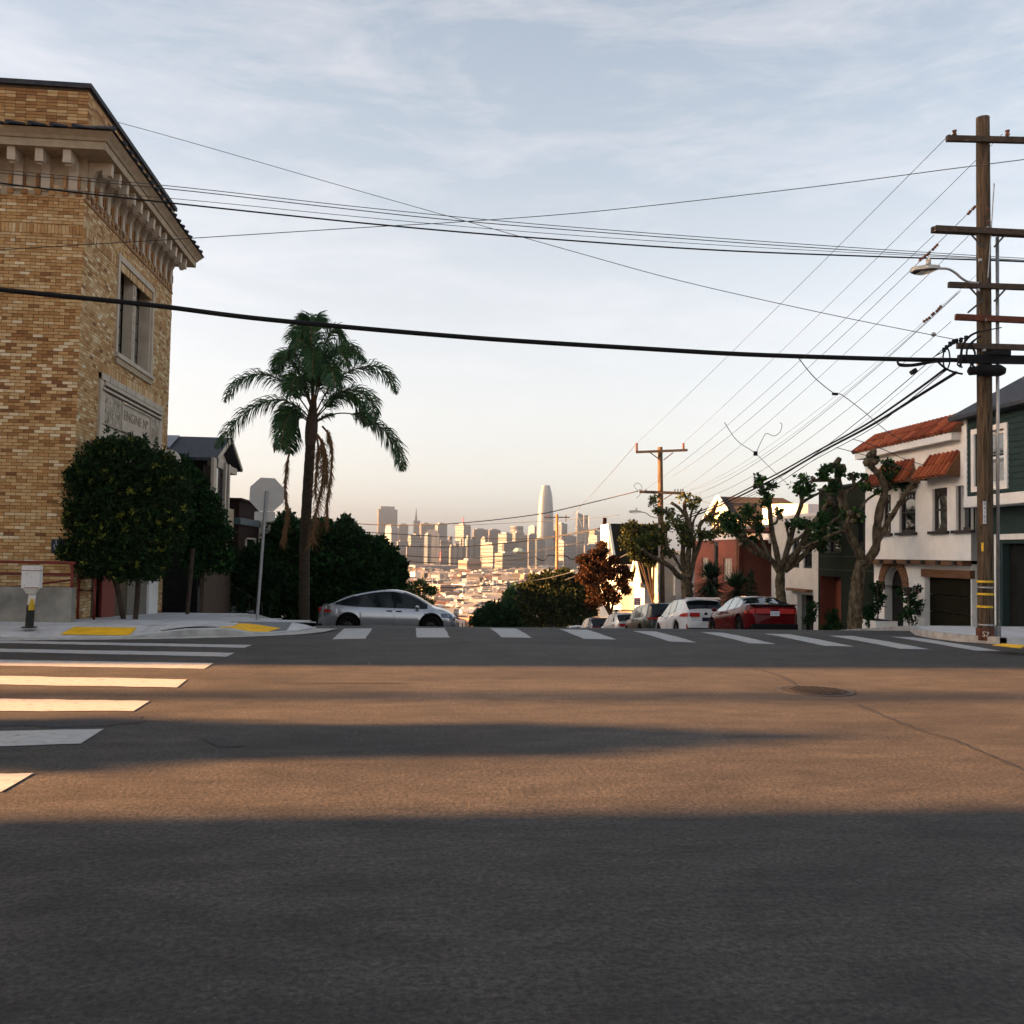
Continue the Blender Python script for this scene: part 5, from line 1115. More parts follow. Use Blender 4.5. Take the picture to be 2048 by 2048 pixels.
for pts, r in (([(1795, 719), (1800, 731), (1830, 731), (1868, 724), (1905, 722)], .022), ([(1795, 719), (1797, 727), (1820, 729), (1850, 725), (1900, 720)], .016), ([(1888, 700), (1886, 720), (1890, 738), (1895, 738), (1900, 720), (1897, 700), (1892, 698), (1888, 704)], .014),
               ([(1958, 663), (1940, 672), (1926, 690), (1922, 712), (1921, 735)], .024), ([(1962, 672), (1944, 684), (1934, 700), (1936, 720), (1950, 735)], .018), ([(1874, 722), (1890, 736), (1907, 744), (1925, 748)], .02),
               ([(1870, 712), (1885, 704), (1900, 692), (1925, 678), (1960, 664), (2003, 655)], .012), ([(1925, 735), (1915, 728), (1930, 712), (1944, 716), (1940, 736)], .016), ([(1950, 680), (1942, 690), (1950, 706), (1945, 730)], .02)):
    lp.tube(smooth_path([P(x, y, 18.5) for x, y in pts], 5), r, 6)
for x, y in ((1893, 695), (1900, 688), (1907, 684), (1913, 682), (1922, 680), (1932, 676), (1888, 700)): lp.obox(P(x, y, 18.5), (.05, .05, .09))
lp.build('cable_loop', MT['cable'], up, smooth=False)
def insulator(mb, a, b, n=5, r=.045):
    a = Vector(a); b = Vector(b); pts = []; rad = []
    for k in range(n*2+1): pts.append(a.lerp(b, k/(n*2))); rad.append(r if k % 2 else r*.4)
    mb.tube(pts, rad, 8)
v = MB()
for a_, b_ in (((1876, 488), (1864, 501)), ((1861, 503), (1853, 511)), ((1852, 511), (1838, 522)), ((1951, 412), (1944, 420)), ((1942, 421), (1935, 429)), ((1883, 611), (1872, 624)), ((1869, 625), (1863, 631)), ((1861, 634), (1846, 644)), ((1972, 416), (1980, 424)), ((1975, 440), (1981, 446))):
    v = MB(); insulator(v, P(*a_, d=18.6), P(*b_, d=18.6), 3, .035); v.build('insulator', MT['porcelain'], up)
v = MB()
for x, y in ((1956, 580), (1972, 640), (1968, 700), (1960, 520), (1975, 456)): v = MB(); v.obox(P(x, y, 18.72), (.05, .05, .05)); v.build('bolt', MT['galv'], up)
for y in (1163, 1188, 1213): mb = MB(); q = P(1970.5, y, 18.9); mb.tube([q-Vector((0, 0, .022)), q+Vector((0, 0, .022))], .1605, 20); mb.build('yellow_band', MT['yellow'], up)
for y in (1174.5, 1249): mb = MB(); q = P(1970.5, y, 18.9); mb.tube([q-Vector((0, 0, .015)), q+Vector((0, 0, .015))], .163, 20); mb.build('steel_band', MT['galv'], up)
mb = MB(); q = P(1970.5, 1268, 18.9); mb.tube([q-Vector((0, 0, .12)), q+Vector((0, 0, .12))], .172, 20); mb.build('base_guard', MT['wood_red'], up)
nq = P(1968.5, 1025, 18.72); mb = MB(); mb.obox(nq+Vector((0, -.01, 0)), (.065, .012, .44)); tg = mb.build('number_tag', MT['plate'], up)
for k, ch in enumerate('04105'):
    q = nq+Vector((0, -.018, .17-k*.085)); text_mesh('digit', ch, .085, MT['ink'], tg, Matrix.Translation(q) @ Matrix.Rotation(R(90), 4, 'X'), .001)
mb = MB(); mb.obox(P(1962.5, 1027, 18.73), (.045, .012, .46)); mb.build('wood_strip', MT['oak_beam'], up); mb = MB(); mb.obox(P(1965, 1094, 18.72), (.04, .012, .17)); mb.build('yellow_tag', MT['yellow'], up)
q = P(1970, 1269, 18.72); text_mesh('painted_mark', 'S7', .15, MT['chalk'], up, Matrix.Translation(q+Vector((0, -.02, 0))) @ Matrix.Rotation(R(90), 4, 'X') @ Matrix.Rotation(R(-8), 4, 'Z'), .002)
def street_lamp(label, head_l, head_r, arm_pts, d, parent=None):
    L = thing('street_lamp', label, 'street lamp', group=None); v = MB(); s = d/18.9
    v.tube(smooth_path([P(x, y, d) for x, y in arm_pts], 6), .024, 8); v.build('arm', MT['galv'], L, smooth=True)
    a = P(*head_l, d=d); b = P(*head_r, d=d); v = MB(); n = 9; up_ = Vector((0, 0, 1)); pr = []
    for k in range(n+1):
        t = k/n; c = a.lerp(b, t); w = .16*math.sin(math.pi*min(1, .12+t*.85))**.6*(1 if t < .75 else 1-(t-.75)*1.6); h = .045+.04*math.sin(math.pi*(.1+.8*t)); pr.append((c, max(w, .035), h))
    vs = []; 
    for c, w, h in pr: vs += [c+Vector((0, -w, -.03)), c+Vector((0, -w*.8, h*.6)), c+Vector((0, 0, h)), c+Vector((0, w*.8, h*.6)), c+Vector((0, w, -.03))]
    v.add(vs, [(i*5+k, i*5+k+1, i*5+5+k+1, i*5+5+k) for i in range(n) for k in range(4)]+[(0, 1, 2, 3, 4), tuple(n*5+k for k in (4, 3, 2, 1, 0))]); v.build('housing', MT['lamp_grey'], L)
    v = MB(); v.add([c+Vector((0, s_*w*.93, -.03-.05*math.sin(math.pi*i/n))) for i, (c, w, h) in enumerate(pr) for s_ in (-1, 1)], [(2*i, 2*i+1, 2*i+3, 2*i+2) for i in range(n)]); v.build('lens', MT['glass'], L)
    q = a.lerp(b, .6)+Vector((0, 0, .09)); v = MB(); v.tube([q, q+Vector((0, 0, .07))], [.05, .045], 8); v.blob(q+Vector((0, 0, .08)), (.055, .055, .045)); v.build('photocell', MT['lamp_grey'], L)
street_lamp('grey street lamp on a curved arm high on the big utility pole', (1824, 540), (1879, 536), [(1878, 537), (1896, 538), (1911, 546), (1924, 557), (1938, 564), (1957, 566)], 18.5)
street_lamp('distant street lamp on a curved arm reaching left from the second utility pole', (1258, 1023), (1283, 1024), [(1282, 1024), (1292, 1026), (1302, 1033), (1316, 1036)], 51.5)

up2 = thing('utility_pole', 'second utility pole down the hill with two crossarms, sunlit above the trees', 'utility pole')
D2 = 52; a = P(1325, 1215, D2); a = Vector((a.x, a.y, G(a.y))); b = P(1320, 894, D2); mb = MB(); mb.tube([a.lerp(b, k/12) for k in range(13)], [.19-.05*k/12 for k in range(13)], 12); mb.build('shaft', MT['wood_pole'], up2, smooth=True)
v = MB(); v.tube([P(1319.5, 1050, D2)+Vector((-.05, -.2, 0)), Vector((a.x-.22, a.y-.2, a.z))], .05, 6); v.build('conduit', MT['galv'], up2)
arm((1270, 905), (1373, 901), .13, MT['wood_arm'], up2, -.2, d=D2); arm((1277, 984), (1368, 987), .15, MT['wood_arm'], up2, -.2, d=D2)
for p, q in (((1298, 906), (1319, 921)), ((1344, 906), (1325, 921)), ((1305, 988), (1320, 999)), ((1343, 988), (1326, 999))): v = MB(); v.bar(P(*p, d=D2)+Vector((0, -.24, 0)), P(*q, d=D2)+Vector((0, -.2, 0)), .03, .05); v.build('brace', MT['wood_arm'], up2)
for x in (1273.5, 1367): v = MB(); insulator(v, P(x, 902, D2), P(x, 886, D2), 4, .09); v.build('insulator', MT['porcelain'], up2)
v = MB()
for x in (1280, 1292, 1350, 1356, 1362, 1366): v.tube([P(x, 984, D2-.2), P(x, 978, D2-.2)], .03, 5)
v.tube(smooth_path([P(x, y, D2-.3) for x, y in ((1277, 982), (1268, 972), (1276, 966), (1284, 975), (1279, 990), (1272, 996))], 5), .012, 4)
v.build('fittings', MT['cable'], up2)
up3 = thing('utility_pole', 'farthest utility pole, orange in the sun with one thin crossarm before the skyline', 'utility pole')
D3 = 118; a = P(1115, 1260, D3); a = Vector((a.x, a.y, G(a.y))); b = P(1114, 1028, D3); mb = MB(); mb.tube([a, b], [.21, .16], 12); mb.build('shaft', mat('wood_red_cedar', (.26, .11, .045), .85, .3, 5), up3, smooth=True)
v = MB(); v.bar(P(1088, 1035, D3), P(1139, 1034.5, D3), .1, .13); v.build('crossarm', MT['wood_arm'], up3)
v = MB(); v.bar(P(1132, 1035, D3), P(1132, 1043, D3), .08); v.bar(P(1096, 1035, D3), P(1096, 1030, D3), .12); v.bar(P(1132, 1035, D3), P(1132, 1030, D3), .12); v.build('insulator', MT['porcelain'], up3)
v = MB(); v.tube(smooth_path([P(x, y, D3) for x, y in ((1072, 1115), (1080, 1120), (1090, 1120), (1095, 1111), (1114, 1111), (1132, 1112), (1140, 1118), (1150, 1118))], 4), .06, 5); v.build('cable_loop', MT['cable'], up3)

# ================================================================== WIRES
def wire(label, pts, r, m='wire', n=6, name='cable', sides=5, group=None):
    """pts: (px, py, distance)"""
    q = [atd(x, y, d) for x, y, d in pts]; mb = MB(); path = smooth_path(q, n) if len(q) > 2 else [q[0].lerp(q[1], k/8) for k in range(9)]
    mb.tube(path, r, sides); link(mb.build(name, MT[m], smooth=True), None, label, 'cable', group)
def dy(px, Y): 
    v = ray(px, 600); return Y/v.y
def wY(label, pts, r, Y=17.9, **k): wire(label, [(x, y, dy(x, Y)) for x, y in pts], r, **k)
wY('thick black cable sweeping across the whole street in front of the palm', [(-160, 562), (45, 584), (300, 610), (540, 639.5), (940, 675), (1300, 698), (1510, 709.5), (1795, 718.5), (1905, 720), (2080, 722)], .045, m='cable', n=8, sides=10)
wY('medium black cable crossing the sky from the brick cornice to the pole', [(-150, 345), (60, 374), (359, 408), (754, 449), (1058, 475), (1464, 502), (1970, 520.5), (2080, 525)], .016, 17.9, m='cable', n=8)
wY('uppermost of the thin wires running parallel above the medium black cable', [(-100, 330), (369, 375), (700, 412), (1058, 447), (1500, 481), (1950, 511), (2080, 518)], .0075, 18.0)
wY('second of the thin wires running parallel above the medium black cable', [(-100, 337), (339, 378), (640, 412), (957, 445), (1500, 487), (1950, 515), (2080, 522)], .009, 18.0)
wY('lowest and faintest of the thin wires just above the medium black cable', [(-100, 362), (349, 397.5), (700, 432), (1058, 464), (1500, 494), (1950, 517), (2080, 524)], .006, 18.0)
wire('thin wire rising from the brick building to the top of the sky at right', [(-100, 507, 17), (45, 497, 17.5), (375, 477, 18), (760, 453, 19), (916, 444, 19), (1200, 422, 19), (1616, 375, 18), (1900, 338, 17), (2120, 310, 16)], .008)
wire('thin wire falling from the upper sky to the bracket of the big pole', [(-120, 150, 26), (300, 262, 25), (694, 375, 24), (927, 441, 23), (1150, 504, 22), (1362, 562, 21), (1650, 627, 20), (1910, 679, 18.8)], .008)
# bundle from the big pole down the street to the second pole
dn = 'down to the second pole'
def run(label, a, b, r, sag=.5, m='wire', d0=18.7, d1=51.8):
    r *= .62
    A = atd(a[0], a[1], d0); B = atd(b[0], b[1], d1); mb = MB(); N = 24; mb.tube([A.lerp(B, k/N)-Vector((0, 0, sag*4*(k/N)*(1-k/N))) for k in range(N+1)], r, 5); link(mb.build('cable', MT[m], smooth=True), None, label, 'cable')
A0 = atd(2075, 150, 14)
run('left of the two primary wires that leave the tall insulators of the second pole', (1900, 268), (1274, 886), .010, .1)
run('right of the two primary wires that leave the tall insulators of the second pole', (2005, 268), (1368, 885), .010, .1)
run('wire from the left tip of the double crossarm '+dn, (1868, 470), (1284, 984), .009, .3)
run('wire with brown insulators from the double crossarm '+dn, (1956, 407), (1346, 952), .011, .45)
run('wire from the brace of the double crossarm '+dn, (1937, 472), (1356, 984), .009, .35)
run('fine wire from behind the big pole '+dn, (1955, 548), (1350, 990), .006, .7)
run('wire from the left end of the second crossarm '+dn, (1915, 586), (1362, 984), .007, .8)
run('wire with dark insulators from the second crossarm '+dn, (1921, 582), (1340, 1000), .011, .9)
run('wire from the reddish crossarm with a grey egg insulator '+dn, (1902, 643), (1330, 1008), .009, 1.0)
run('lashed telephone wire with small hangers above the heavy bundle', (1884, 700), (1328, 1016), .014, 1.25, 'cable')
run('fine wire just above the heavy cable bundle', (1884, 712), (1326, 1030), .006, 1.2)
eg = MB(); eg.blob(atd(1867, 669, 18.9), (.05, .05, .045)); link(eg.build('egg_insulator', MT['galv']), None, 'grey egg shaped insulator on a wire left of the reddish crossarm', 'insulator')
bx = MB(); bx.obox(atd(1827, 743, 20.5), (.13, .1, .09), mt=Matrix.Rotation(R(-35), 3, 'Y')); link(bx.build('cable_clamp', MT['cable']), None, 'small dark cable clamp hanging left of the splice case', 'clamp')
for lab, pts, r in (('upper strand of the heavy black cable bundle falling from the pole into the trees', [(1890, 738, 18.6), (1825, 786, 21), (1730, 850, 25), (1640, 899, 30), (1536, 957, 36), (1409, 1019, 45), (1325, 1046, 52)], .026),
                    ('lower strand of the heavy black cable bundle falling from the pole into the trees', [(1912, 745, 18.6), (1830, 796, 21), (1738, 853, 25), (1640, 905, 30), (1536, 964, 36), (1409, 1024, 45), (1325, 1050, 52)], .032),
                    ('slack thin strand under the heavy black cable bundle', [(1893, 740, 18.6), (1800, 815, 22), (1735, 862, 25), (1620, 925, 31), (1540, 975, 36), (1440, 1015, 42)], .010)):
    wire(lab, pts, r, 'cable', 8, sides=7)
for lab, pts in (('service wire with a splice dropping from mid sky to the tiled roof house', [(1594, 712, 20), (1630, 756, 22), (1670, 788, 24), (1684, 790, 24.5), (1730, 825, 27), (1782, 868, 29), (1840, 896, 31), (1890, 912, 31.5)]),
                 ('service wire from the cable bundle to the wall above the arched door', [(1705, 878, 26), (1750, 892, 27), (1820, 922, 29), (1880, 938, 30), (1931, 953, 30)]),
                 ('lower service wire from the cable bundle to the white house windows', [(1672, 895, 27), (1735, 912, 28), (1800, 935, 29), (1870, 958, 30), (1930, 965, 30)]),
                 ('service wire crossing above the middle pollarded tree', [(1449, 845, 30), (1475, 882, 32), (1510, 906, 35), (1540, 935, 38), (1573, 966, 40)]),
                 ('loose curly wire end hanging in the sky above the trees', [(1514, 902, 33), (1524, 880, 33), (1533, 867, 33), (1548, 872, 33), (1560, 864, 33), (1564, 850, 33), (1560, 845, 33)]),
                 ('fine service wire from the second pole to the dark roofed house', [(1368, 985, 51), (1400, 1000, 50), (1440, 1014, 49), (1475, 1030, 48)])):
    wire(lab, pts, .011, 'wire')
nd = MB(); nd.obox(atd(1670, 788, 23.8), (.14, .05, .06)); nd.obox(atd(1511, 907, 34.8), (.13, .08, .16)); link(nd.build('wire_splice', MT['cable']), None, 'pair of small dark splices where service wires meet in the sky', 'splice')
for lab, pts, r in (('long wire rising from the trees across the skyline to the second pole', [(565, 1033, 60), (740, 1049, 60), (900, 1047.5, 58), (1060, 1031, 56), (1150, 1013, 54), (1277, 982, 52)], .028),
                    ('wire crossing in front of the skyline below the longest one', [(690, 1062, 85), (786, 1067.5, 88), (900, 1074, 90), (1040, 1078, 90), (1107, 1073, 90), (1201, 1056, 88)], .035),
                    ('heavier wire crossing the towers at mid height', [(786, 1091.5, 88), (900, 1094, 90), (996, 1087.6, 90), (1060, 1081, 90), (1140, 1069, 88), (1200, 1058, 86)], .045),
                    ('wire sagging across the tower bases', [(790, 1110, 88), (900, 1116, 90), (996, 1113, 90), (1060, 1104, 90), (1166, 1084.6, 88)], .035),
                    ('lower wire crossing the tower bases into the cable loop', [(800, 1122, 88), (900, 1127, 90), (960, 1127, 90), (1030, 1119, 90), (1072, 1113, 90)], .035),
                    ('lowest dark wire crossing above the hedge trees', [(800, 1176, 95), (908, 1175, 95), (988, 1170, 95), (1027, 1165, 95), (1087, 1158, 95), (1160, 1140, 92)], .045),
                    ('faint upper wire crossing in front of the tallest tower', [(900, 1052, 100), (1040, 1045, 100), (1160, 1038, 95), (1240, 1030, 90)], .022),
                    ('sunlit wire running down past the rusty tree', [(1130, 1160, 85), (1190, 1138, 80), (1250, 1110, 72), (1310, 1072, 60)], .03),
                    ('wire slanting down the sky left of the second pole', [(1274, 886, 52), (1210, 960, 66), (1140, 1035, 88)], .014)):
    wire(lab, pts, r, 'wire')

# ================================================================== VEGETATION
def clump_px(px, py, r, d, n=120, flat=.9, dd=0):
    c = atd(px, py, d+dd); R_ = r*d/FPX; return (tuple(c), (R_, R_*.9, R_*flat), n)
# trimmed shrub in front of the entrance
t1 = thing('trimmed_shrub', 'large trimmed rounded shrub with yellow green tips hiding the brick entrance', 'shrub')
mb = MB()
for dx, dy_ in ((.05, 0), (-.22, .1)): mb.tube(smooth_path([(-5.8+dx, 20.6+dy_, .1), (-5.8+dx*1.6, 20.6, .8), (-5.9+dx*3, 20.7, 1.8)], 4), [.055]*9, 7)
mb.build('trunk', MT['bark_dark'], t1)
cl = []; random.seed(5)
for (px, py, r) in ((165, 960, 36), (200, 930, 52), (255, 925, 55), (310, 940, 50), (345, 975, 40), (170, 1010, 42), (230, 1000, 60), (295, 1010, 60), (345, 1030, 38), (180, 1070, 48), (240, 1075, 60), (300, 1080, 58), (338, 1085, 34), (190, 1120, 42), (250, 1125, 45), (300, 1128, 40), (140, 1100, 28), (150, 955, 20), (150, 1035, 25), (215, 905, 32), (265, 900, 28), (128, 1105, 14), (330, 935, 22)):
    for dd in (-.35, .5): cl.append(clump_px(px, py, r*.93, 19.7, 620 if r > 30 else 260, dd=dd))
cl += [clump_px(250, 990, 78, 19.9, 2600), clump_px(300, 1030, 70, 19.9, 2200), clump_px(210, 1040, 66, 19.7, 2000), clump_px(245, 1110, 55, 19.7, 1500)]
leaves('foliage', cl, MT['leaf_shrub'], t1, .085, 2.1, .5, .5, .45, tmax=.74)
tips = []; random.seed(15)                       # pale new growth standing out in small tufts
for k in range(340):
    c, r, n_ = random.choice(cl); d = Vector((random.gauss(0, 1), -abs(random.gauss(0, 1)), random.gauss(0, .9))).normalized()
    if c[0] < -6.3 and random.random() < .4: continue
    tips.append(((c[0]+d.x*r[0]*1.02, c[1]+d.y*r[1]*1.02, c[2]+d.z*r[2]*1.02), (.045, .045, .045), 9))
ob = leaves('new_growth', tips, MT['leaf_tip'], t1, .07, 1, .4, .6, .1)
cl = []
for k in range(70):
    a = random.uniform(0, 6.28); px, py = 240+112*math.cos(a)*random.uniform(.85, 1.06), 1010+ (118 if math.sin(a) > 0 else 132)*math.sin(a)*random.uniform(.92, 1.08)
    cl.append(clump_px(px, py, 6, 19.4, 22, 1.8))
for px, h in ((214, 850), (231, 862), (262, 866), (288, 868), (292, 874), (312, 880)): cl.append(clump_px(px, h+8, 4, 19.9, 34, 3.2))
leaves('shoots', cl, MT['leaf_green'], t1, .075, 1, .4, .8, .1)
mb = MB()
t2 = thing('tall_shrub', 'taller dark green shrub right behind the trimmed one, over the board fence', 'shrub')
mb.tube([(-5.9, 25.8, -.2), (-5.8, 25.8, 1.6)], .055, 8); mb.build('trunk', MT['bark_dark'], t2)
cl = [clump_px(px, py, r, 26, n) for px, py, r, n in ((360, 935, 26, 420), (385, 965, 28, 420), (405, 1000, 32, 460), (425, 1035, 30, 420), (440, 1070, 26, 380), (395, 1045, 40, 520), (410, 1085, 42, 520), (435, 1110, 30, 420), (400, 1125, 34, 420), (372, 1000, 34, 460), (368, 1080, 34, 460), (445, 1130, 20, 300))]
leaves('foliage', cl, MT['leaf_green'], t2, .12, 2.2, .5, .4, .4)
t3 = thing('low_bush', 'dark low bush in deep shade between the fence and the stop sign post', 'bush')
cl = [clump_px(px, py, r, 31, n) for px, py, r, n in ((470, 1130, 36, 500), (500, 1160, 34, 460), (455, 1175, 34, 460), (510, 1110, 24, 300), (480, 1200, 34, 400), (530, 1185, 26, 300), (545, 1150, 26, 300))]
leaves('foliage', cl, MT['leaf_green'], t3, .15, 2.4, .5, .3, .3, tmax=.5)

# big round tree behind the silver car
def leafy_tree(name, label, d, blobs, m, trunk_px, size=.16, trunk_r=.22, dens=1.0, tone=1.0, cat='tree', shell=.55, layers=(-1, 0, 1), spread=1.0, limbs=True):
    t = thing(name, label, cat); mb = MB(); a = atd(trunk_px[0], trunk_px[1], d); base = Vector((a.x, a.y, G(a.y)-.2))
    cs = [atd(px, py, d) for px, py, *_ in blobs]; ctr = sum(cs, Vector())/len(cs)
    fork = base.lerp(Vector((ctr.x, ctr.y, ctr.z)), .45); mb.tube([base, base.lerp(fork, .5), fork], [trunk_r, trunk_r*.85, trunk_r*.7], 8); mb.build('trunk', MT['bark_dark'], t)
    if limbs:
        for c in cs[::max(1, len(cs)//6)]: v = MB(); v.tube(smooth_path([fork, fork.lerp(c, .5)+Vector((0, 0, .2)), c], 4), [trunk_r*.5*(1-.09*i) for i in range(9)], 6); v.build('limb', MT['bark_dark'], t)
    cl = []
    for px, py, r, n in blobs:
        for L in layers: cl.append(clump_px(px+random.uniform(-3, 3), py, r, d, n, .85, L*r*d/FPX*.75*spread))
    leaves('crown', cl, m, t, size, dens, .5, .25, shell, tmax=tone); return t
random.seed(9)
big = [(525, 1085, 26, 260), (560, 1065, 28, 280), (600, 1068, 32, 300), (645, 1066, 32, 300), (690, 1072, 32, 300), (725, 1092, 28, 260), (765, 1110, 26, 260), (790, 1130, 22, 220), (540, 1120, 36, 300), (590, 1125, 40, 320), (650, 1125, 44, 360), (705, 1130, 42, 340), (750, 1145, 36, 300), (786, 1170, 24, 240), (560, 1170, 38, 300), (620, 1175, 42, 340), (680, 1180, 44, 340), (735, 1185, 40, 320), (775, 1205, 28, 240), (800, 1150, 14, 120), (600, 1220, 36, 260), (670, 1225, 40, 280), (540, 1215, 30, 240), (755, 1225, 30, 240), (690, 1046, 14, 80), (575, 1036, 14, 60), (758, 1084, 12, 60)]
leafy_tree('broad_tree', 'broad dark green tree spreading behind the palm and the silver car', 44, big, MT['leaf_green'], (640, 1200), .23, .3, 2.6, shell=.3)
leafy_tree('golden_bush', 'small sunlit yellow green tree beyond the windscreen of the silver car', 76, [(820, 1180, 14, 150), (842, 1172, 14, 150), (862, 1182, 10, 110), (835, 1200, 18, 170), (855, 1210, 14, 130), (815, 1215, 16, 140)], MT['leaf_plane'], (835, 1230), .24, .12)
random.seed(10)
leafy_tree('hedge_tree', 'low bright green tree left of the hedge trees in the centre', 108, [(1018, 1190, 12, 130), (1028, 1178, 12, 120), (1010, 1205, 12, 120), (1030, 1200, 14, 130)], MT['leaf_plane'], (1020, 1230), .32, .12)
leafy_tree('hedge_tree', 'smaller dark green hedge tree left of the farthest utility pole', 104, [(965, 1232, 16, 200), (985, 1222, 20, 240), (1010, 1222, 20, 240), (1035, 1222, 24, 260), (975, 1250, 22, 240), (1010, 1248, 26, 260), (955, 1245, 14, 160), (1040, 1250, 24, 240)], MT['leaf_green'], (1000, 1260), .36, .2, 2.2, shell=.3)
leafy_tree('hedge_tree', 'large rounded olive hedge tree around the farthest utility pole', 98, [(1055, 1180, 18, 220), (1075, 1165, 18, 240), (1100, 1160, 20, 240), (1125, 1155, 20, 240), (1150, 1165, 18, 220), (1170, 1178, 18, 220), (1062, 1205, 26, 280), (1095, 1195, 30, 320), (1135, 1195, 30, 320), (1168, 1205, 24, 280), (1075, 1235, 30, 280), (1120, 1230, 32, 300), (1160, 1232, 26, 260), (1180, 1222, 14, 160)], MT['leaf_olive'], (1115, 1255), .32, .3, 2.4, shell=.3)
leafy_tree('rusty_tree', 'rust coloured feathery tree in front of the black shingled house', 62, [(1190, 1112, 14, 130), (1205, 1103, 12, 110), (1165, 1120, 12, 120), (1178, 1135, 18, 170), (1205, 1130, 18, 170), (1228, 1122, 12, 110), (1168, 1155, 15, 130), (1195, 1155, 18, 160), (1222, 1148, 16, 140), (1248, 1140, 12, 100), (1185, 1180, 14, 110), (1215, 1178, 16, 120), (1242, 1165, 14, 110), (1255, 1150, 8, 60), (1200, 1200, 16, 130), (1228, 1198, 14, 100), (1180, 1208, 12, 90), (1250, 1182, 9, 60), (1204, 1091, 8, 60)], MT['leaf_rust'], (1232, 1215), .17, .14, 2.6, shell=.2)
leafy_tree('street_tree', 'dark leafy tree left of the second utility pole against the black house wall', 60, [(1262, 1058, 18, 170), (1285, 1070, 22, 200), (1308, 1062, 18, 170), (1262, 1085, 20, 170), (1290, 1098, 24, 200), (1315, 1090, 18, 160), (1300, 1120, 14, 110), (1272, 1108, 16, 120), (1322, 1112, 12, 80)], MT['leaf_olive'], (1318, 1200), .20, .14, 1.8, shell=.3)

# ---------------- palm
pm = thing('palm_tree', 'tall queen palm with drooping feathery fronds and hanging dead stalks', 'palm tree')
DPm = 30.5
def z3(x, y): return 440+x/3.864, 600+y/3.864
base = atd(608, 1258, DPm); base = Vector((base.x, base.y, zl(base.y)-.3))
tk = [base]+[atd(x, y, DPm) for x, y in ((608.5, 1200), (609.5, 1095), (614, 1000), (619, 920), (621, 890))]
mb = MB(); path = smooth_path(tk, 8); mb.tube(path, [(.175-.02*i/len(path))*(1+.03*math.sin(i*2.1)) for i in range(len(path))], 14); mb.build('trunk', MT['bark_palm'], pm, smooth=True)
mb = MB(); path = smooth_path([atd(x, y, DPm) for x, y in ((620, 893), (622, 870), (624, 845), (626, 815), (628, 790))], 5); mb.tube(path, [.15+.05*math.sin(math.pi*min(1, i/14)) if i < 12 else .16-.012*(i-12) for i in range(len(path))], 12); mb.build('crownshaft', MT['wood_fence'], pm, smooth=True)
random.seed(21)
def frond(pts, dd, L=.62, n=95, m='leaf_palm', droop=.62, name='frond', w=.028, stem=.028, start=.16, ends=.25):
    q = []
    for i, (x, y) in enumerate(pts):
        px, py = z3(x, y); t = i/(len(pts)-1); q.append(atd(px, py, DPm+dd*t))
    path = smooth_path(q, 10); mb = MB(); N = len(path); mb.tube(path, [stem*(1-.8*i/N) for i in range(N)], 5, 1)
    for k in range(n):
        t = start+(1-start)*k/n; f = t*(N-1); i = min(int(f), N-2); p = path[i].lerp(path[i+1], f-i); dirv = (path[i+1]-path[i]).normalized()
        side0 = dirv.cross(Vector((0, 0, 1)));
        if side0.length < .2: side0 = dirv.cross(Vector((0, 1, 0)))
        side0.normalize(); nrm = side0.cross(dirv)
        ln = L*(math.sin(math.pi*min(1, (t-start)/(1-start)*.8+.18))**.7)*(.8+.4*random.random()); ln = max(ln, ends*.5)
        for sd in (-1, 1):
            ang = random.uniform(-.9, .9); v = (side0*sd*math.cos(ang)+nrm*math.sin(ang))
            v = (v+dirv*.75).normalized(); p1 = p+v*ln*.45; v2 = (v+Vector((0, 0, -droop*1.1))+Vector((random.uniform(-.15, .15), random.uniform(-.15, .15), 0))).normalized(); p2 = p1+v2*ln*.33
            v3 = (v2+Vector((0, 0, -droop*1.3))).normalized(); p3 = p2+v3*ln*.32
            ww = v.cross(Vector((.3, 1, .2))).normalized()*w*.5; tn = random.random()
            mb.add([p-ww*.5, p+ww*.5, p1+ww, p1-ww, p2+ww*.8, p2-ww*.8, p3], [(0, 1, 2, 3), (3, 2, 4, 5), (5, 4, 6)], 0, tn)
    return mb.build(name, [MT[m], MT['husk'] if m == 'leaf_palm' else MT[m]], pm, recalc=False)
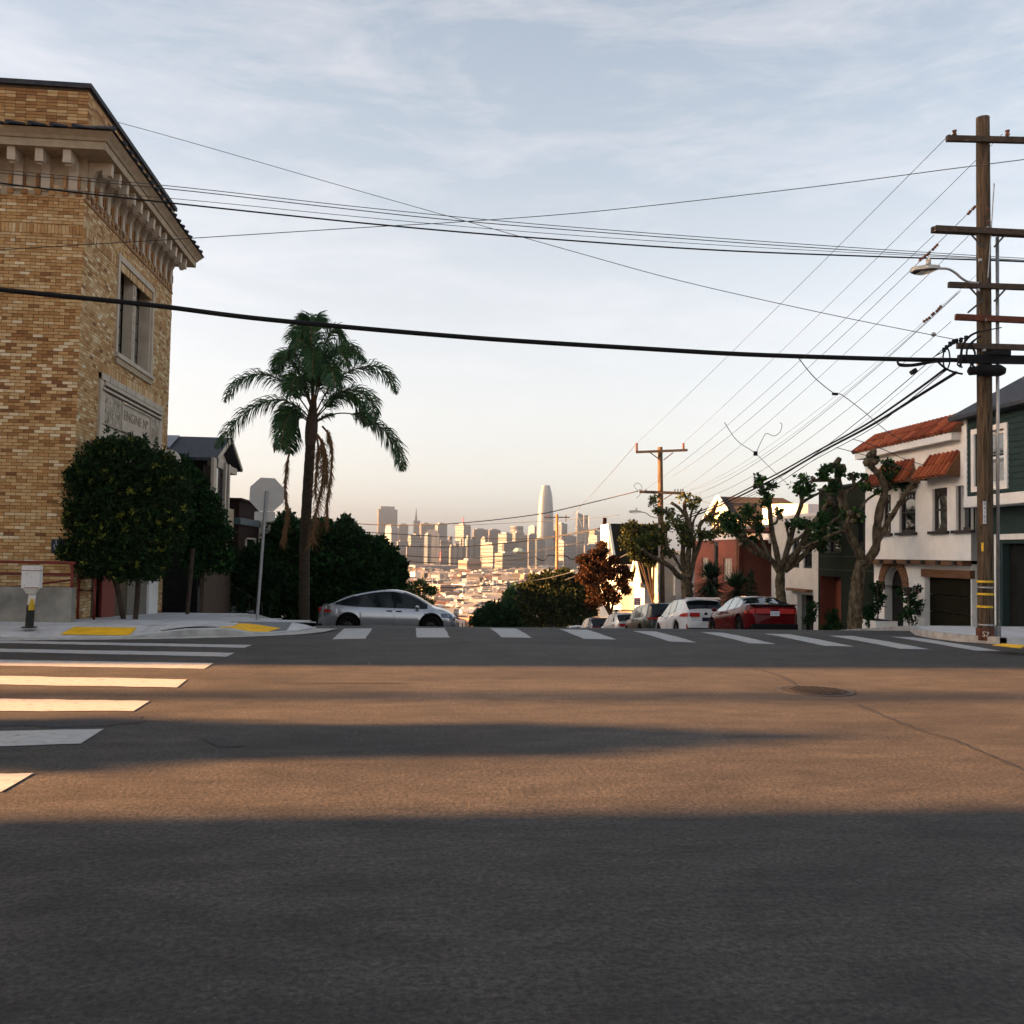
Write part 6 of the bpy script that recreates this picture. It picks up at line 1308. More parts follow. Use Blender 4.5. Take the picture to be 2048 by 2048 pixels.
fr = [([(712, 900), (600, 740), (480, 625), (300, 570), (130, 640), (45, 775)], -1.0), ([(705, 930), (610, 830), (450, 768), (280, 815), (130, 930), (35, 1050), (-20, 1130)], -.5),
      ([(705, 950), (600, 860), (530, 900), (490, 1010), (475, 1150)], -1.4), ([(705, 960), (620, 900), (570, 950), (545, 1050), (540, 1180)], -.6), ([(708, 940), (580, 850), (510, 880), (470, 960)], .8),
      ([(712, 860), (640, 640), (570, 480), (480, 450), (435, 560)], .6), ([(712, 860), (655, 600), (590, 430), (520, 420), (470, 480)], -1.0),
      ([(715, 850), (690, 520), (640, 300), (600, 270), (585, 390)], -.7), ([(717, 850), (712, 480), (700, 230), (690, 150), (670, 150)], .3), ([(718, 850), (735, 450), (725, 200), (740, 150), (775, 175)], .6),
      ([(718, 850), (700, 420), (670, 240), (640, 230), (620, 330)], 1.2), ([(720, 850), (770, 520), (830, 300), (905, 240), (975, 340)], .2), ([(722, 850), (790, 600), (880, 400), (1000, 360), (1115, 480)], -.8),
      ([(722, 850), (770, 560), (860, 400), (930, 400), (985, 500)], -1.2), ([(728, 900), (830, 700), (950, 580), (1150, 510), (1290, 570), (1365, 705)], -.6), ([(728, 920), (820, 800), (900, 720), (1050, 700), (1160, 770), (1195, 920)], -1.3),
      ([(728, 930), (830, 820), (920, 740), (1040, 750), (1110, 860), (1140, 960)], .8), ([(732, 950), (870, 885), (1000, 878), (1150, 920), (1290, 1030), (1380, 1160), (1410, 1310)], .4),
      ([(717, 850), (725, 560), (730, 400), (720, 430), (712, 600)], -1.6), ([(718, 850), (760, 640), (820, 520), (870, 560), (890, 680)], -1.7), ([(714, 860), (650, 700), (600, 600), (560, 640), (555, 740)], -1.6),
      ([(730, 940), (790, 910), (830, 890), (872, 885)], -.6)]
for i, (pts, dd) in enumerate(fr): frond(pts, dd, .66 if i < 21 else .25, 130 if i < 21 else 30, start=.34 if i in (17,) else .16)
for pts, w_ in (([(755, 1040), (790, 1130), (800, 1300), (780, 1480), (735, 1680), (715, 1850)], .20), ([(748, 1030), (760, 1180), (745, 1350), (735, 1500)], .14), ([(760, 1050), (800, 1120), (825, 1260), (815, 1390)], .10), ([(790, 975), (845, 1050), (865, 1180), (855, 1380), (830, 1540), (825, 1710)], .07), ([(545, 1160), (520, 1260), (503, 1440), (520, 1620), (505, 1750), (485, 1840)], .07)):
    q = [atd(*z3(x, y), DPm-.3) for x, y in pts]; path = smooth_path(q, 8); mb = MB(); mb.tube(path, [.035]*len(path), 5)
    for i in range(6, len(path)):
        for _ in range(12):
            d = Vector((random.gauss(0, w_), random.gauss(0, w_), -random.uniform(.1, .4))); s_ = Vector((.011, 0, 0)); p = path[i]+Vector((0, 0, random.uniform(-.12, .12))); mb.add([p-s_, p+s_, p+d*.6+s_, p+d], [(0, 1, 2, 3)], 0)
    mb.build('dead_stalk', MT['husk'], pm, recalc=False)
mb = MB(); a = atd(*z3(455, 1070), DPm-.5); b = atd(*z3(418, 1185), DPm-.5); mb.tube([a, a.lerp(b, .5)+Vector((-.05, 0, 0)), b], [.03, .07, .01], 6); mb.build('spathe', MT['husk'], pm)

# ---------------- pollarded plane trees
def pollard(label, d, origin, sc, trunk, trunk_r, limbs, clumps, leafm='leaf_plane', knobs=True, lsize=.15, nleaf=90, seed=1):
    random.seed(seed); t = thing('pollarded_tree', label, 'tree', group=None)
    cv = lambda x, y, dd=0: atd(origin[0]+x/sc, origin[1]+y/sc, d+dd)
    pts = [cv(x, y) for x, y in trunk]; b0 = pts[0]; pts = [Vector((b0.x, b0.y, zr(b0.y)-.15))]+pts if b0.z > zr(b0.y)+.05 else pts
    path = smooth_path(pts, 6); N = len(path); mb = MB()
    mb.tube(path, [trunk_r*(1.25 if i < 2 else 1-.22*i/N)*(1+random.uniform(-.07, .07)) for i in range(N)], 14)
    for _ in range(12): i = random.randrange(2, N); a_ = random.uniform(0, 6.28); mb.blob(path[i]+Vector((math.cos(a_), math.sin(a_), 0))*trunk_r*.75, trunk_r*random.uniform(.2, .38), nu=7, nv=5, jit=.15)
    mb.build('trunk', MT['bark'], t, smooth=True)
    for pts, r, dd in limbs:
        q = [cv(x, y, dd*i/(len(pts)-1)) for i, (x, y) in enumerate(pts)]; path = smooth_path(q, 5); N = len(path); mb = MB()
        mb.tube(path, [r*(1-.45*i/N)*(1+random.uniform(-.10, .10)) for i in range(N)], 9)
        if knobs:
            for _ in range(7): mb.blob(path[-1]+Vector((random.gauss(0, r*.7), random.gauss(0, r*.7), random.gauss(0, r*.7))), r*random.uniform(.5, .85), nu=7, nv=5, jit=.2)
            for _ in range(3): i = random.randrange(2, N-1); mb.blob(path[i], r*random.uniform(.75, .95), nu=7, nv=5, jit=.2)
        mb.build('limb', MT['bark'], t, smooth=True)
    cl = []
    for x, y, r in clumps:
        c = cv(x, y, random.uniform(-.5, .3)); Rm = r/sc*d/FPX
        for _ in range(3): cl.append((tuple(c+Vector((random.gauss(0, Rm*.35), random.gauss(0, Rm*.4), random.gauss(0, Rm*.35)))), (Rm*.72, Rm*.8, Rm*.6), int(nleaf*(r/60)**2/3)+8))
    tw = MB()
    for c, r, n_ in cl:
        for _ in range(4):
            d_ = Vector((random.gauss(0, 1), random.gauss(0, 1), random.gauss(.5, 1))).normalized(); e_ = Vector(c)+Vector((d_.x*r[0], d_.y*r[1], d_.z*r[2]))*1.15; tw.tube([Vector(c)-d_*.05, Vector(c).lerp(e_, .5)+Vector((0, 0, .03)), e_], [.014, .010, .005], 4)
    tw.build('twigs', MT['bark_dark'], t, kind='stuff')
    leaves('foliage', cl, MT[leafm], t, lsize, 1.0, .85, .1, .15); return t
O6 = (1140, 860); O7 = (1510, 810); S = 3.864
pollard('leafy pollarded tree with golden tips just right of the second utility pole', 46, O6, S, [(905, 1330), (900, 1200), (892, 1120)], .30,
        [([(890, 1150), (830, 1120), (780, 1060), (700, 1010), (600, 960), (560, 920)], .15, -1), ([(885, 1150), (870, 1000), (878, 860), (872, 760), (900, 690), (850, 610), (780, 560)], .13, .5), ([(900, 1150), (915, 950), (935, 800), (905, 690), (885, 600), (890, 550)], .15, -.5), ([(925, 1150), (960, 1000), (1005, 860), (1000, 750), (1040, 690), (1110, 655), (1150, 640)], .13, .6),
         ([(932, 800), (960, 690), (1020, 605)], .07, .3), ([(930, 780), (935, 650), (970, 560)], .07, -.3), ([(860, 1080), (800, 970), (755, 900), (740, 800)], .08, -.8), ([(1000, 850), (1090, 780), (1160, 700)], .07, 0), ([(905, 900), (820, 760), (760, 640), (690, 600)], .07, -.4), ([(900, 1250), (935, 1100), (960, 950), (945, 820)], .14, .2)],
        [(640, 550, 50), (690, 640, 52), (880, 540, 60), (945, 590, 50), (770, 640, 60), (660, 820, 30), (700, 850, 80), (830, 740, 80), (955, 780, 85), (1040, 800, 75), (1100, 690, 70), (1160, 730, 70), (1190, 800, 55), (750, 950, 60), (880, 850, 60), (650, 900, 80), (600, 800, 70), (1110, 850, 60), (560, 870, 60), (740, 740, 60), (1010, 560, 40)], 'leaf_gold', False, .13, 120, 31)
pollard('middle pollarded plane tree with knobbly upward limbs behind the red car', 36.5, O6, S, [(1632, 1420), (1630, 1300), (1622, 1190), (1630, 1090)], .215,
        [([(1620, 1110), (1560, 1010), (1480, 950), (1400, 870), (1330, 835)], .12, -.6), ([(1620, 1090), (1595, 940), (1568, 820), (1550, 700), (1540, 580), (1510, 490), (1460, 420)], .12, .4), ([(1552, 720), (1590, 720), (1612, 670)], .06, -.2), ([(1632, 1090), (1685, 900), (1742, 700), (1790, 560), (1768, 460)], .12, .6), ([(1650, 1090), (1745, 960), (1850, 780), (1930, 650), (2010, 555)], .13, -.5),
         ([(1660, 1090), (1790, 980), (1910, 880), (2050, 800), (2110, 720)], .12, .2), ([(1640, 1060), (1700, 890), (1790, 820), (1845, 760)], .09, -.6), ([(1570, 1030), (1500, 900), (1460, 800), (1400, 740), (1340, 700)], .09, .7), ([(1560, 1000), (1440, 960), (1360, 890), (1290, 790)], .07, .2), ([(1700, 870), (1680, 780), (1670, 720)], .06, .3), ([(1660, 1010), (1800, 900), (1960, 850), (2070, 870)], .06, -.5), ([(1790, 560), (1860, 520), (1960, 470)], .07, .3)],
        [(1480, 400, 58), (1560, 450, 50), (1510, 500, 40), (1780, 390, 75), (1860, 470, 60), (1800, 470, 55), (1520, 560, 60), (1370, 620, 80), (1280, 720, 100), (1200, 680, 70), (1420, 700, 70), (1380, 860, 60), (1610, 640, 48), (1680, 745, 36), (1780, 730, 78), (1880, 800, 60), (1240, 780, 60), (2000, 560, 50), (2020, 700, 60), (2070, 790, 60), (1980, 850, 60), (1330, 800, 50), (1450, 760, 50)], 'leaf_plane', True, .13, 115, 32)
pollard('nearest pollarded plane tree leaning before the modern house and the white house', 30.5, O7, S, [(768, 1800), (775, 1600), (785, 1450), (805, 1300), (835, 1200)], .235,
        [([(838, 1220), (790, 1110), (735, 1010), (718, 920), (745, 860)], .15, -.5), ([(722, 930), (690, 800), (662, 680), (640, 590), (645, 480)], .17, .3), ([(645, 590), (560, 580), (440, 585)], .08, -.3), ([(690, 760), (700, 680), (760, 640), (845, 560)], .08, .3), ([(770, 620), (755, 570), (740, 540)], .06, 0), ([(660, 860), (560, 930), (520, 970)], .05, -.3), ([(720, 960), (600, 1000), (470, 1060), (380, 1100)], .06, .4),
         ([(845, 1230), (930, 1110), (940, 980), (965, 800), (1005, 650), (960, 540), (905, 480), (900, 410)], .15, -.4), ([(1005, 650), (1060, 560), (1048, 470)], .08, .3), ([(940, 1070), (1005, 950), (1075, 830), (1175, 670), (1275, 605)], .10, -.6), ([(1000, 660), (1100, 620), (1180, 580)], .07, .3), ([(770, 870), (860, 740), (950, 680)], .05, .4), ([(1240, 625), (1300, 680)], .06, 0), ([(560, 700), (640, 640)], .06, 0)],
        [(915, 405, 52), (885, 450, 40), (1050, 445, 42), (1020, 530, 55), (990, 560, 40), (1130, 560, 80), (1170, 590, 50), (1255, 600, 40), (1300, 690, 36), (640, 500, 60), (560, 505, 60), (520, 530, 45), (760, 560, 38), (850, 560, 28), (740, 860, 80), (680, 830, 40), (590, 660, 55), (945, 670, 26), (850, 640, 50), (550, 880, 60), (500, 930, 40), (470, 990, 50), (600, 620, 40)], 'leaf_plane', True, .12, 120, 33)
# yuccas, cypress, small plants by the pavement
def yucca(label, px, py, d, r, seed):
    random.seed(seed); t = thing('yucca', label, 'plant'); c = atd(px, py, d); mb = MB(); g = G(c.y)+.1
    mb.tube([(c.x, c.y, g), (c.x, c.y, c.z)], .12, 8); mb.build('trunk', MT['bark_dark'], t)
    mb = MB()
    for k in range(520):
        th = random.uniform(0, 6.28); h = random.uniform(-.75, 1)**1; el = math.asin(max(-1, min(1, h)))*.9+.1; v = Vector((math.cos(th)*math.cos(el), math.sin(th)*math.cos(el), math.sin(el))); o = c+Vector((0, 0, -r*.9*random.random()*(.9 if el < .5 else .1)))
        L = r*random.uniform(.75, 1.1); s = v.cross(Vector((.1, .2, 1))).normalized()*.03; drp = Vector((0, 0, -.14*L if el < .6 else 0))
        mb.add([o+v*.1-s*.6, o+v*.1+s*.6, o+v*L*.55+s+drp*.3, o+v*L*.55-s+drp*.3, o+v*L+drp], [(0, 1, 2, 3), (3, 2, 4)], 0, random.random()**1.5)
    mb.build('blades', MT['yucca'], t, recalc=False)
yucca('larger spiky yucca rising behind the white car', 1420, 1158, 44, 1.05, 41); yucca('smaller spiky yucca between the white car and the red car', 1474, 1176, 41, .95, 42)
cy = thing('cypress', 'narrow dark conical cypress beside the brick steps', 'tree'); c = atd(1502, 1140, 43)
mb = MB(); mb.tube([(c.x, c.y, G(c.y)), (c.x, c.y, c.z)], .07, 6); mb.build('trunk', MT['bark_dark'], cy)
leaves('foliage', [((c.x, c.y, c.z-.25-k*.22), (.10+.06*k, .10+.06*k, .25), 110) for k in range(9)], MT['leaf_green'], cy, .10, 1.2, .5, .6, .4, tmax=.6)
for lab, px, py, r, n, d in (('green shrub growing at the foot of the modern house', 1668, 1252, 17, 500, 32.5), ('weedy shrub beside the pale house garage, behind the red car', 1622, 1235, 15, 420, 34), ('climbing shrub in the dark corner between the modern house and the white house', 1738, 1240, 14, 420, 31.5), ('small plants at the kerb left of the leaning plane tree', 1652, 1268, 10, 260, 31.5)):
    t = thing('shrub', lab, 'shrub'); cl = [clump_px(px+random.uniform(-r*.4, r*.4), py-k*r*.5, r*.7, d, n//4) for k in range(-1, 4)]; leaves('foliage', cl, MT['leaf_green'], t, .10, 1, .6, .5, .2)
    mb = MB(); c = atd(px, py, d); mb.tube([(c.x, c.y, G(c.y)), (c.x, c.y, c.z)], .03, 5); mb.build('stem', MT['bark_dark'], t)
q = atd(1651, 1266, 31); mb = MB(); mb.blob(q, .085, nu=12, nv=8); link(mb.build('stone_ball', MT['white_stucco'], smooth=True), None, 'small white ball at the kerb beside the rust red garage', 'ball')

# ================================================================== CARS
def interp(tab, x):
    if x <= tab[0][0]: return tab[0][1]
    for (a, b), (c, d) in zip(tab, tab[1:]):
        if x <= c: return b+(d-b)*(x-a)/(c-a)
    return tab[-1][1]
def sinterp(tab, x):
    """smooth (Catmull-Rom on y) lookup"""
    n = len(tab)
    if x <= tab[0][0]: return tab[0][1]
    if x >= tab[-1][0]: return tab[-1][1]
    for i in range(n-1):
        if x <= tab[i+1][0]:
            x0, y0 = tab[i]; x1, y1 = tab[i+1]; t = (x-x0)/(x1-x0); h = x1-x0
            m0 = (tab[i+1][1]-tab[i-1][1])/(tab[i+1][0]-tab[i-1][0])*h if i else (y1-y0)
            m1 = (tab[i+2][1]-tab[i][1])/(tab[i+2][0]-tab[i][0])*h if i < n-2 else (y1-y0)
            return (2*t**3-3*t*t+1)*y0+(t**3-2*t*t+t)*m0+(-2*t**3+3*t*t)*y1+(t**3-t*t)*m1
def make_car(label, loc, heading, s, group=None, pitch=0):
    """x forward, y left. s: profile tables"""
    root = thing(s.get('name', 'parked_car'), label, 'car', group=group)
    L, Wd = s['L'], s['W']/2; wr = s['wr']; xw = s['xw']; pm_ = MT[s['paint']]
    xs = sorted(set([round(-L/2+L*k/58, 4) for k in range(59)]+[round(w+wr*1.14*math.sin(R(a)), 4) for w in xw for a in range(-90, 91, 12)]))
    def hw(x): t = abs(x)/(L/2); return Wd*(1-.09*t**4-.20*max(0, (t-.84)/.16)**2)
    def top(x): return sinterp(s['top'], x)
    def belt(x): return min(sinterp(s['belt'], x), top(x))
    def low(x):
        z = interp(s['low'], x)
        for w in xw:
            d = x-w; r = wr*1.14
            if abs(d) < r: z = max(z, wr*.98+math.sqrt(max(0, r*r-d*d))*1.0)
        return z
    def sect(x):
        w = hw(x); zb = low(x); b = belt(x); t = top(x); g = t-b; m = (zb*.45+b*.55); k = min(1, g/.25) if g > 0 else 0
        mid = max(zb+.02, min(.55*b+.06, b-.08)); inr = Wd*(s.get('tumble', .27))*min(1, g/(s['H']-sinterp(s['belt'], 0)))
        wt = w-.06-inr
        return [(w-.10, zb), (w-.03, zb+.05), (w, max(zb+.06, mid)), (w-.022, max(zb+.07, b-.10)), (w-.075, b), (wt, t-.05*k-.012), (wt*.86, t-.012*k-.004), (wt*.45, t+.012), (0, t+.02)]
    secs = [sect(x) for x in xs]; ns = 9
    parts = {}
    def g_(n):
        if n == 'side_window': n = ('side_window', sd)
        return parts.setdefault(n, MB())
    wsb, wst, rgt, rgb = s['ws_base'], s['ws_top'], s['rg_top'], s['rg_base']; side0, side1 = s['side']; pillars = s.get('pillars', [])
    for sd in (1, -1):
        for i in range(len(xs)-1):
            xm = (xs[i]+xs[i+1])/2; A, B = secs[i], secs[i+1]
            for k in range(ns-1):
                name = 'body'
                gh = top(xm)-belt(xm)
                if k == 4 and side0 < xm < side1 and gh > .10:
                    pi_ = [q_ for q_, p in enumerate(pillars) if abs(xm-p) < .045]; name = ('pillar', pi_[0], sd) if pi_ else 'side_window'
                if k >= 5 or (k == 4 and not (side0 < xm < side1)):
                    if k >= 5 and gh > .015:
                        if wst < xm < wsb: name = 'windscreen'
                        elif rgb < xm < rgt: name = 'rear_window'
                        elif s.get('glass_roof') and rgt <= xm <= wst and k >= 6: name = 'glass_roof'
                off = 0
                q = [(xs[i], sd*A[k][0], A[k][1]), (xs[i+1], sd*B[k][0], B[k][1]), (xs[i+1], sd*B[k+1][0], B[k+1][1]), (xs[i], sd*A[k+1][0], A[k+1][1])]
                if sd < 0: q = q[::-1]
                g_(name).add(q, [(0, 1, 2, 3)])
    for e, fl in ((0, False), (len(xs)-1, True)):
        A = secs[e]; x = xs[e]; poly = [(x, a, b) for a, b in A]+[(x, -a, b) for a, b in A[-2::-1]]
        g_('body').add(poly, [tuple(range(len(poly)))])
    for n_, mbp in parts.items():
        if isinstance(n_, tuple): n_ = n_[0]
        mt_ = {'body': pm_, 'side_window': MT[s.get('sglass', 'car_glass')], 'windscreen': MT['car_glass'], 'rear_window': MT[s.get('rglass', 'car_glass')], 'glass_roof': MT['car_glass'], 'pillar': MT[s.get('pillar_m', 'trim_black')]}[n_]
        ob = mbp.build(n_, mt_, root, recalc=False)
        bm = bmesh.new(); bm.from_mesh(ob.data); bmesh.ops.remove_doubles(bm, verts=bm.verts, dist=.0005); bmesh.ops.recalc_face_normals(bm, faces=bm.faces); bm.to_mesh(ob.data); bm.free()
        ob.data.polygons.foreach_set('use_smooth', [True]*len(ob.data.polygons))
        if n_ == 'body':
            md = ob.modifiers.new('e', 'EDGE_SPLIT'); md.split_angle = R(38)
    # underbody and wheel wells
    v = MB(); v.box(-L/2+.2, L/2-.2, -Wd+.12, Wd-.12, .16, .30)
    for w in xw: v.box(w-wr*1.2, w+wr*1.2, -Wd+.26, Wd-.26, .2, .74)
    for w in xw:
        for sd in (1, -1):
            n = 14; r = wr*1.13
            arc = [(w+r*math.cos(math.pi*k/n), wr*.98+r*math.sin(math.pi*k/n)) for k in range(n+1)]
            for k in range(n): (xa, za), (xb, zb) = arc[k], arc[k+1]; v.add([(xa, sd*(Wd-.035), za), (xb, sd*(Wd-.035), zb), (xb, sd*(Wd-.3), zb), (xa, sd*(Wd-.3), za)], [(0, 1, 2, 3)])
    v.build('underbody', MT['trim_black'], root)
    if s.get('cladding'):
        v = MB()
        for sd in (1, -1): v.box(xw[1]+wr*1.1, xw[0]-wr*1.1, sd*(Wd-.05), sd*(Wd+.01), low(0)-.05, low(0)+.09)
        v.build('sill_cladding', MT['trim_black'], root)
    v = MB()
    for sd in (1, -1): # bright crease low on the doors
        a = xw[1]+wr*1.25; b = xw[0]-wr*1.25; zc = low(0)+.12
        v.prism([(a, sd*(Wd-.005), zc-.02), (b, sd*(Wd-.005), zc-.01), (b, sd*(Wd-.005), zc+.05), (a+.1, sd*(Wd-.005), zc+.09)], (0, sd*.014, 0))
    v.build('door_crease', pm_, root)
    for w in xw:
        for sd in (1, -1):
            v = MB(); y0 = sd*(Wd-.235); y1 = sd*(Wd-.02); N = 24
            prof = [(wr*.60, y1-sd*.01), (wr*.62, y1), (wr*.94, y1), (wr, y1-sd*.03), (wr, y0+sd*.03), (wr*.94, y0)]
            vs = [(w+r*math.cos(2*math.pi*k/N), y, wr+r*math.sin(2*math.pi*k/N)) for r, y in prof for k in range(N)]
            v.add(vs, [(j*N+k, j*N+(k+1) % N, (j+1)*N+(k+1) % N, (j+1)*N+k) for j in range(len(prof)-1) for k in range(N)])
            wh_ = v.build('wheel', MT['tyre'], root, smooth=True)
            v = MB(); v.tube([(w, y1-sd*.10, wr), (w, y1-sd*.08, wr)], wr*.62, 24, 1)
            for k in range(s.get('spokes', 10)):
                a = 2*math.pi*k/s.get('spokes', 10); a2 = a+.10; ca, sa = math.cos(a), math.sin(a)
                v.bar((w+.05*ca, y1-sd*.03, wr+.05*sa), (w+wr*.60*math.cos(a2), y1-sd*.02, wr+wr*.60*math.sin(a2)), .035, .03, 0)
                if s.get('studs'): v.obox((w+wr*.30*ca, y1-sd*.004, wr+wr*.30*sa), (.03, .01, .03), mi=2)
            v.tube([(w, y1-sd*.05, wr), (w, y1-sd*.015, wr)], .05, 10, 0); v.build('rim', [MT[s.get('rim', 'rim_dark')], MT['trim_black'], MT['rim_bright']], wh_)
    # mirrors, handles, lamps, plates
    for sd in (1, -1):
        v = MB(); mx_ = s['mirror']; mz = belt(mx_)+.07; v.blob((mx_, sd*(Wd+.09), mz), (.085, .10, .075), nu=10, nv=8); v.bar((mx_+.02, sd*(Wd-.06), mz-.05), (mx_, sd*(Wd+.06), mz-.03), .05, .03); v.build('wing_mirror', MT[s.get('mirror_m', s['paint'])], root, smooth=True)
        for hx_ in s['handles']:
            v = MB(); z = belt(hx_)-.10; v.obox((hx_, sd*(hw(hx_)+.0), z), (.20, .03, .035)); v.build('door_handle', MT[s.get('handle_m', s['paint'])], root)
        v = MB()
        for dx in s['doors']:
            pts = [(dx, sd*(hw(dx)+.004), low(0)+.08), (dx+s.get('dcurve', 0), sd*(hw(dx)+.0045), .55*belt(dx)+.08), (dx, sd*(hw(dx)-.045), belt(dx)-.01)]
            v.tube(pts, .006, 4)
        v.build('door_gap', MT['trim_black'], root)
        v = MB(); e = L/2
        if s.get('tl'):
            x0, x1, za, zb, wrap = s['tl']
            N = 6
            for k in range(N):
                xa = x0+(x1-x0)*k/N; xb = x0+(x1-x0)*(k+1)/N
                v.add([(xa, sd*(sect_y(secs, xs, xa, za)+.008), za+(zb-za)*.15*k/N), (xb, sd*(sect_y(secs, xs, xb, za)+.008), za+(zb-za)*.15*(k+1)/N), (xb, sd*(sect_y(secs, xs, xb, zb)+.008), zb-(zb-za)*.35*(k+1)/N), (xa, sd*(sect_y(secs, xs, xa, zb)+.008), zb-(zb-za)*.35*k/N)], [(0, 1, 2, 3)])
            v.box(-e-.012, -e+.05, sd*(hw(-e)*.97), sd*(hw(-e)-wrap), za, zb); v.build('tail_lamp', MT['tail_red'], root)
        v = MB(); x0, x1, za, zb = s['hl']; n = 5
        vs = []
        for k in range(n+1): x = x0+(x1-x0)*k/n; vs += [(x, sd*(sect_y(secs, xs, x, za)+.008), za), (x, sd*(sect_y(secs, xs, x, zb-.04*k/n)+.006), min(zb, belt(x)-.01)-.0)]
        v.add(vs, [(2*k, 2*k+2, 2*k+3, 2*k+1) for k in range(n)]); v.box(L/2-.03, L/2+.008, sd*hw(L/2)*.95, sd*(hw(L/2)-.3), za+.0, zb-.06); v.build('headlight', MT['head_lamp'], root)
    zp = s['plate']; v = MB(); v.box(-L/2-.016, -L/2-.002, -.155, .155, zp-.075, zp+.075); pl = v.build('number_plate', MT[s.get('plate_m', 'plate')], root)
    v = MB()
    for k in range(7):
        y = -.115+k*.038; v.box(-L/2-.019, -L/2-.016, y-.004, y+.004, zp-.035, zp+.035); 
        if k % 2: v.box(-L/2-.019, -L/2-.016, y, y+.02, zp+.02, zp+.03)
        if k % 3: v.box(-L/2-.019, -L/2-.016, y, y+.02, zp-.03, zp-.02)
    v.build('plate_characters', MT['plate_ink'], pl)
    v = MB(); v.box(-L/2-.012, -L/2+.12, -Wd*.82, Wd*.82, .2, s.get('diff', .42)); v.build('rear_valance', MT['trim_black'], root)
    v = MB(); v.box(L/2-.1, L/2+.008, -Wd*.7, Wd*.7, .2, .42); v.build('front_grille', MT['trim_black'], root)
    if s.get('extra'): s['extra'](root, L, Wd, belt, top)
    root.location = loc; root.rotation_euler = (0, pitch, heading)
    return root
def sect_y(secs, xs, x, z):
    i = min(range(len(xs)), key=lambda k: abs(xs[k]-x)); A = secs[i]
    for (w0, z0), (w1, z1) in zip(A, A[1:]):
        if z0 <= z <= z1 or z1 <= z <= z0: return w0+(w1-w0)*((z-z0)/(z1-z0) if z1 != z0 else 0)
    return A[2][0]
slope = math.atan(.108)
def on_hill(x, y): return Vector((x, y, G(y)+.005))
# silver crossover, side on
def ex_silver(r, L, W_, b, t):
    v = MB()
    for sd in (1, -1): v.prism([(1.52, sd*(W_-.012), .80), (1.30, sd*(W_-.012), .83), (1.27, sd*(W_-.012), .86), (1.52, sd*(W_-.012), .845)], (0, sd*.016, 0))
    v.build('side_badge', MT['trim_black'], r)
SIL = dict(name='silver_car', L=5.04, W=1.96, H=1.68, wr=.39, xw=(1.53, -1.44), paint='paint_silver', handle_m='trim_black',
    top=[(-2.52, .80), (-2.46, 1.03), (-2.30, 1.12), (-1.95, 1.24), (-1.5, 1.42), (-1.0, 1.56), (-.4, 1.66), (.1, 1.68), (.5, 1.62), (.95, 1.46), (1.35, 1.24), (1.62, 1.08), (1.8, 1.02), (2.1, .93), (2.35, .80), (2.48, .66), (2.52, .5)],
    belt=[(-2.52, .80), (-2.3, 1.10), (-1.9, 1.14), (-1.3, 1.08), (0, 1.04), (1.2, 1.01), (1.6, 1.02), (2.1, .92), (2.52, .5)], low=[(-2.52, .34), (-2.0, .22), (2.2, .21), (2.52, .28)],
    ws_base=1.55, ws_top=.55, rg_top=-1.2, rg_base=-2.25, side=(-1.98, 1.42), pillars=[.22], mirror=1.02, handles=[.36, .02], doors=[.20, 1.28, -1.12], tl=(-2.48, -2.05, .86, 1.0, .5), hl=(1.88, 2.42, .70, .86), plate=.62, tumble=.30, studs=True, spokes=10, extra=ex_silver, glass_roof=True)
d_ = 35.3; p = atd(778, 1260, d_)
make_car('silver crossover car parked side on at the brow of the hill', Vector((p.x, p.y, G(p.y)+.07)), 0, SIL)
# red sedan
def ex_red(r, L, W_, b, t):
    v = MB(); v.prism([(-L/2+.02, -.78, 1.0), (-L/2+.20, -.78, 1.03), (-L/2+.20, .78, 1.03), (-L/2+.02, .78, 1.0)], (0, 0, .03)); v.build('spoiler', MT['trim_black'], r)
    v = MB(); v.box(-L/2-.014, -L/2+.01, -.62, .62, .87, .885); v.build('chrome_line', MT['tail_red'], r)
RED = dict(name='red_car', L=4.72, W=1.88, H=1.44, wr=.345, xw=(1.45, -1.42), paint='paint_red', sglass='car_glass_light', mirror_m='paint_red',
    top=[(-2.36, .70), (-2.33, .90), (-2.22, 1.02), (-1.9, 1.07), (-1.5, 1.20), (-1.0, 1.36), (-.4, 1.44), (.1, 1.43), (.6, 1.30), (1.05, 1.08), (1.3, .98), (1.8, .88), (2.15, .76), (2.32, .62), (2.36, .5)],
    belt=[(-2.36, .70), (-2.22, 1.0), (-1.8, 1.02), (-1.2, .99), (0, .95), (1.2, .93), (1.8, .86), (2.36, .5)], low=[(-2.36, .30), (-1.9, .20), (2.1, .19), (2.36, .24)],
    ws_base=1.22, ws_top=.35, rg_top=-.55, rg_base=-1.92, side=(-1.45, 1.1), pillars=[-.12, -1.0], mirror=.82, handles=[-.25, .55], doors=[-.1, .95, -.95], tl=(-2.34, -1.98, .74, .90, .52), hl=(1.85, 2.3, .60, .74), plate=.74, tumble=.30, extra=ex_red, glass_roof=True, diff=.40)
make_car('shiny red sedan parked nose downhill, nearest in the row at the right kerb', on_hill(11.85, 32.7), R(90), RED, pitch=slope)
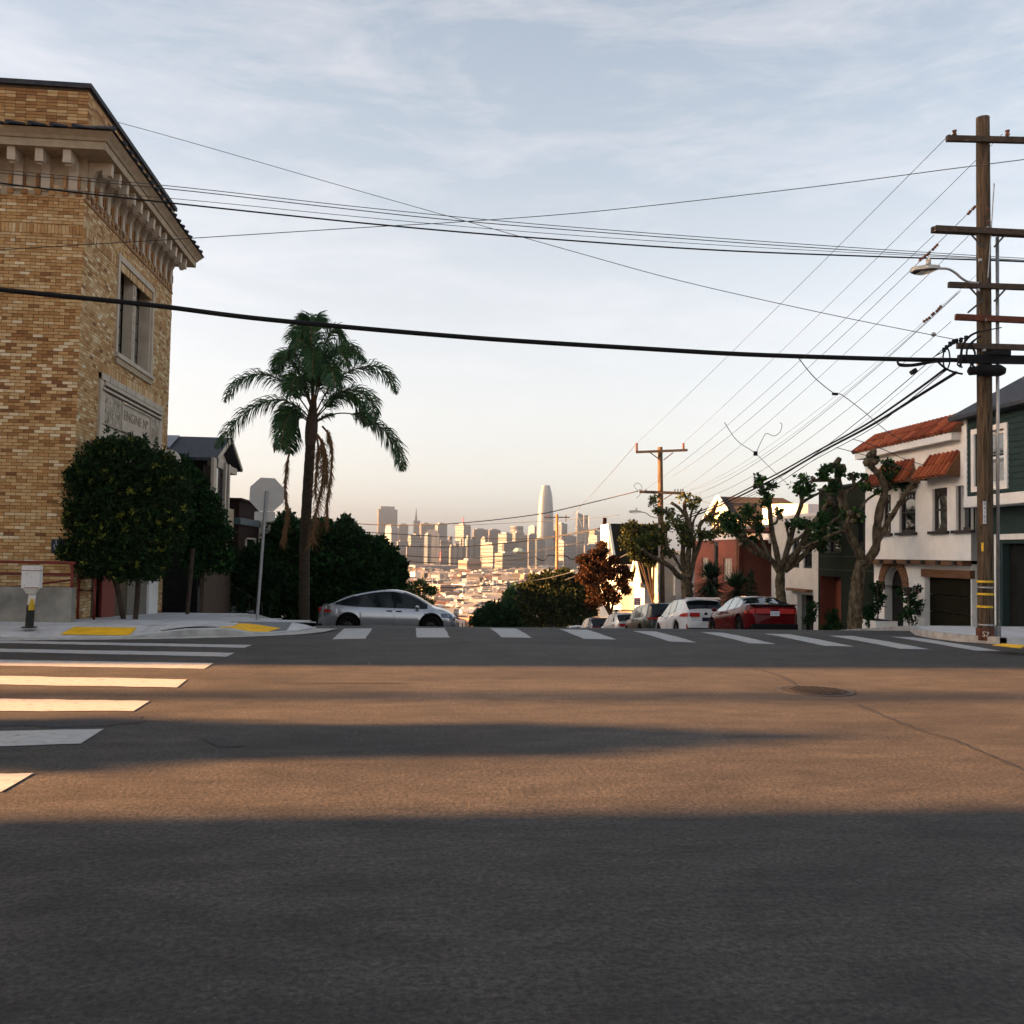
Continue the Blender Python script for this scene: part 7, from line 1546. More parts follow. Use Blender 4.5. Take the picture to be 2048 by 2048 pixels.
# white SUV
def ex_white(r, L, W_, b, t):
    v = MB(); v.prism([(-L/2+.10, -.66, 1.60), (-L/2+.42, -.70, 1.66), (-L/2+.42, .70, 1.66), (-L/2+.10, .66, 1.60)], (0, 0, .035)); v.build('spoiler', MT['paint_whitecar'], r)
    v = MB(); v.blob((-L/2-.01, 0, 1.02), (.02, .07, .055), nu=12, nv=8); v.build('badge', MT['trim_black'], r)
    v = MB(); v.blob((-.9, 0, 1.72), (.12, .03, .05)); v.build('roof_fin', MT['paint_whitecar'], r)
    v = MB()
    for sd in (1, -1): v.prism([(-L/2-.014, sd*.80, .40), (-L/2-.014, sd*.74, .40), (-L/2-.014, sd*.78, .60), (-L/2-.014, sd*.82, .60)], (.02, 0, 0))
    v.build('reflector', MT['tail_red'], r)
SUVTOP = [(-2.44, .75), (-2.42, 1.05), (-2.30, 1.30), (-2.12, 1.55), (-1.8, 1.64), (-1.0, 1.70), (-.2, 1.70), (.4, 1.60), (.9, 1.32), (1.2, 1.12), (1.7, 1.05), (2.15, .93), (2.38, .75), (2.44, .55)]
WHI = dict(name='white_car', L=4.89, W=1.90, H=1.70, wr=.37, xw=(1.50, -1.32), paint='paint_whitecar', sglass='car_glass_light', rim='rim_bright', spokes=5, mirror_m='trim_black', top=SUVTOP,
    belt=[(-2.44, .75), (-2.40, 1.02), (-2.2, 1.16), (-1.5, 1.18), (-.6, 1.08), (.6, 1.02), (1.2, 1.02), (1.7, 1.0), (2.44, .55)], low=[(-2.44, .36), (-1.95, .24), (2.1, .23), (2.44, .28)],
    ws_base=1.18, ws_top=.30, rg_top=-2.08, rg_base=-2.36, side=(-1.9, 1.05), pillars=[-.05, -.98], mirror=.85, handles=[-.75, .2], doors=[-.02, 1.0, -1.0], tl=(-2.40, -1.86, .90, 1.06, .42), hl=(1.85, 2.35, .72, .86), plate=.80, plate_m='garage', tumble=.22, diff=.46, extra=ex_white)
make_car('white crossover SUV parked between the red car and the dark SUV', on_hill(11.6, 39.4), R(90), WHI, pitch=slope)
def ex_rack(r, L, W_, b, t):
    v = MB()
    for sd in (1, -1): v.tube([(-1.6, sd*.60, 1.80), (.2, sd*.60, 1.80)], .02, 6)
    for x in (-1.2, -.1): v.box(x-.03, x+.03, -.72, .72, 1.82, 1.86)
    for x in (-1.2, -.1):
        for sd in (1, -1): v.box(x-.04, x+.04, sd*.58, sd*.64, 1.69, 1.82)
    v.build('roof_rack', MT['trim_black'], r)
def ex_bar(r, L, W_, b, t):
    v = MB(); v.box(-L/2-.016, -L/2+.02, -.86, .86, 1.04, 1.12); v.build('light_bar', MT['tail_red'], r)
BOXTOP = [(-2.45, .8), (-2.44, 1.2), (-2.40, 1.5), (-2.28, 1.74), (-1.9, 1.80), (-1.0, 1.82), (0, 1.81), (.5, 1.72), (.95, 1.38), (1.15, 1.22), (1.7, 1.16), (2.2, 1.08), (2.40, .90), (2.45, .6)]
DRK = dict(WHI, name='dark_car', paint='paint_darkgreen', H=1.82, top=BOXTOP, belt=[(-2.45, .8), (-2.42, 1.16), (-1.5, 1.18), (.6, 1.16), (1.1, 1.15), (1.7, 1.10), (2.45, .6)], rg_top=-2.30, rg_base=-2.44, wr=.40, side=(-2.1, .98), pillars=[-.15, -1.1], rim='rim_dark', spokes=6, tl=None, plate=.85, extra=ex_bar, tumble=.16, hl=(2.0, 2.4, .85, 1.0), ws_base=1.15, ws_top=.5)
make_car('dark green boxy SUV with a red rear light bar, third in the parked row', on_hill(11.6, 45.6), R(90), DRK, pitch=slope)
GRY = dict(WHI, name='grey_car', paint='paint_grey', extra=ex_rack, L=4.6, xw=(1.40, -1.22), side=(-1.8, 1.0), tumble=.18)
GRY['top'] = [(x*.94, z) for x, z in SUVTOP]; GRY['belt'] = [(x*.94, z) for x, z in WHI['belt']]; GRY['low'] = [(x*.94, z) for x, z in WHI['low']]; GRY.update(rg_top=-1.95, rg_base=-2.22, tl=(-2.26, -1.8, .92, 1.06, .40), hl=(1.7, 2.2, .72, .86), ws_base=1.1, ws_top=.28)
make_car('silver grey SUV with black roof bars, fourth in the parked row', on_hill(11.6, 52.2), R(90), GRY, pitch=slope)
NAV = dict(GRY, name='navy_car', paint='paint_navy', extra=None, sglass='car_glass_light'); make_car('dark navy hatchback with red tail lamps, fifth in the parked row', on_hill(11.4, 58.6), R(90), NAV, pitch=slope)
PAL = dict(RED, name='pale_car', paint='paint_pale', extra=None, glass_roof=False); make_car('pale blue car whose roof just shows over the brow of the hill', on_hill(11.4, 65.6), R(90), PAL, pitch=slope)

# ================================================================== UNSEEN BLOCKS, TREE AND POLE (mostly left of the frame; added to cast the long shadows)
def plain_block(label, x0, x1, y0, y1, h, m):
    t = thing('unseen_block', label, 'building'); v = MB(); v.box(x0, x1, y0, y1, -14, h); v.build('wall', m, t)
    v = MB(); v.box(x0-.2, x1+.2, y0-.2, y1+.2, h, h+.3); v.build('cornice', MT['cream_trim'], t)
    w0 = None
    for k in range(int((h-2)/3.2) if y0 < 20 else 0):
        for j in range(int((x1-x0-2)/2.6)):
            xx = x0+1.4+j*2.6; zz = 1.2+k*3.2
            if w0 is None: v = MB(); v.box(0, 1.2, -.06, 0, 0, 1.7); w0 = v.build('window', MT['glass'], t); o = w0
            else: o = w0.copy(); COL.objects.link(o); o.parent = t
            o.location = (xx, y0, zz)
    return t
plain_block('tall unseen block added up the cross street to cast shade, left of the view', -68, -45, 13.6, 29.5, 23.3, MT['brown_wall'])  # blocks added out of view, sized to cast the shadows on the street
plain_block('narrow lower unseen block added between the tall ones, letting sun onto the tiled roof', -68, -45, 29.5, 31.6, 21.1, MT['victorian'])
plain_block('long unseen block added behind the brick building to shade the street, left of the view', -68, -45, 31.6, 41, 22.5, MT['victorian'])
plain_block('lower unseen block added down the hill to shade the street, left of the view', -68, -45, 41, 58, 17.3, MT['clapboard'])
for (ya_, yb_, zz_, lb_) in ((58.4, 75, 2.6, 'first of the row houses'), (75.4, 95, 2.6, 'second of the row houses'), (95.4, 120, 2.2, 'third of the row houses'), (120.4, 150, 2.6, 'fourth of the row houses')):  # row houses hidden by the tree, heights set to shade the hedge trees
    plain_block(lb_+' hidden behind the broad dark tree on the left', -20, -8, ya_, yb_, zz_, MT['brown_wall'])
plain_block('unseen corner block added on the near side of the cross street to shade the foreground', -62, -38, -16, 5.95, 17.0, MT['pink'])  # added out of view to keep the near road in shade
def van(label, x0, x1, y0, y1, h, m, name='parked_van'):
    """x1 = rear (towards the crossing)"""
    t = thing(name, label, 'van'); L = x1-x0; v = MB(); ym = (y0+y1)/2
    prof = [(x0, .45), (x0, 1.1), (x0+.9, 1.35), (x0+1.5, h-.15), (x0+1.9, h), (x1-.1, h), (x1, h-.12), (x1, .45)]
    v.prism([(x, y0+.02, z) for x, z in prof], (0, y1-y0-.04, 0)); v.build('body', m, t)
    v = MB(); v.prism([(x0+.95, y0-.002, 1.38), (x0+1.45, y0-.002, h-.5), (x0+2.3, y0-.002, h-.5), (x0+2.3, y0-.002, 1.38)], (0, .02, 0)); v.build('cab_window', MT['car_glass'], t)
    for x in (x0+1.0, x1-1.1):
        for y in (y0+.02, y1-.24): w = MB(); w.tube([(x, y, .36), (x, y+.22, .36)], .36, 20); w.build('wheel', MT['tyre'], t)
    for y in (y0+.1, y1-.22): w = MB(); w.box(x1, x1+.02, y, y+.12, .9, 1.3); w.build('tail_lamp', MT['tail_red'], t)
    return t
ct = thing('unseen_shadow_tree', 'unseen narrow tree added up the cross street to cast the middle shadow band', 'tree'); random.seed(88)  # tree added out of view, shaped so its shadow band fades out
mb = MB(); mb.tube([(-31, 8.25, 0), (-31, 8.25, 6.8)], [.25, .1], 8); mb.build('trunk', MT['bark_dark'], ct)
leaves('foliage', [((-31+random.uniform(-.5, .5), 8.25+random.uniform(-.25, .25), .5+.35*k), (.85, .92, .36), 1500) for k in range(18)] + [((-31+random.uniform(-.6, .6), 8.25+random.uniform(-.35, .35), 6.95+.06*k), (.3, .3, .2), 90) for k in range(8)], MT['leaf_green'], ct, .30, 1, .8, .1, .0)
leaves('ragged_top', [((-31+random.uniform(-.5, .5), 8.25+random.uniform(-.3, .3), 7.0+.14*k), (.6, .5, .2), 120-18*k) for k in range(6)], MT['leaf_green'], ct, .24, 1, .8, .1, .0)
mb = MB(); mb.tube([(-92, 10.75, 0), (-92, 10.75, 24)], [.30, .24], 8); link(mb.build('utility_pole', MT['wood_pole']), None, 'unseen pole added far up the cross street for its faint soft shadow', 'utility pole')  # added out of view for a soft shadow line on the road

# ================================================================== THE CITY
def facade_mat(name, wall, win, sx, sz, fw=.5, fh=.5, rough=.7):
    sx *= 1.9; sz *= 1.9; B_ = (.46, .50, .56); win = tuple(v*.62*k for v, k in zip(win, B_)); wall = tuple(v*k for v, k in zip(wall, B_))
    """storeys and window bays, by object position (metres)"""
    m, n, l, b = newmat(name); tcn = n.new('ShaderNodeTexCoord'); sp = n.new('ShaderNodeSeparateXYZ'); l.new(tcn.outputs['Object'], sp.inputs[0])
    def band(src, per, frac):
        a = n.new('ShaderNodeMath'); a.operation = 'DIVIDE'; a.inputs[1].default_value = per; l.new(src, a.inputs[0])
        f = n.new('ShaderNodeMath'); f.operation = 'FRACT'; l.new(a.outputs[0], f.inputs[0]); g = n.new('ShaderNodeMath'); g.operation = 'LESS_THAN'; g.inputs[1].default_value = frac; l.new(f.outputs[0], g.inputs[0]); return g.outputs[0]
    add = n.new('ShaderNodeMath'); add.operation = 'ADD'; l.new(sp.outputs['X'], add.inputs[0]); l.new(sp.outputs['Y'], add.inputs[1])
    h = band(add.outputs[0], sx, fw) if sx else None; v = band(sp.outputs['Z'], sz, fh) if sz else None
    if h is not None and v is not None: mm = n.new('ShaderNodeMath'); mm.operation = 'MULTIPLY'; l.new(h, mm.inputs[0]); l.new(v, mm.inputs[1]); fac = mm.outputs[0]
    else: fac = h if h is not None else v
    nz_ = n.new('ShaderNodeTexNoise'); nz_.inputs['Scale'].default_value = .05; l.new(tcn.outputs['Object'], nz_.inputs['Vector'])
    mx1 = n.new('ShaderNodeMixRGB'); mx1.inputs[1].default_value = c4(wall); mx1.inputs[2].default_value = c4(win); l.new(fac, mx1.inputs[0])
    mx2 = n.new('ShaderNodeMixRGB'); mx2.blend_type = 'MULTIPLY'; mx2.inputs[0].default_value = .35; l.new(mx1.outputs[0], mx2.inputs[1]); l.new(nz_.outputs['Fac'], mx2.inputs[2])
    l.new(mx2.outputs[0], b.inputs['Base Color']); b.inputs['Roughness'].default_value = rough; return m
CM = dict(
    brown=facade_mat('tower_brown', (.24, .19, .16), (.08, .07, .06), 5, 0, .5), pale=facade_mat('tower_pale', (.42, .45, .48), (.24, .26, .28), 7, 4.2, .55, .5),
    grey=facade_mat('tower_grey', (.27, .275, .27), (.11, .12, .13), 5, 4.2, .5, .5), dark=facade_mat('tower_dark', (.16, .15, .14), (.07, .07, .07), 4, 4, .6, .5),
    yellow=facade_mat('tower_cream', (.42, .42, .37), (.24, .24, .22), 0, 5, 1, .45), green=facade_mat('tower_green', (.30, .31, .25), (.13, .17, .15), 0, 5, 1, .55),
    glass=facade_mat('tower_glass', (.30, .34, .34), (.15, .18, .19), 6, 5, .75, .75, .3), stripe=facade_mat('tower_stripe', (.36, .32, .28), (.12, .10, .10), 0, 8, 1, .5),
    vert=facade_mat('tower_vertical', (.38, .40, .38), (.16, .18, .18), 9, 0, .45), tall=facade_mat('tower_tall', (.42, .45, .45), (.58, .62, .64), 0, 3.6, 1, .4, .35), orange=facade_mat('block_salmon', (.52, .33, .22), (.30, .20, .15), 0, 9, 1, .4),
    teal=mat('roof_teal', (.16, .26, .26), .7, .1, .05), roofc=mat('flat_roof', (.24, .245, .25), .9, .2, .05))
GZ = -45
def tower(label, x0, xs_, x1, yt, d, m, crown=None, phi=28, name='tower', cat='tower', split=None):
    """silhouette measured on the photograph: left edge, corner, right edge, roofline; left face turned to the sun"""
    a = math.radians(phi); wl_ = max((xs_-x0), 0.6)*d/FPX/math.sin(a); wr_ = (x1-xs_)*d/FPX/math.cos(a); c = atd(xs_, yt, d); ht = c.z-GZ
    t = thing(name, label, cat); t.location = (c.x, c.y, GZ)
    t.rotation_euler = (0, 0, math.radians(phi)-YAW)
    v = MB(); v.box(0, wr_, 0, wl_, 0, ht); sh = v.build('shaft', m, t)
    if crown:
        for (f0, f1, hh) in crown: v = MB(); v.box(wr_*f0, wr_*f1, wl_*.1, wl_*.9, ht, ht+hh); v.build('crown', m, t)
    else:
        v = MB(); v.box(wr_*.2, wr_*.75, wl_*.2, wl_*.7, ht, ht+4); v.build('plant_room', CM['roofc'], t)
    return t, wr_, wl_, ht
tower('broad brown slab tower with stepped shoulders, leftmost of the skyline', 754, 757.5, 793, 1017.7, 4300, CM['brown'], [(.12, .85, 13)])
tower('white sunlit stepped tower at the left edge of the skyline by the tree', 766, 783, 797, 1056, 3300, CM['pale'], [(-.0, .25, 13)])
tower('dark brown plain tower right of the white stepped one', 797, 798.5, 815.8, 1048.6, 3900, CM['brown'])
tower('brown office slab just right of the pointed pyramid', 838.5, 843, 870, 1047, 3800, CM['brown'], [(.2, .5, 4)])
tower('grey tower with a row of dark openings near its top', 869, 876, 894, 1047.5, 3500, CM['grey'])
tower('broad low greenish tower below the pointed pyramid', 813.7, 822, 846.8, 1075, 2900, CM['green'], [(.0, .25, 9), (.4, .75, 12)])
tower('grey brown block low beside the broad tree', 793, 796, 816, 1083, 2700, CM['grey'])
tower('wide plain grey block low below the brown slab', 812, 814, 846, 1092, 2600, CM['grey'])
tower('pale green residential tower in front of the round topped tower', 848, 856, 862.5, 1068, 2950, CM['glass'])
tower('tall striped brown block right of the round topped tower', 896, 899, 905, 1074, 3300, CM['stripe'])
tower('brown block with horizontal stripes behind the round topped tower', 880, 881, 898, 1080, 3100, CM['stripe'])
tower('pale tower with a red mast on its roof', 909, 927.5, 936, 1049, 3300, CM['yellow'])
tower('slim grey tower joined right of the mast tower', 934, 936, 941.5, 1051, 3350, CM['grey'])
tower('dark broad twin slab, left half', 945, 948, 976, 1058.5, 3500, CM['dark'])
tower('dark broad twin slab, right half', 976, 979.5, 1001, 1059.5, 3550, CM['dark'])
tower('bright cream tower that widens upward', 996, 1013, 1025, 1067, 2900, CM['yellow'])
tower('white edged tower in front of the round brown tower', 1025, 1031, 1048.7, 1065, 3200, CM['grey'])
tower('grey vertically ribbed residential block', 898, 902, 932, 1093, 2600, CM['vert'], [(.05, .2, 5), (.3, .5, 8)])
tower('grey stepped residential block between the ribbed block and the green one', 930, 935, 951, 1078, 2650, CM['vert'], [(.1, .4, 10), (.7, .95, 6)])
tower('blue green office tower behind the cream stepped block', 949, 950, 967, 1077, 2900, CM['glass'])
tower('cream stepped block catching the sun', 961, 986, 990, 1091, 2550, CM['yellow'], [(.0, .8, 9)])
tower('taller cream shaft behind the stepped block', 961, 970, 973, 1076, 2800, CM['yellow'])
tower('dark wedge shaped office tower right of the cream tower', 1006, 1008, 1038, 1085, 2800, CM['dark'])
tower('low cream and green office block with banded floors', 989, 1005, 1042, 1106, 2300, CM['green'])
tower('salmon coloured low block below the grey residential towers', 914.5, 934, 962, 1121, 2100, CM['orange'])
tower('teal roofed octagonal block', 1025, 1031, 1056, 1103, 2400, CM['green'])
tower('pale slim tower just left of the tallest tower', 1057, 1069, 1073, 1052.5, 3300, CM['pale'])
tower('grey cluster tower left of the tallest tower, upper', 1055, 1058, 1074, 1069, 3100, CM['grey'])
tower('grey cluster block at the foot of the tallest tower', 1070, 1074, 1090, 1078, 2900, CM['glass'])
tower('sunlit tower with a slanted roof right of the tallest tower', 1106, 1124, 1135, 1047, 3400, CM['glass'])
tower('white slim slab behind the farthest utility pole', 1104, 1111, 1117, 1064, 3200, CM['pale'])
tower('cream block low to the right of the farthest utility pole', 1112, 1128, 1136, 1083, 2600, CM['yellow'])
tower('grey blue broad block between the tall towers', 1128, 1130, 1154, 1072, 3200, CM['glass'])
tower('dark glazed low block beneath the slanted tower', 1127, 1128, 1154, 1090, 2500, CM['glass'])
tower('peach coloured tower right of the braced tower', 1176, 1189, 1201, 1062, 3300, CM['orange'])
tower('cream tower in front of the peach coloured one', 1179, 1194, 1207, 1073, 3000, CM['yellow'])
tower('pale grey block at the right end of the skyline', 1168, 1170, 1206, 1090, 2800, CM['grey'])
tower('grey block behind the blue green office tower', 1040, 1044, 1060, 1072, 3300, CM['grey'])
# pointed pyramid tower
t = thing('pyramid_tower', 'slender pointed pyramid tower with two wings in the left skyline', 'tower'); d = 4200; c = atd(832.3, 1105, d); tip = atd(832.4, 1014, d); bw = 7.2*d/FPX
v = MB(); bz = GZ; hb = 10.5*d/FPX; v.add([(c.x-hb, c.y-hb, bz), (c.x+hb, c.y-hb, bz), (c.x+hb, c.y+hb, bz), (c.x-hb, c.y+hb, bz), (tip.x, tip.y, tip.z)], [(0, 1, 4), (1, 2, 4), (2, 3, 4), (3, 0, 4)]); v.build('spire', CM['brown'], t)
zt_a = atd(832, 1041, d).z; v = MB()
for s_ in (-1, 1): v.box(c.x+s_*2.0*d/FPX, c.x+s_*6.4*d/FPX, c.y-8, c.y+8, zt_a-190, zt_a)
v.box(c.x-6.2*d/FPX, c.x+6.2*d/FPX, c.y-6, c.y+6, GZ, zt_a-4); v.build('wing', CM['grey'], t)
# tallest rounded tower
t = thing('tallest_tower', 'tallest tower, smooth rounded and tapering with a bright sunlit left side', 'tower'); d = 3200; c = atd(1090, 1100, d); v = MB(); N = 28
lv = [(1240, 33.5), (1100, 33.5), (1070, 33), (1040, 31), (1010, 28.5), (991, 25), (980, 20), (970.5, 15)]; n4 = []
for y_, w_ in lv:
    z = max(GZ, atd(1090, y_, d).z); r = w_/2*d/FPX
    n4 += [(c.x+r*math.copysign(abs(math.cos(a))**.6, math.cos(a)), c.y+r*math.copysign(abs(math.sin(a))**.6, math.sin(a)), z) for a in [2*math.pi*(k+.5)/N+.4 for k in range(N)]]
v.add(n4, [(j*N+k, j*N+(k+1) % N, (j+1)*N+(k+1) % N, (j+1)*N+k) for j in range(len(lv)-1) for k in range(N)]+[tuple((len(lv)-1)*N+k for k in range(N))]); v.build('shaft', CM['tall'], t)
# braced tower with slanted roof
t = thing('braced_tower', 'tall grey tower with white diagonal braces, a slanting top and a thin mast', 'tower'); d = 3250; a = atd(1154.5, 1026, d); b = atd(1167.5, 1030, d); e = atd(1177.6, 1031, d)
v = MB(); dpt = 34; v.prism([(a.x, a.y, GZ), (b.x, b.y, GZ), (b.x, b.y, b.z), (a.x, a.y, a.z+2)], (0, dpt, 0)); v.prism([(b.x+.5, b.y, GZ), (e.x, e.y, GZ), (e.x, e.y, e.z), (b.x+.5, b.y, b.z)], (0, dpt, 0)); v.build('shaft', CM['glass'], t)
v = MB(); off = Vector((0, -1.2, 0)); cr_ = [((1154.5, 1026), (1167.5, 1064)), ((1167.5, 1064), (1153, 1108)), ((1154.8, 1026), (1153.2, 1110)), ((1167.5, 1028), (1167, 1110)), ((1177.3, 1032), (1177.3, 1110)), ((1154.8, 1068), (1167, 1068))]
for p_, q_ in cr_: v.bar(atd(*p_, d)+off, atd(*q_, d)+off, 1.4)
v.build('brace', MT['white_trim'], t); v = MB(); v.tube([atd(1154.7, 1027, d), atd(1154.6, 1017, d)], [1.4, .4], 5); v.build('mast', MT['lamp_grey'], t)
# round topped tower, round brown tower, mast, crane, octagonal roof
t = thing('round_topped_tower', 'pale tower with a bright rounded top in the left skyline', 'tower'); d = 3000; v = MB(); c0 = atd(848.5, 1080, d); c1 = atd(879, 1080, d)
arc = [(848.5, 1074), (850, 1066), (853.5, 1061), (860, 1058.5), (866, 1058), (872, 1060), (877, 1064), (879, 1068)]
v.prism([(c0.x, c0.y, GZ)]+[tuple(atd(x, y, d)) for x, y in arc]+[(c1.x, c1.y, GZ)], (0, 34, 0)); v.build('shaft', CM['pale'], t)
t = thing('round_tower', 'round brown tower in the middle of the skyline', 'tower'); d = 3450; c = atd(1035.5, 1052, d); v = MB(); v.tube([(c.x, c.y+26, GZ), (c.x, c.y+26, c.z)], 13*d/FPX, 24); v.build('shaft', CM['stripe'], t)
v = MB(); c = atd(926.5, 1047, 3300); v.tube([c, c+Vector((0, 0, 22))], 1.6, 5); v.bar(c+Vector((-5, 0, 20)), c+Vector((6, 0, 21)), .9); link(v.build('red_mast', MT['sign_red']), None, 'thin red mast with a crossbar on the pale mast tower', 'mast')
v = MB(); c = atd(1040, 1103, 2390); r = 14*2390/FPX; zz = c.z
v.add([(c.x+r*math.cos(R(22.5+45*k)), c.y+20+r*math.sin(R(22.5+45*k)), zz) for k in range(8)]+[(c.x+r*.55*math.cos(R(22.5+45*k)), c.y+20+r*.55*math.sin(R(22.5+45*k)), zz+9) for k in range(8)], [(k, (k+1) % 8, 8+(k+1) % 8, 8+k) for k in range(8)]+[tuple(range(8, 16))]); link(v.build('teal_roof', CM['teal']), None, 'teal faceted roof on the octagonal block', 'roof')
v = MB(); c = atd(881, 1122, 2400); v.tube([c, c+Vector((0, 0, 22))], 1.6, 4); v.bar(c+Vector((-6, 0, 14)), c+Vector((6, 0, 24)), 2); link(v.build('crane', MT['sign_red']), None, 'small reddish construction crane below the striped brown block', 'crane')
# special low buildings of the flats
def low(label, x0, xs_, x1, yt, yb, m, phi=20, name='warehouse'):
    p = ray(xs_, yb); d = (GZ-CAM.z)/p.z; c = atd(xs_, yb, d); ct = atd(xs_, yt, d); a = math.radians(phi); wl_ = max(xs_-x0, .5)*d/FPX/math.sin(a); wr_ = (x1-xs_)*d/FPX/math.cos(a)
    t = thing(name, label, 'building'); t.location = (c.x, c.y, GZ); t.rotation_euler = (0, 0, a-YAW); v = MB(); v.box(0, wr_, 0, wl_, 0, ct.z-GZ); v.build('wall', m, t); v = MB(); v.box(1, wr_-1, 1, max(wl_-1, 2), ct.z-GZ, ct.z-GZ+.6); v.build('roof', CM['roofc'], t); return t
low('large brown flat building with a dark upper storey, left in the flats', 815, 880, 904, 1171, 1196, CM['orange'], 35); low('dark upper storey block on top of the large brown building', 848, 850, 885, 1162, 1174, CM['dark'], 20)
low('long glazed dark office building nearest in the flats', 885, 905, 953, 1213, 1231, facade_mat('glazed_dark', (.30, .29, .27), (.05, .055, .05), 4, 5, .8, .7), 25)
low('long white terminal building at the foot of the left towers', 812, 830, 925, 1131, 1146, CM['pale'], 20); low('white windowless hall left of the flats by the tree', 804, 806, 821, 1150, 1158, MT['white_trim'], 20)
low('white hall right of the centre in the flats', 1082, 1084, 1095, 1131, 1143, MT['white_trim'], 20); low('pale hall with a bright roof in front of the hedge trees', 1020, 1022, 1052, 1152, 1160, MT['white_trim'], 12)
for lab, x, y, w, h in (('small white billboard left in the flats', 870, 1153, 17, 6), ('bright white billboard at the centre of the flats', 990, 1157, 11, 7), ('cream square hoarding in front of the brown building', 929, 1161, 10, 7), ('pale square hoarding near the glazed building', 922, 1200, 10, 9)):
    d = 900; c = atd(x, y, d); v = MB(); v.obox(c, (w*d/FPX, 1.5, h*d/FPX), -YAW); 
    for s_ in (-.3, .3): v.obox((c.x+s_*w*d/FPX, c.y+.5, c.z-8), (.6, .6, 14), 0)
    link(v.build('billboard', MT['white_trim']), None, lab, 'billboard')
# the mass of low buildings: individual blocks, six shapes shared
random.seed(77); cm = lambda n, c: mat(n, c, .85, .15, .08)
LM = [cm('city_cream', (.34, .32, .28)), cm('city_grey', (.17, .18, .19)), CM['roofc'], cm('city_white', (.50, .50, .50)), cm('city_buff', (.26, .22, .17)), cm('city_salmon', (.22, .13, .10)), CM['stripe'], cm('city_bright', (.56, .56, .55)), cm('city_brown', (.08, .06, .05)), cm('city_green', (.16, .19, .17)), cm('city_stone', (.30, .29, .27)), cm('city_dark', (.06, .065, .07))]
protos = []
for m_ in LM:
    v = MB(); v.box(-.5, .5, -.5, .5, 0, 1); k = random.randrange(3)
    if k == 0: v.box(-.3, .1, -.3, .2, 1, 1.25)
    if k == 1: v.add([(-.5, -.5, 1), (.5, -.5, 1), (.5, .5, 1), (-.5, .5, 1), (-.5, 0, 1.35), (.5, 0, 1.35)], [(0, 1, 5, 4), (2, 3, 4, 5), (0, 4, 3), (1, 2, 5)])
    o = v.build('low_building', m_, recalc=False); protos.append(o)
cnt = 0; used = []
LN = ['cream', 'grey', 'flat grey', 'white', 'buff', 'salmon', 'striped', 'brilliant white', 'dark brown', 'greenish', 'stone coloured', 'very dark']
def place_low(px, d, w, l, h, phi, src):
    global cnt
    p = ray(px, 1150); c = CAM+p*d
    if cnt < len(protos): o = protos[cnt]
    else: o = protos[src].copy(); COL.objects.link(o)
    o.location = (c.x, c.y, GZ-.3); o.scale = (w, l, h); o.rotation_euler = (0, 0, phi)
    sn_ = cnt if cnt < len(protos) else src
    if cnt < len(protos): src = cnt
    o['label'] = 'low %s building, %s in the %s part of the flats below the skyline' % (LN[src], 'left' if px < 900 else ('centre' if px < 990 else 'right'), 'nearest' if d < 720 else ('near' if d < 850 else ('middle' if d < 1000 else 'far'))); o['category'] = 'building'; o['group'] = 'low buildings spread over the flats below the skyline'; cnt += 1
mass = MB()
for i in range(1500):
    yy_ = 1140+118*random.random()**1.25; d = 46.6*FPX/(yy_-1109); px = random.uniform(785, 1215)
    if yy_ > 1178 and not (855 < px < 1065): continue
    big_ = random.random() < .22; k_ = .55+.45*min(1, d/1400); w = k_*random.uniform(9, 24)*(2 if big_ else 1); l = k_*random.uniform(9, 20)*(1.6 if big_ else 1); h = random.uniform(3.5, 7.5) if d < 1500 else random.uniform(5, 15); phi = R(random.choice([0, 0, 0, 45, 90, 20])-6+random.uniform(-3, 3))
    used.append((d, px, w, l, h, phi, random.randrange(len(LM))))
used.sort()
for k, (d, px, w, l, h, phi, s_) in enumerate(used):
    if k < 296: place_low(px, d, w, l, h, phi, s_)
    else:
        c = CAM+ray(px, 1150)*d; mass.obox((c.x, c.y, GZ+h/2), (w, l, h), phi, s_)
        if s_ % 2: mass.obox((c.x, c.y, GZ+h+1), (w*.4, l*.4, 2), phi, 2)
link(mass.build('low_buildings', LM, recalc=False), None, 'continuous mass of low pale buildings at the foot of the towers', 'buildings', kind='stuff')
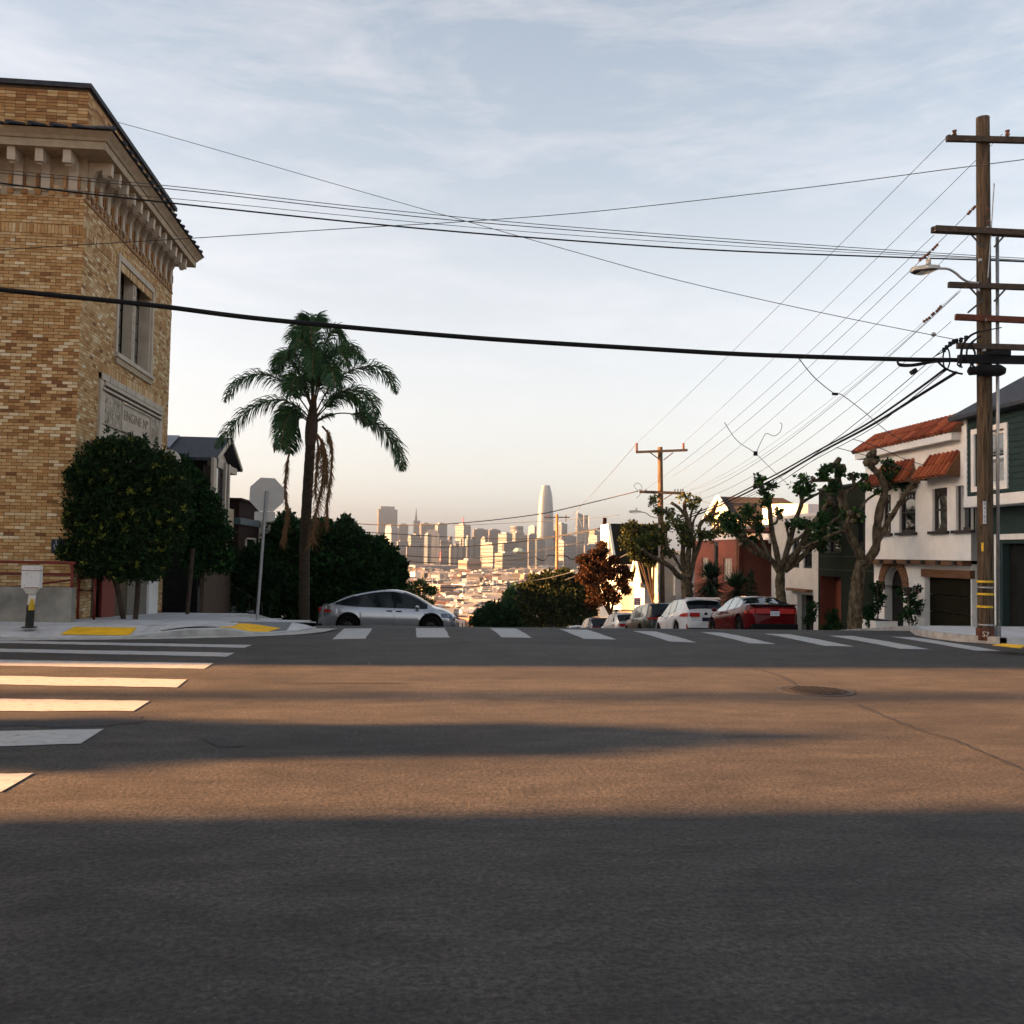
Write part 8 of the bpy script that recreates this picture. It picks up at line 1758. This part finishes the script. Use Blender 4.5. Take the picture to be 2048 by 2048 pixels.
# dark green street trees dotted through the flats, poles
cl = []
for k in range(70):
    d = random.uniform(620, 1600); c = CAM+ray(random.uniform(800, 1060), 1150)*d; cl.append(((c.x, c.y, GZ+3), (random.uniform(3, 6), 4, random.uniform(2, 4)), 60))
ob = leaves('city_trees', cl, MT['leaf_olive'], None, 1.2, 1, .8, .1, .2, kind='stuff'); ob['label'] = 'scattered dark street trees among the low buildings of the flats'; ob['category'] = 'trees'
for lab, x, y0, y1 in (('left of three pale poles standing below the glazed building', 917, 1244, 1262), ('middle of three pale poles standing below the glazed building', 925, 1246, 1262), ('tallest wooden pole right of the silver car bonnet', 940, 1231, 1262), ('pale pole at the left edge of the hedge trees', 956, 1212, 1262), ('thin dark pole left of the olive hedge tree', 1026.5, 1164, 1200)):
    dd = 130 if y0 > 1200 else 125; a = atd(x, y1, dd); b = atd(x, y0, dd); v = MB(); v.tube([(a.x, a.y, min(a.z, G(a.y))), b], .13 if 'tallest' in lab else .09, 6)
    if x > 1000: v.bar(atd(x-1, 1176, dd), atd(x+1, 1176, dd), .5)
    link(v.build('pole', MT['wood_fence']), None, lab, 'pole')

# ================================================================== HAZE
v = MB(); v.box(-5100, 5100, -420, 12100, -46.5, 262)
hz = v.build('haze', [], kind='stuff') if False else None
me = bpy.data.meshes.new('haze'); me.from_pydata([tuple(p) for p in v.v], [], v.f)
hz = bpy.data.objects.new('haze', me); COL.objects.link(hz); hz['kind'] = 'stuff'; hz['label'] = 'pale evening haze over the city'; hz['category'] = 'haze'
bm = bmesh.new(); bm.from_mesh(me); bmesh.ops.recalc_face_normals(bm, faces=bm.faces); bm.to_mesh(me); bm.free()
hm = bpy.data.materials.new('haze'); hm.use_nodes = True; n = hm.node_tree.nodes; n.remove(n['Principled BSDF'])
pv = n.new('ShaderNodeVolumePrincipled'); pv.inputs['Color'].default_value = (.86, .93, 1.0, 1); pv.inputs['Density'].default_value = 1.4e-4; pv.inputs['Anisotropy'].default_value = .9
hm.node_tree.links.new(pv.outputs[0], n['Material Output'].inputs['Volume']); me.materials.append(hm)
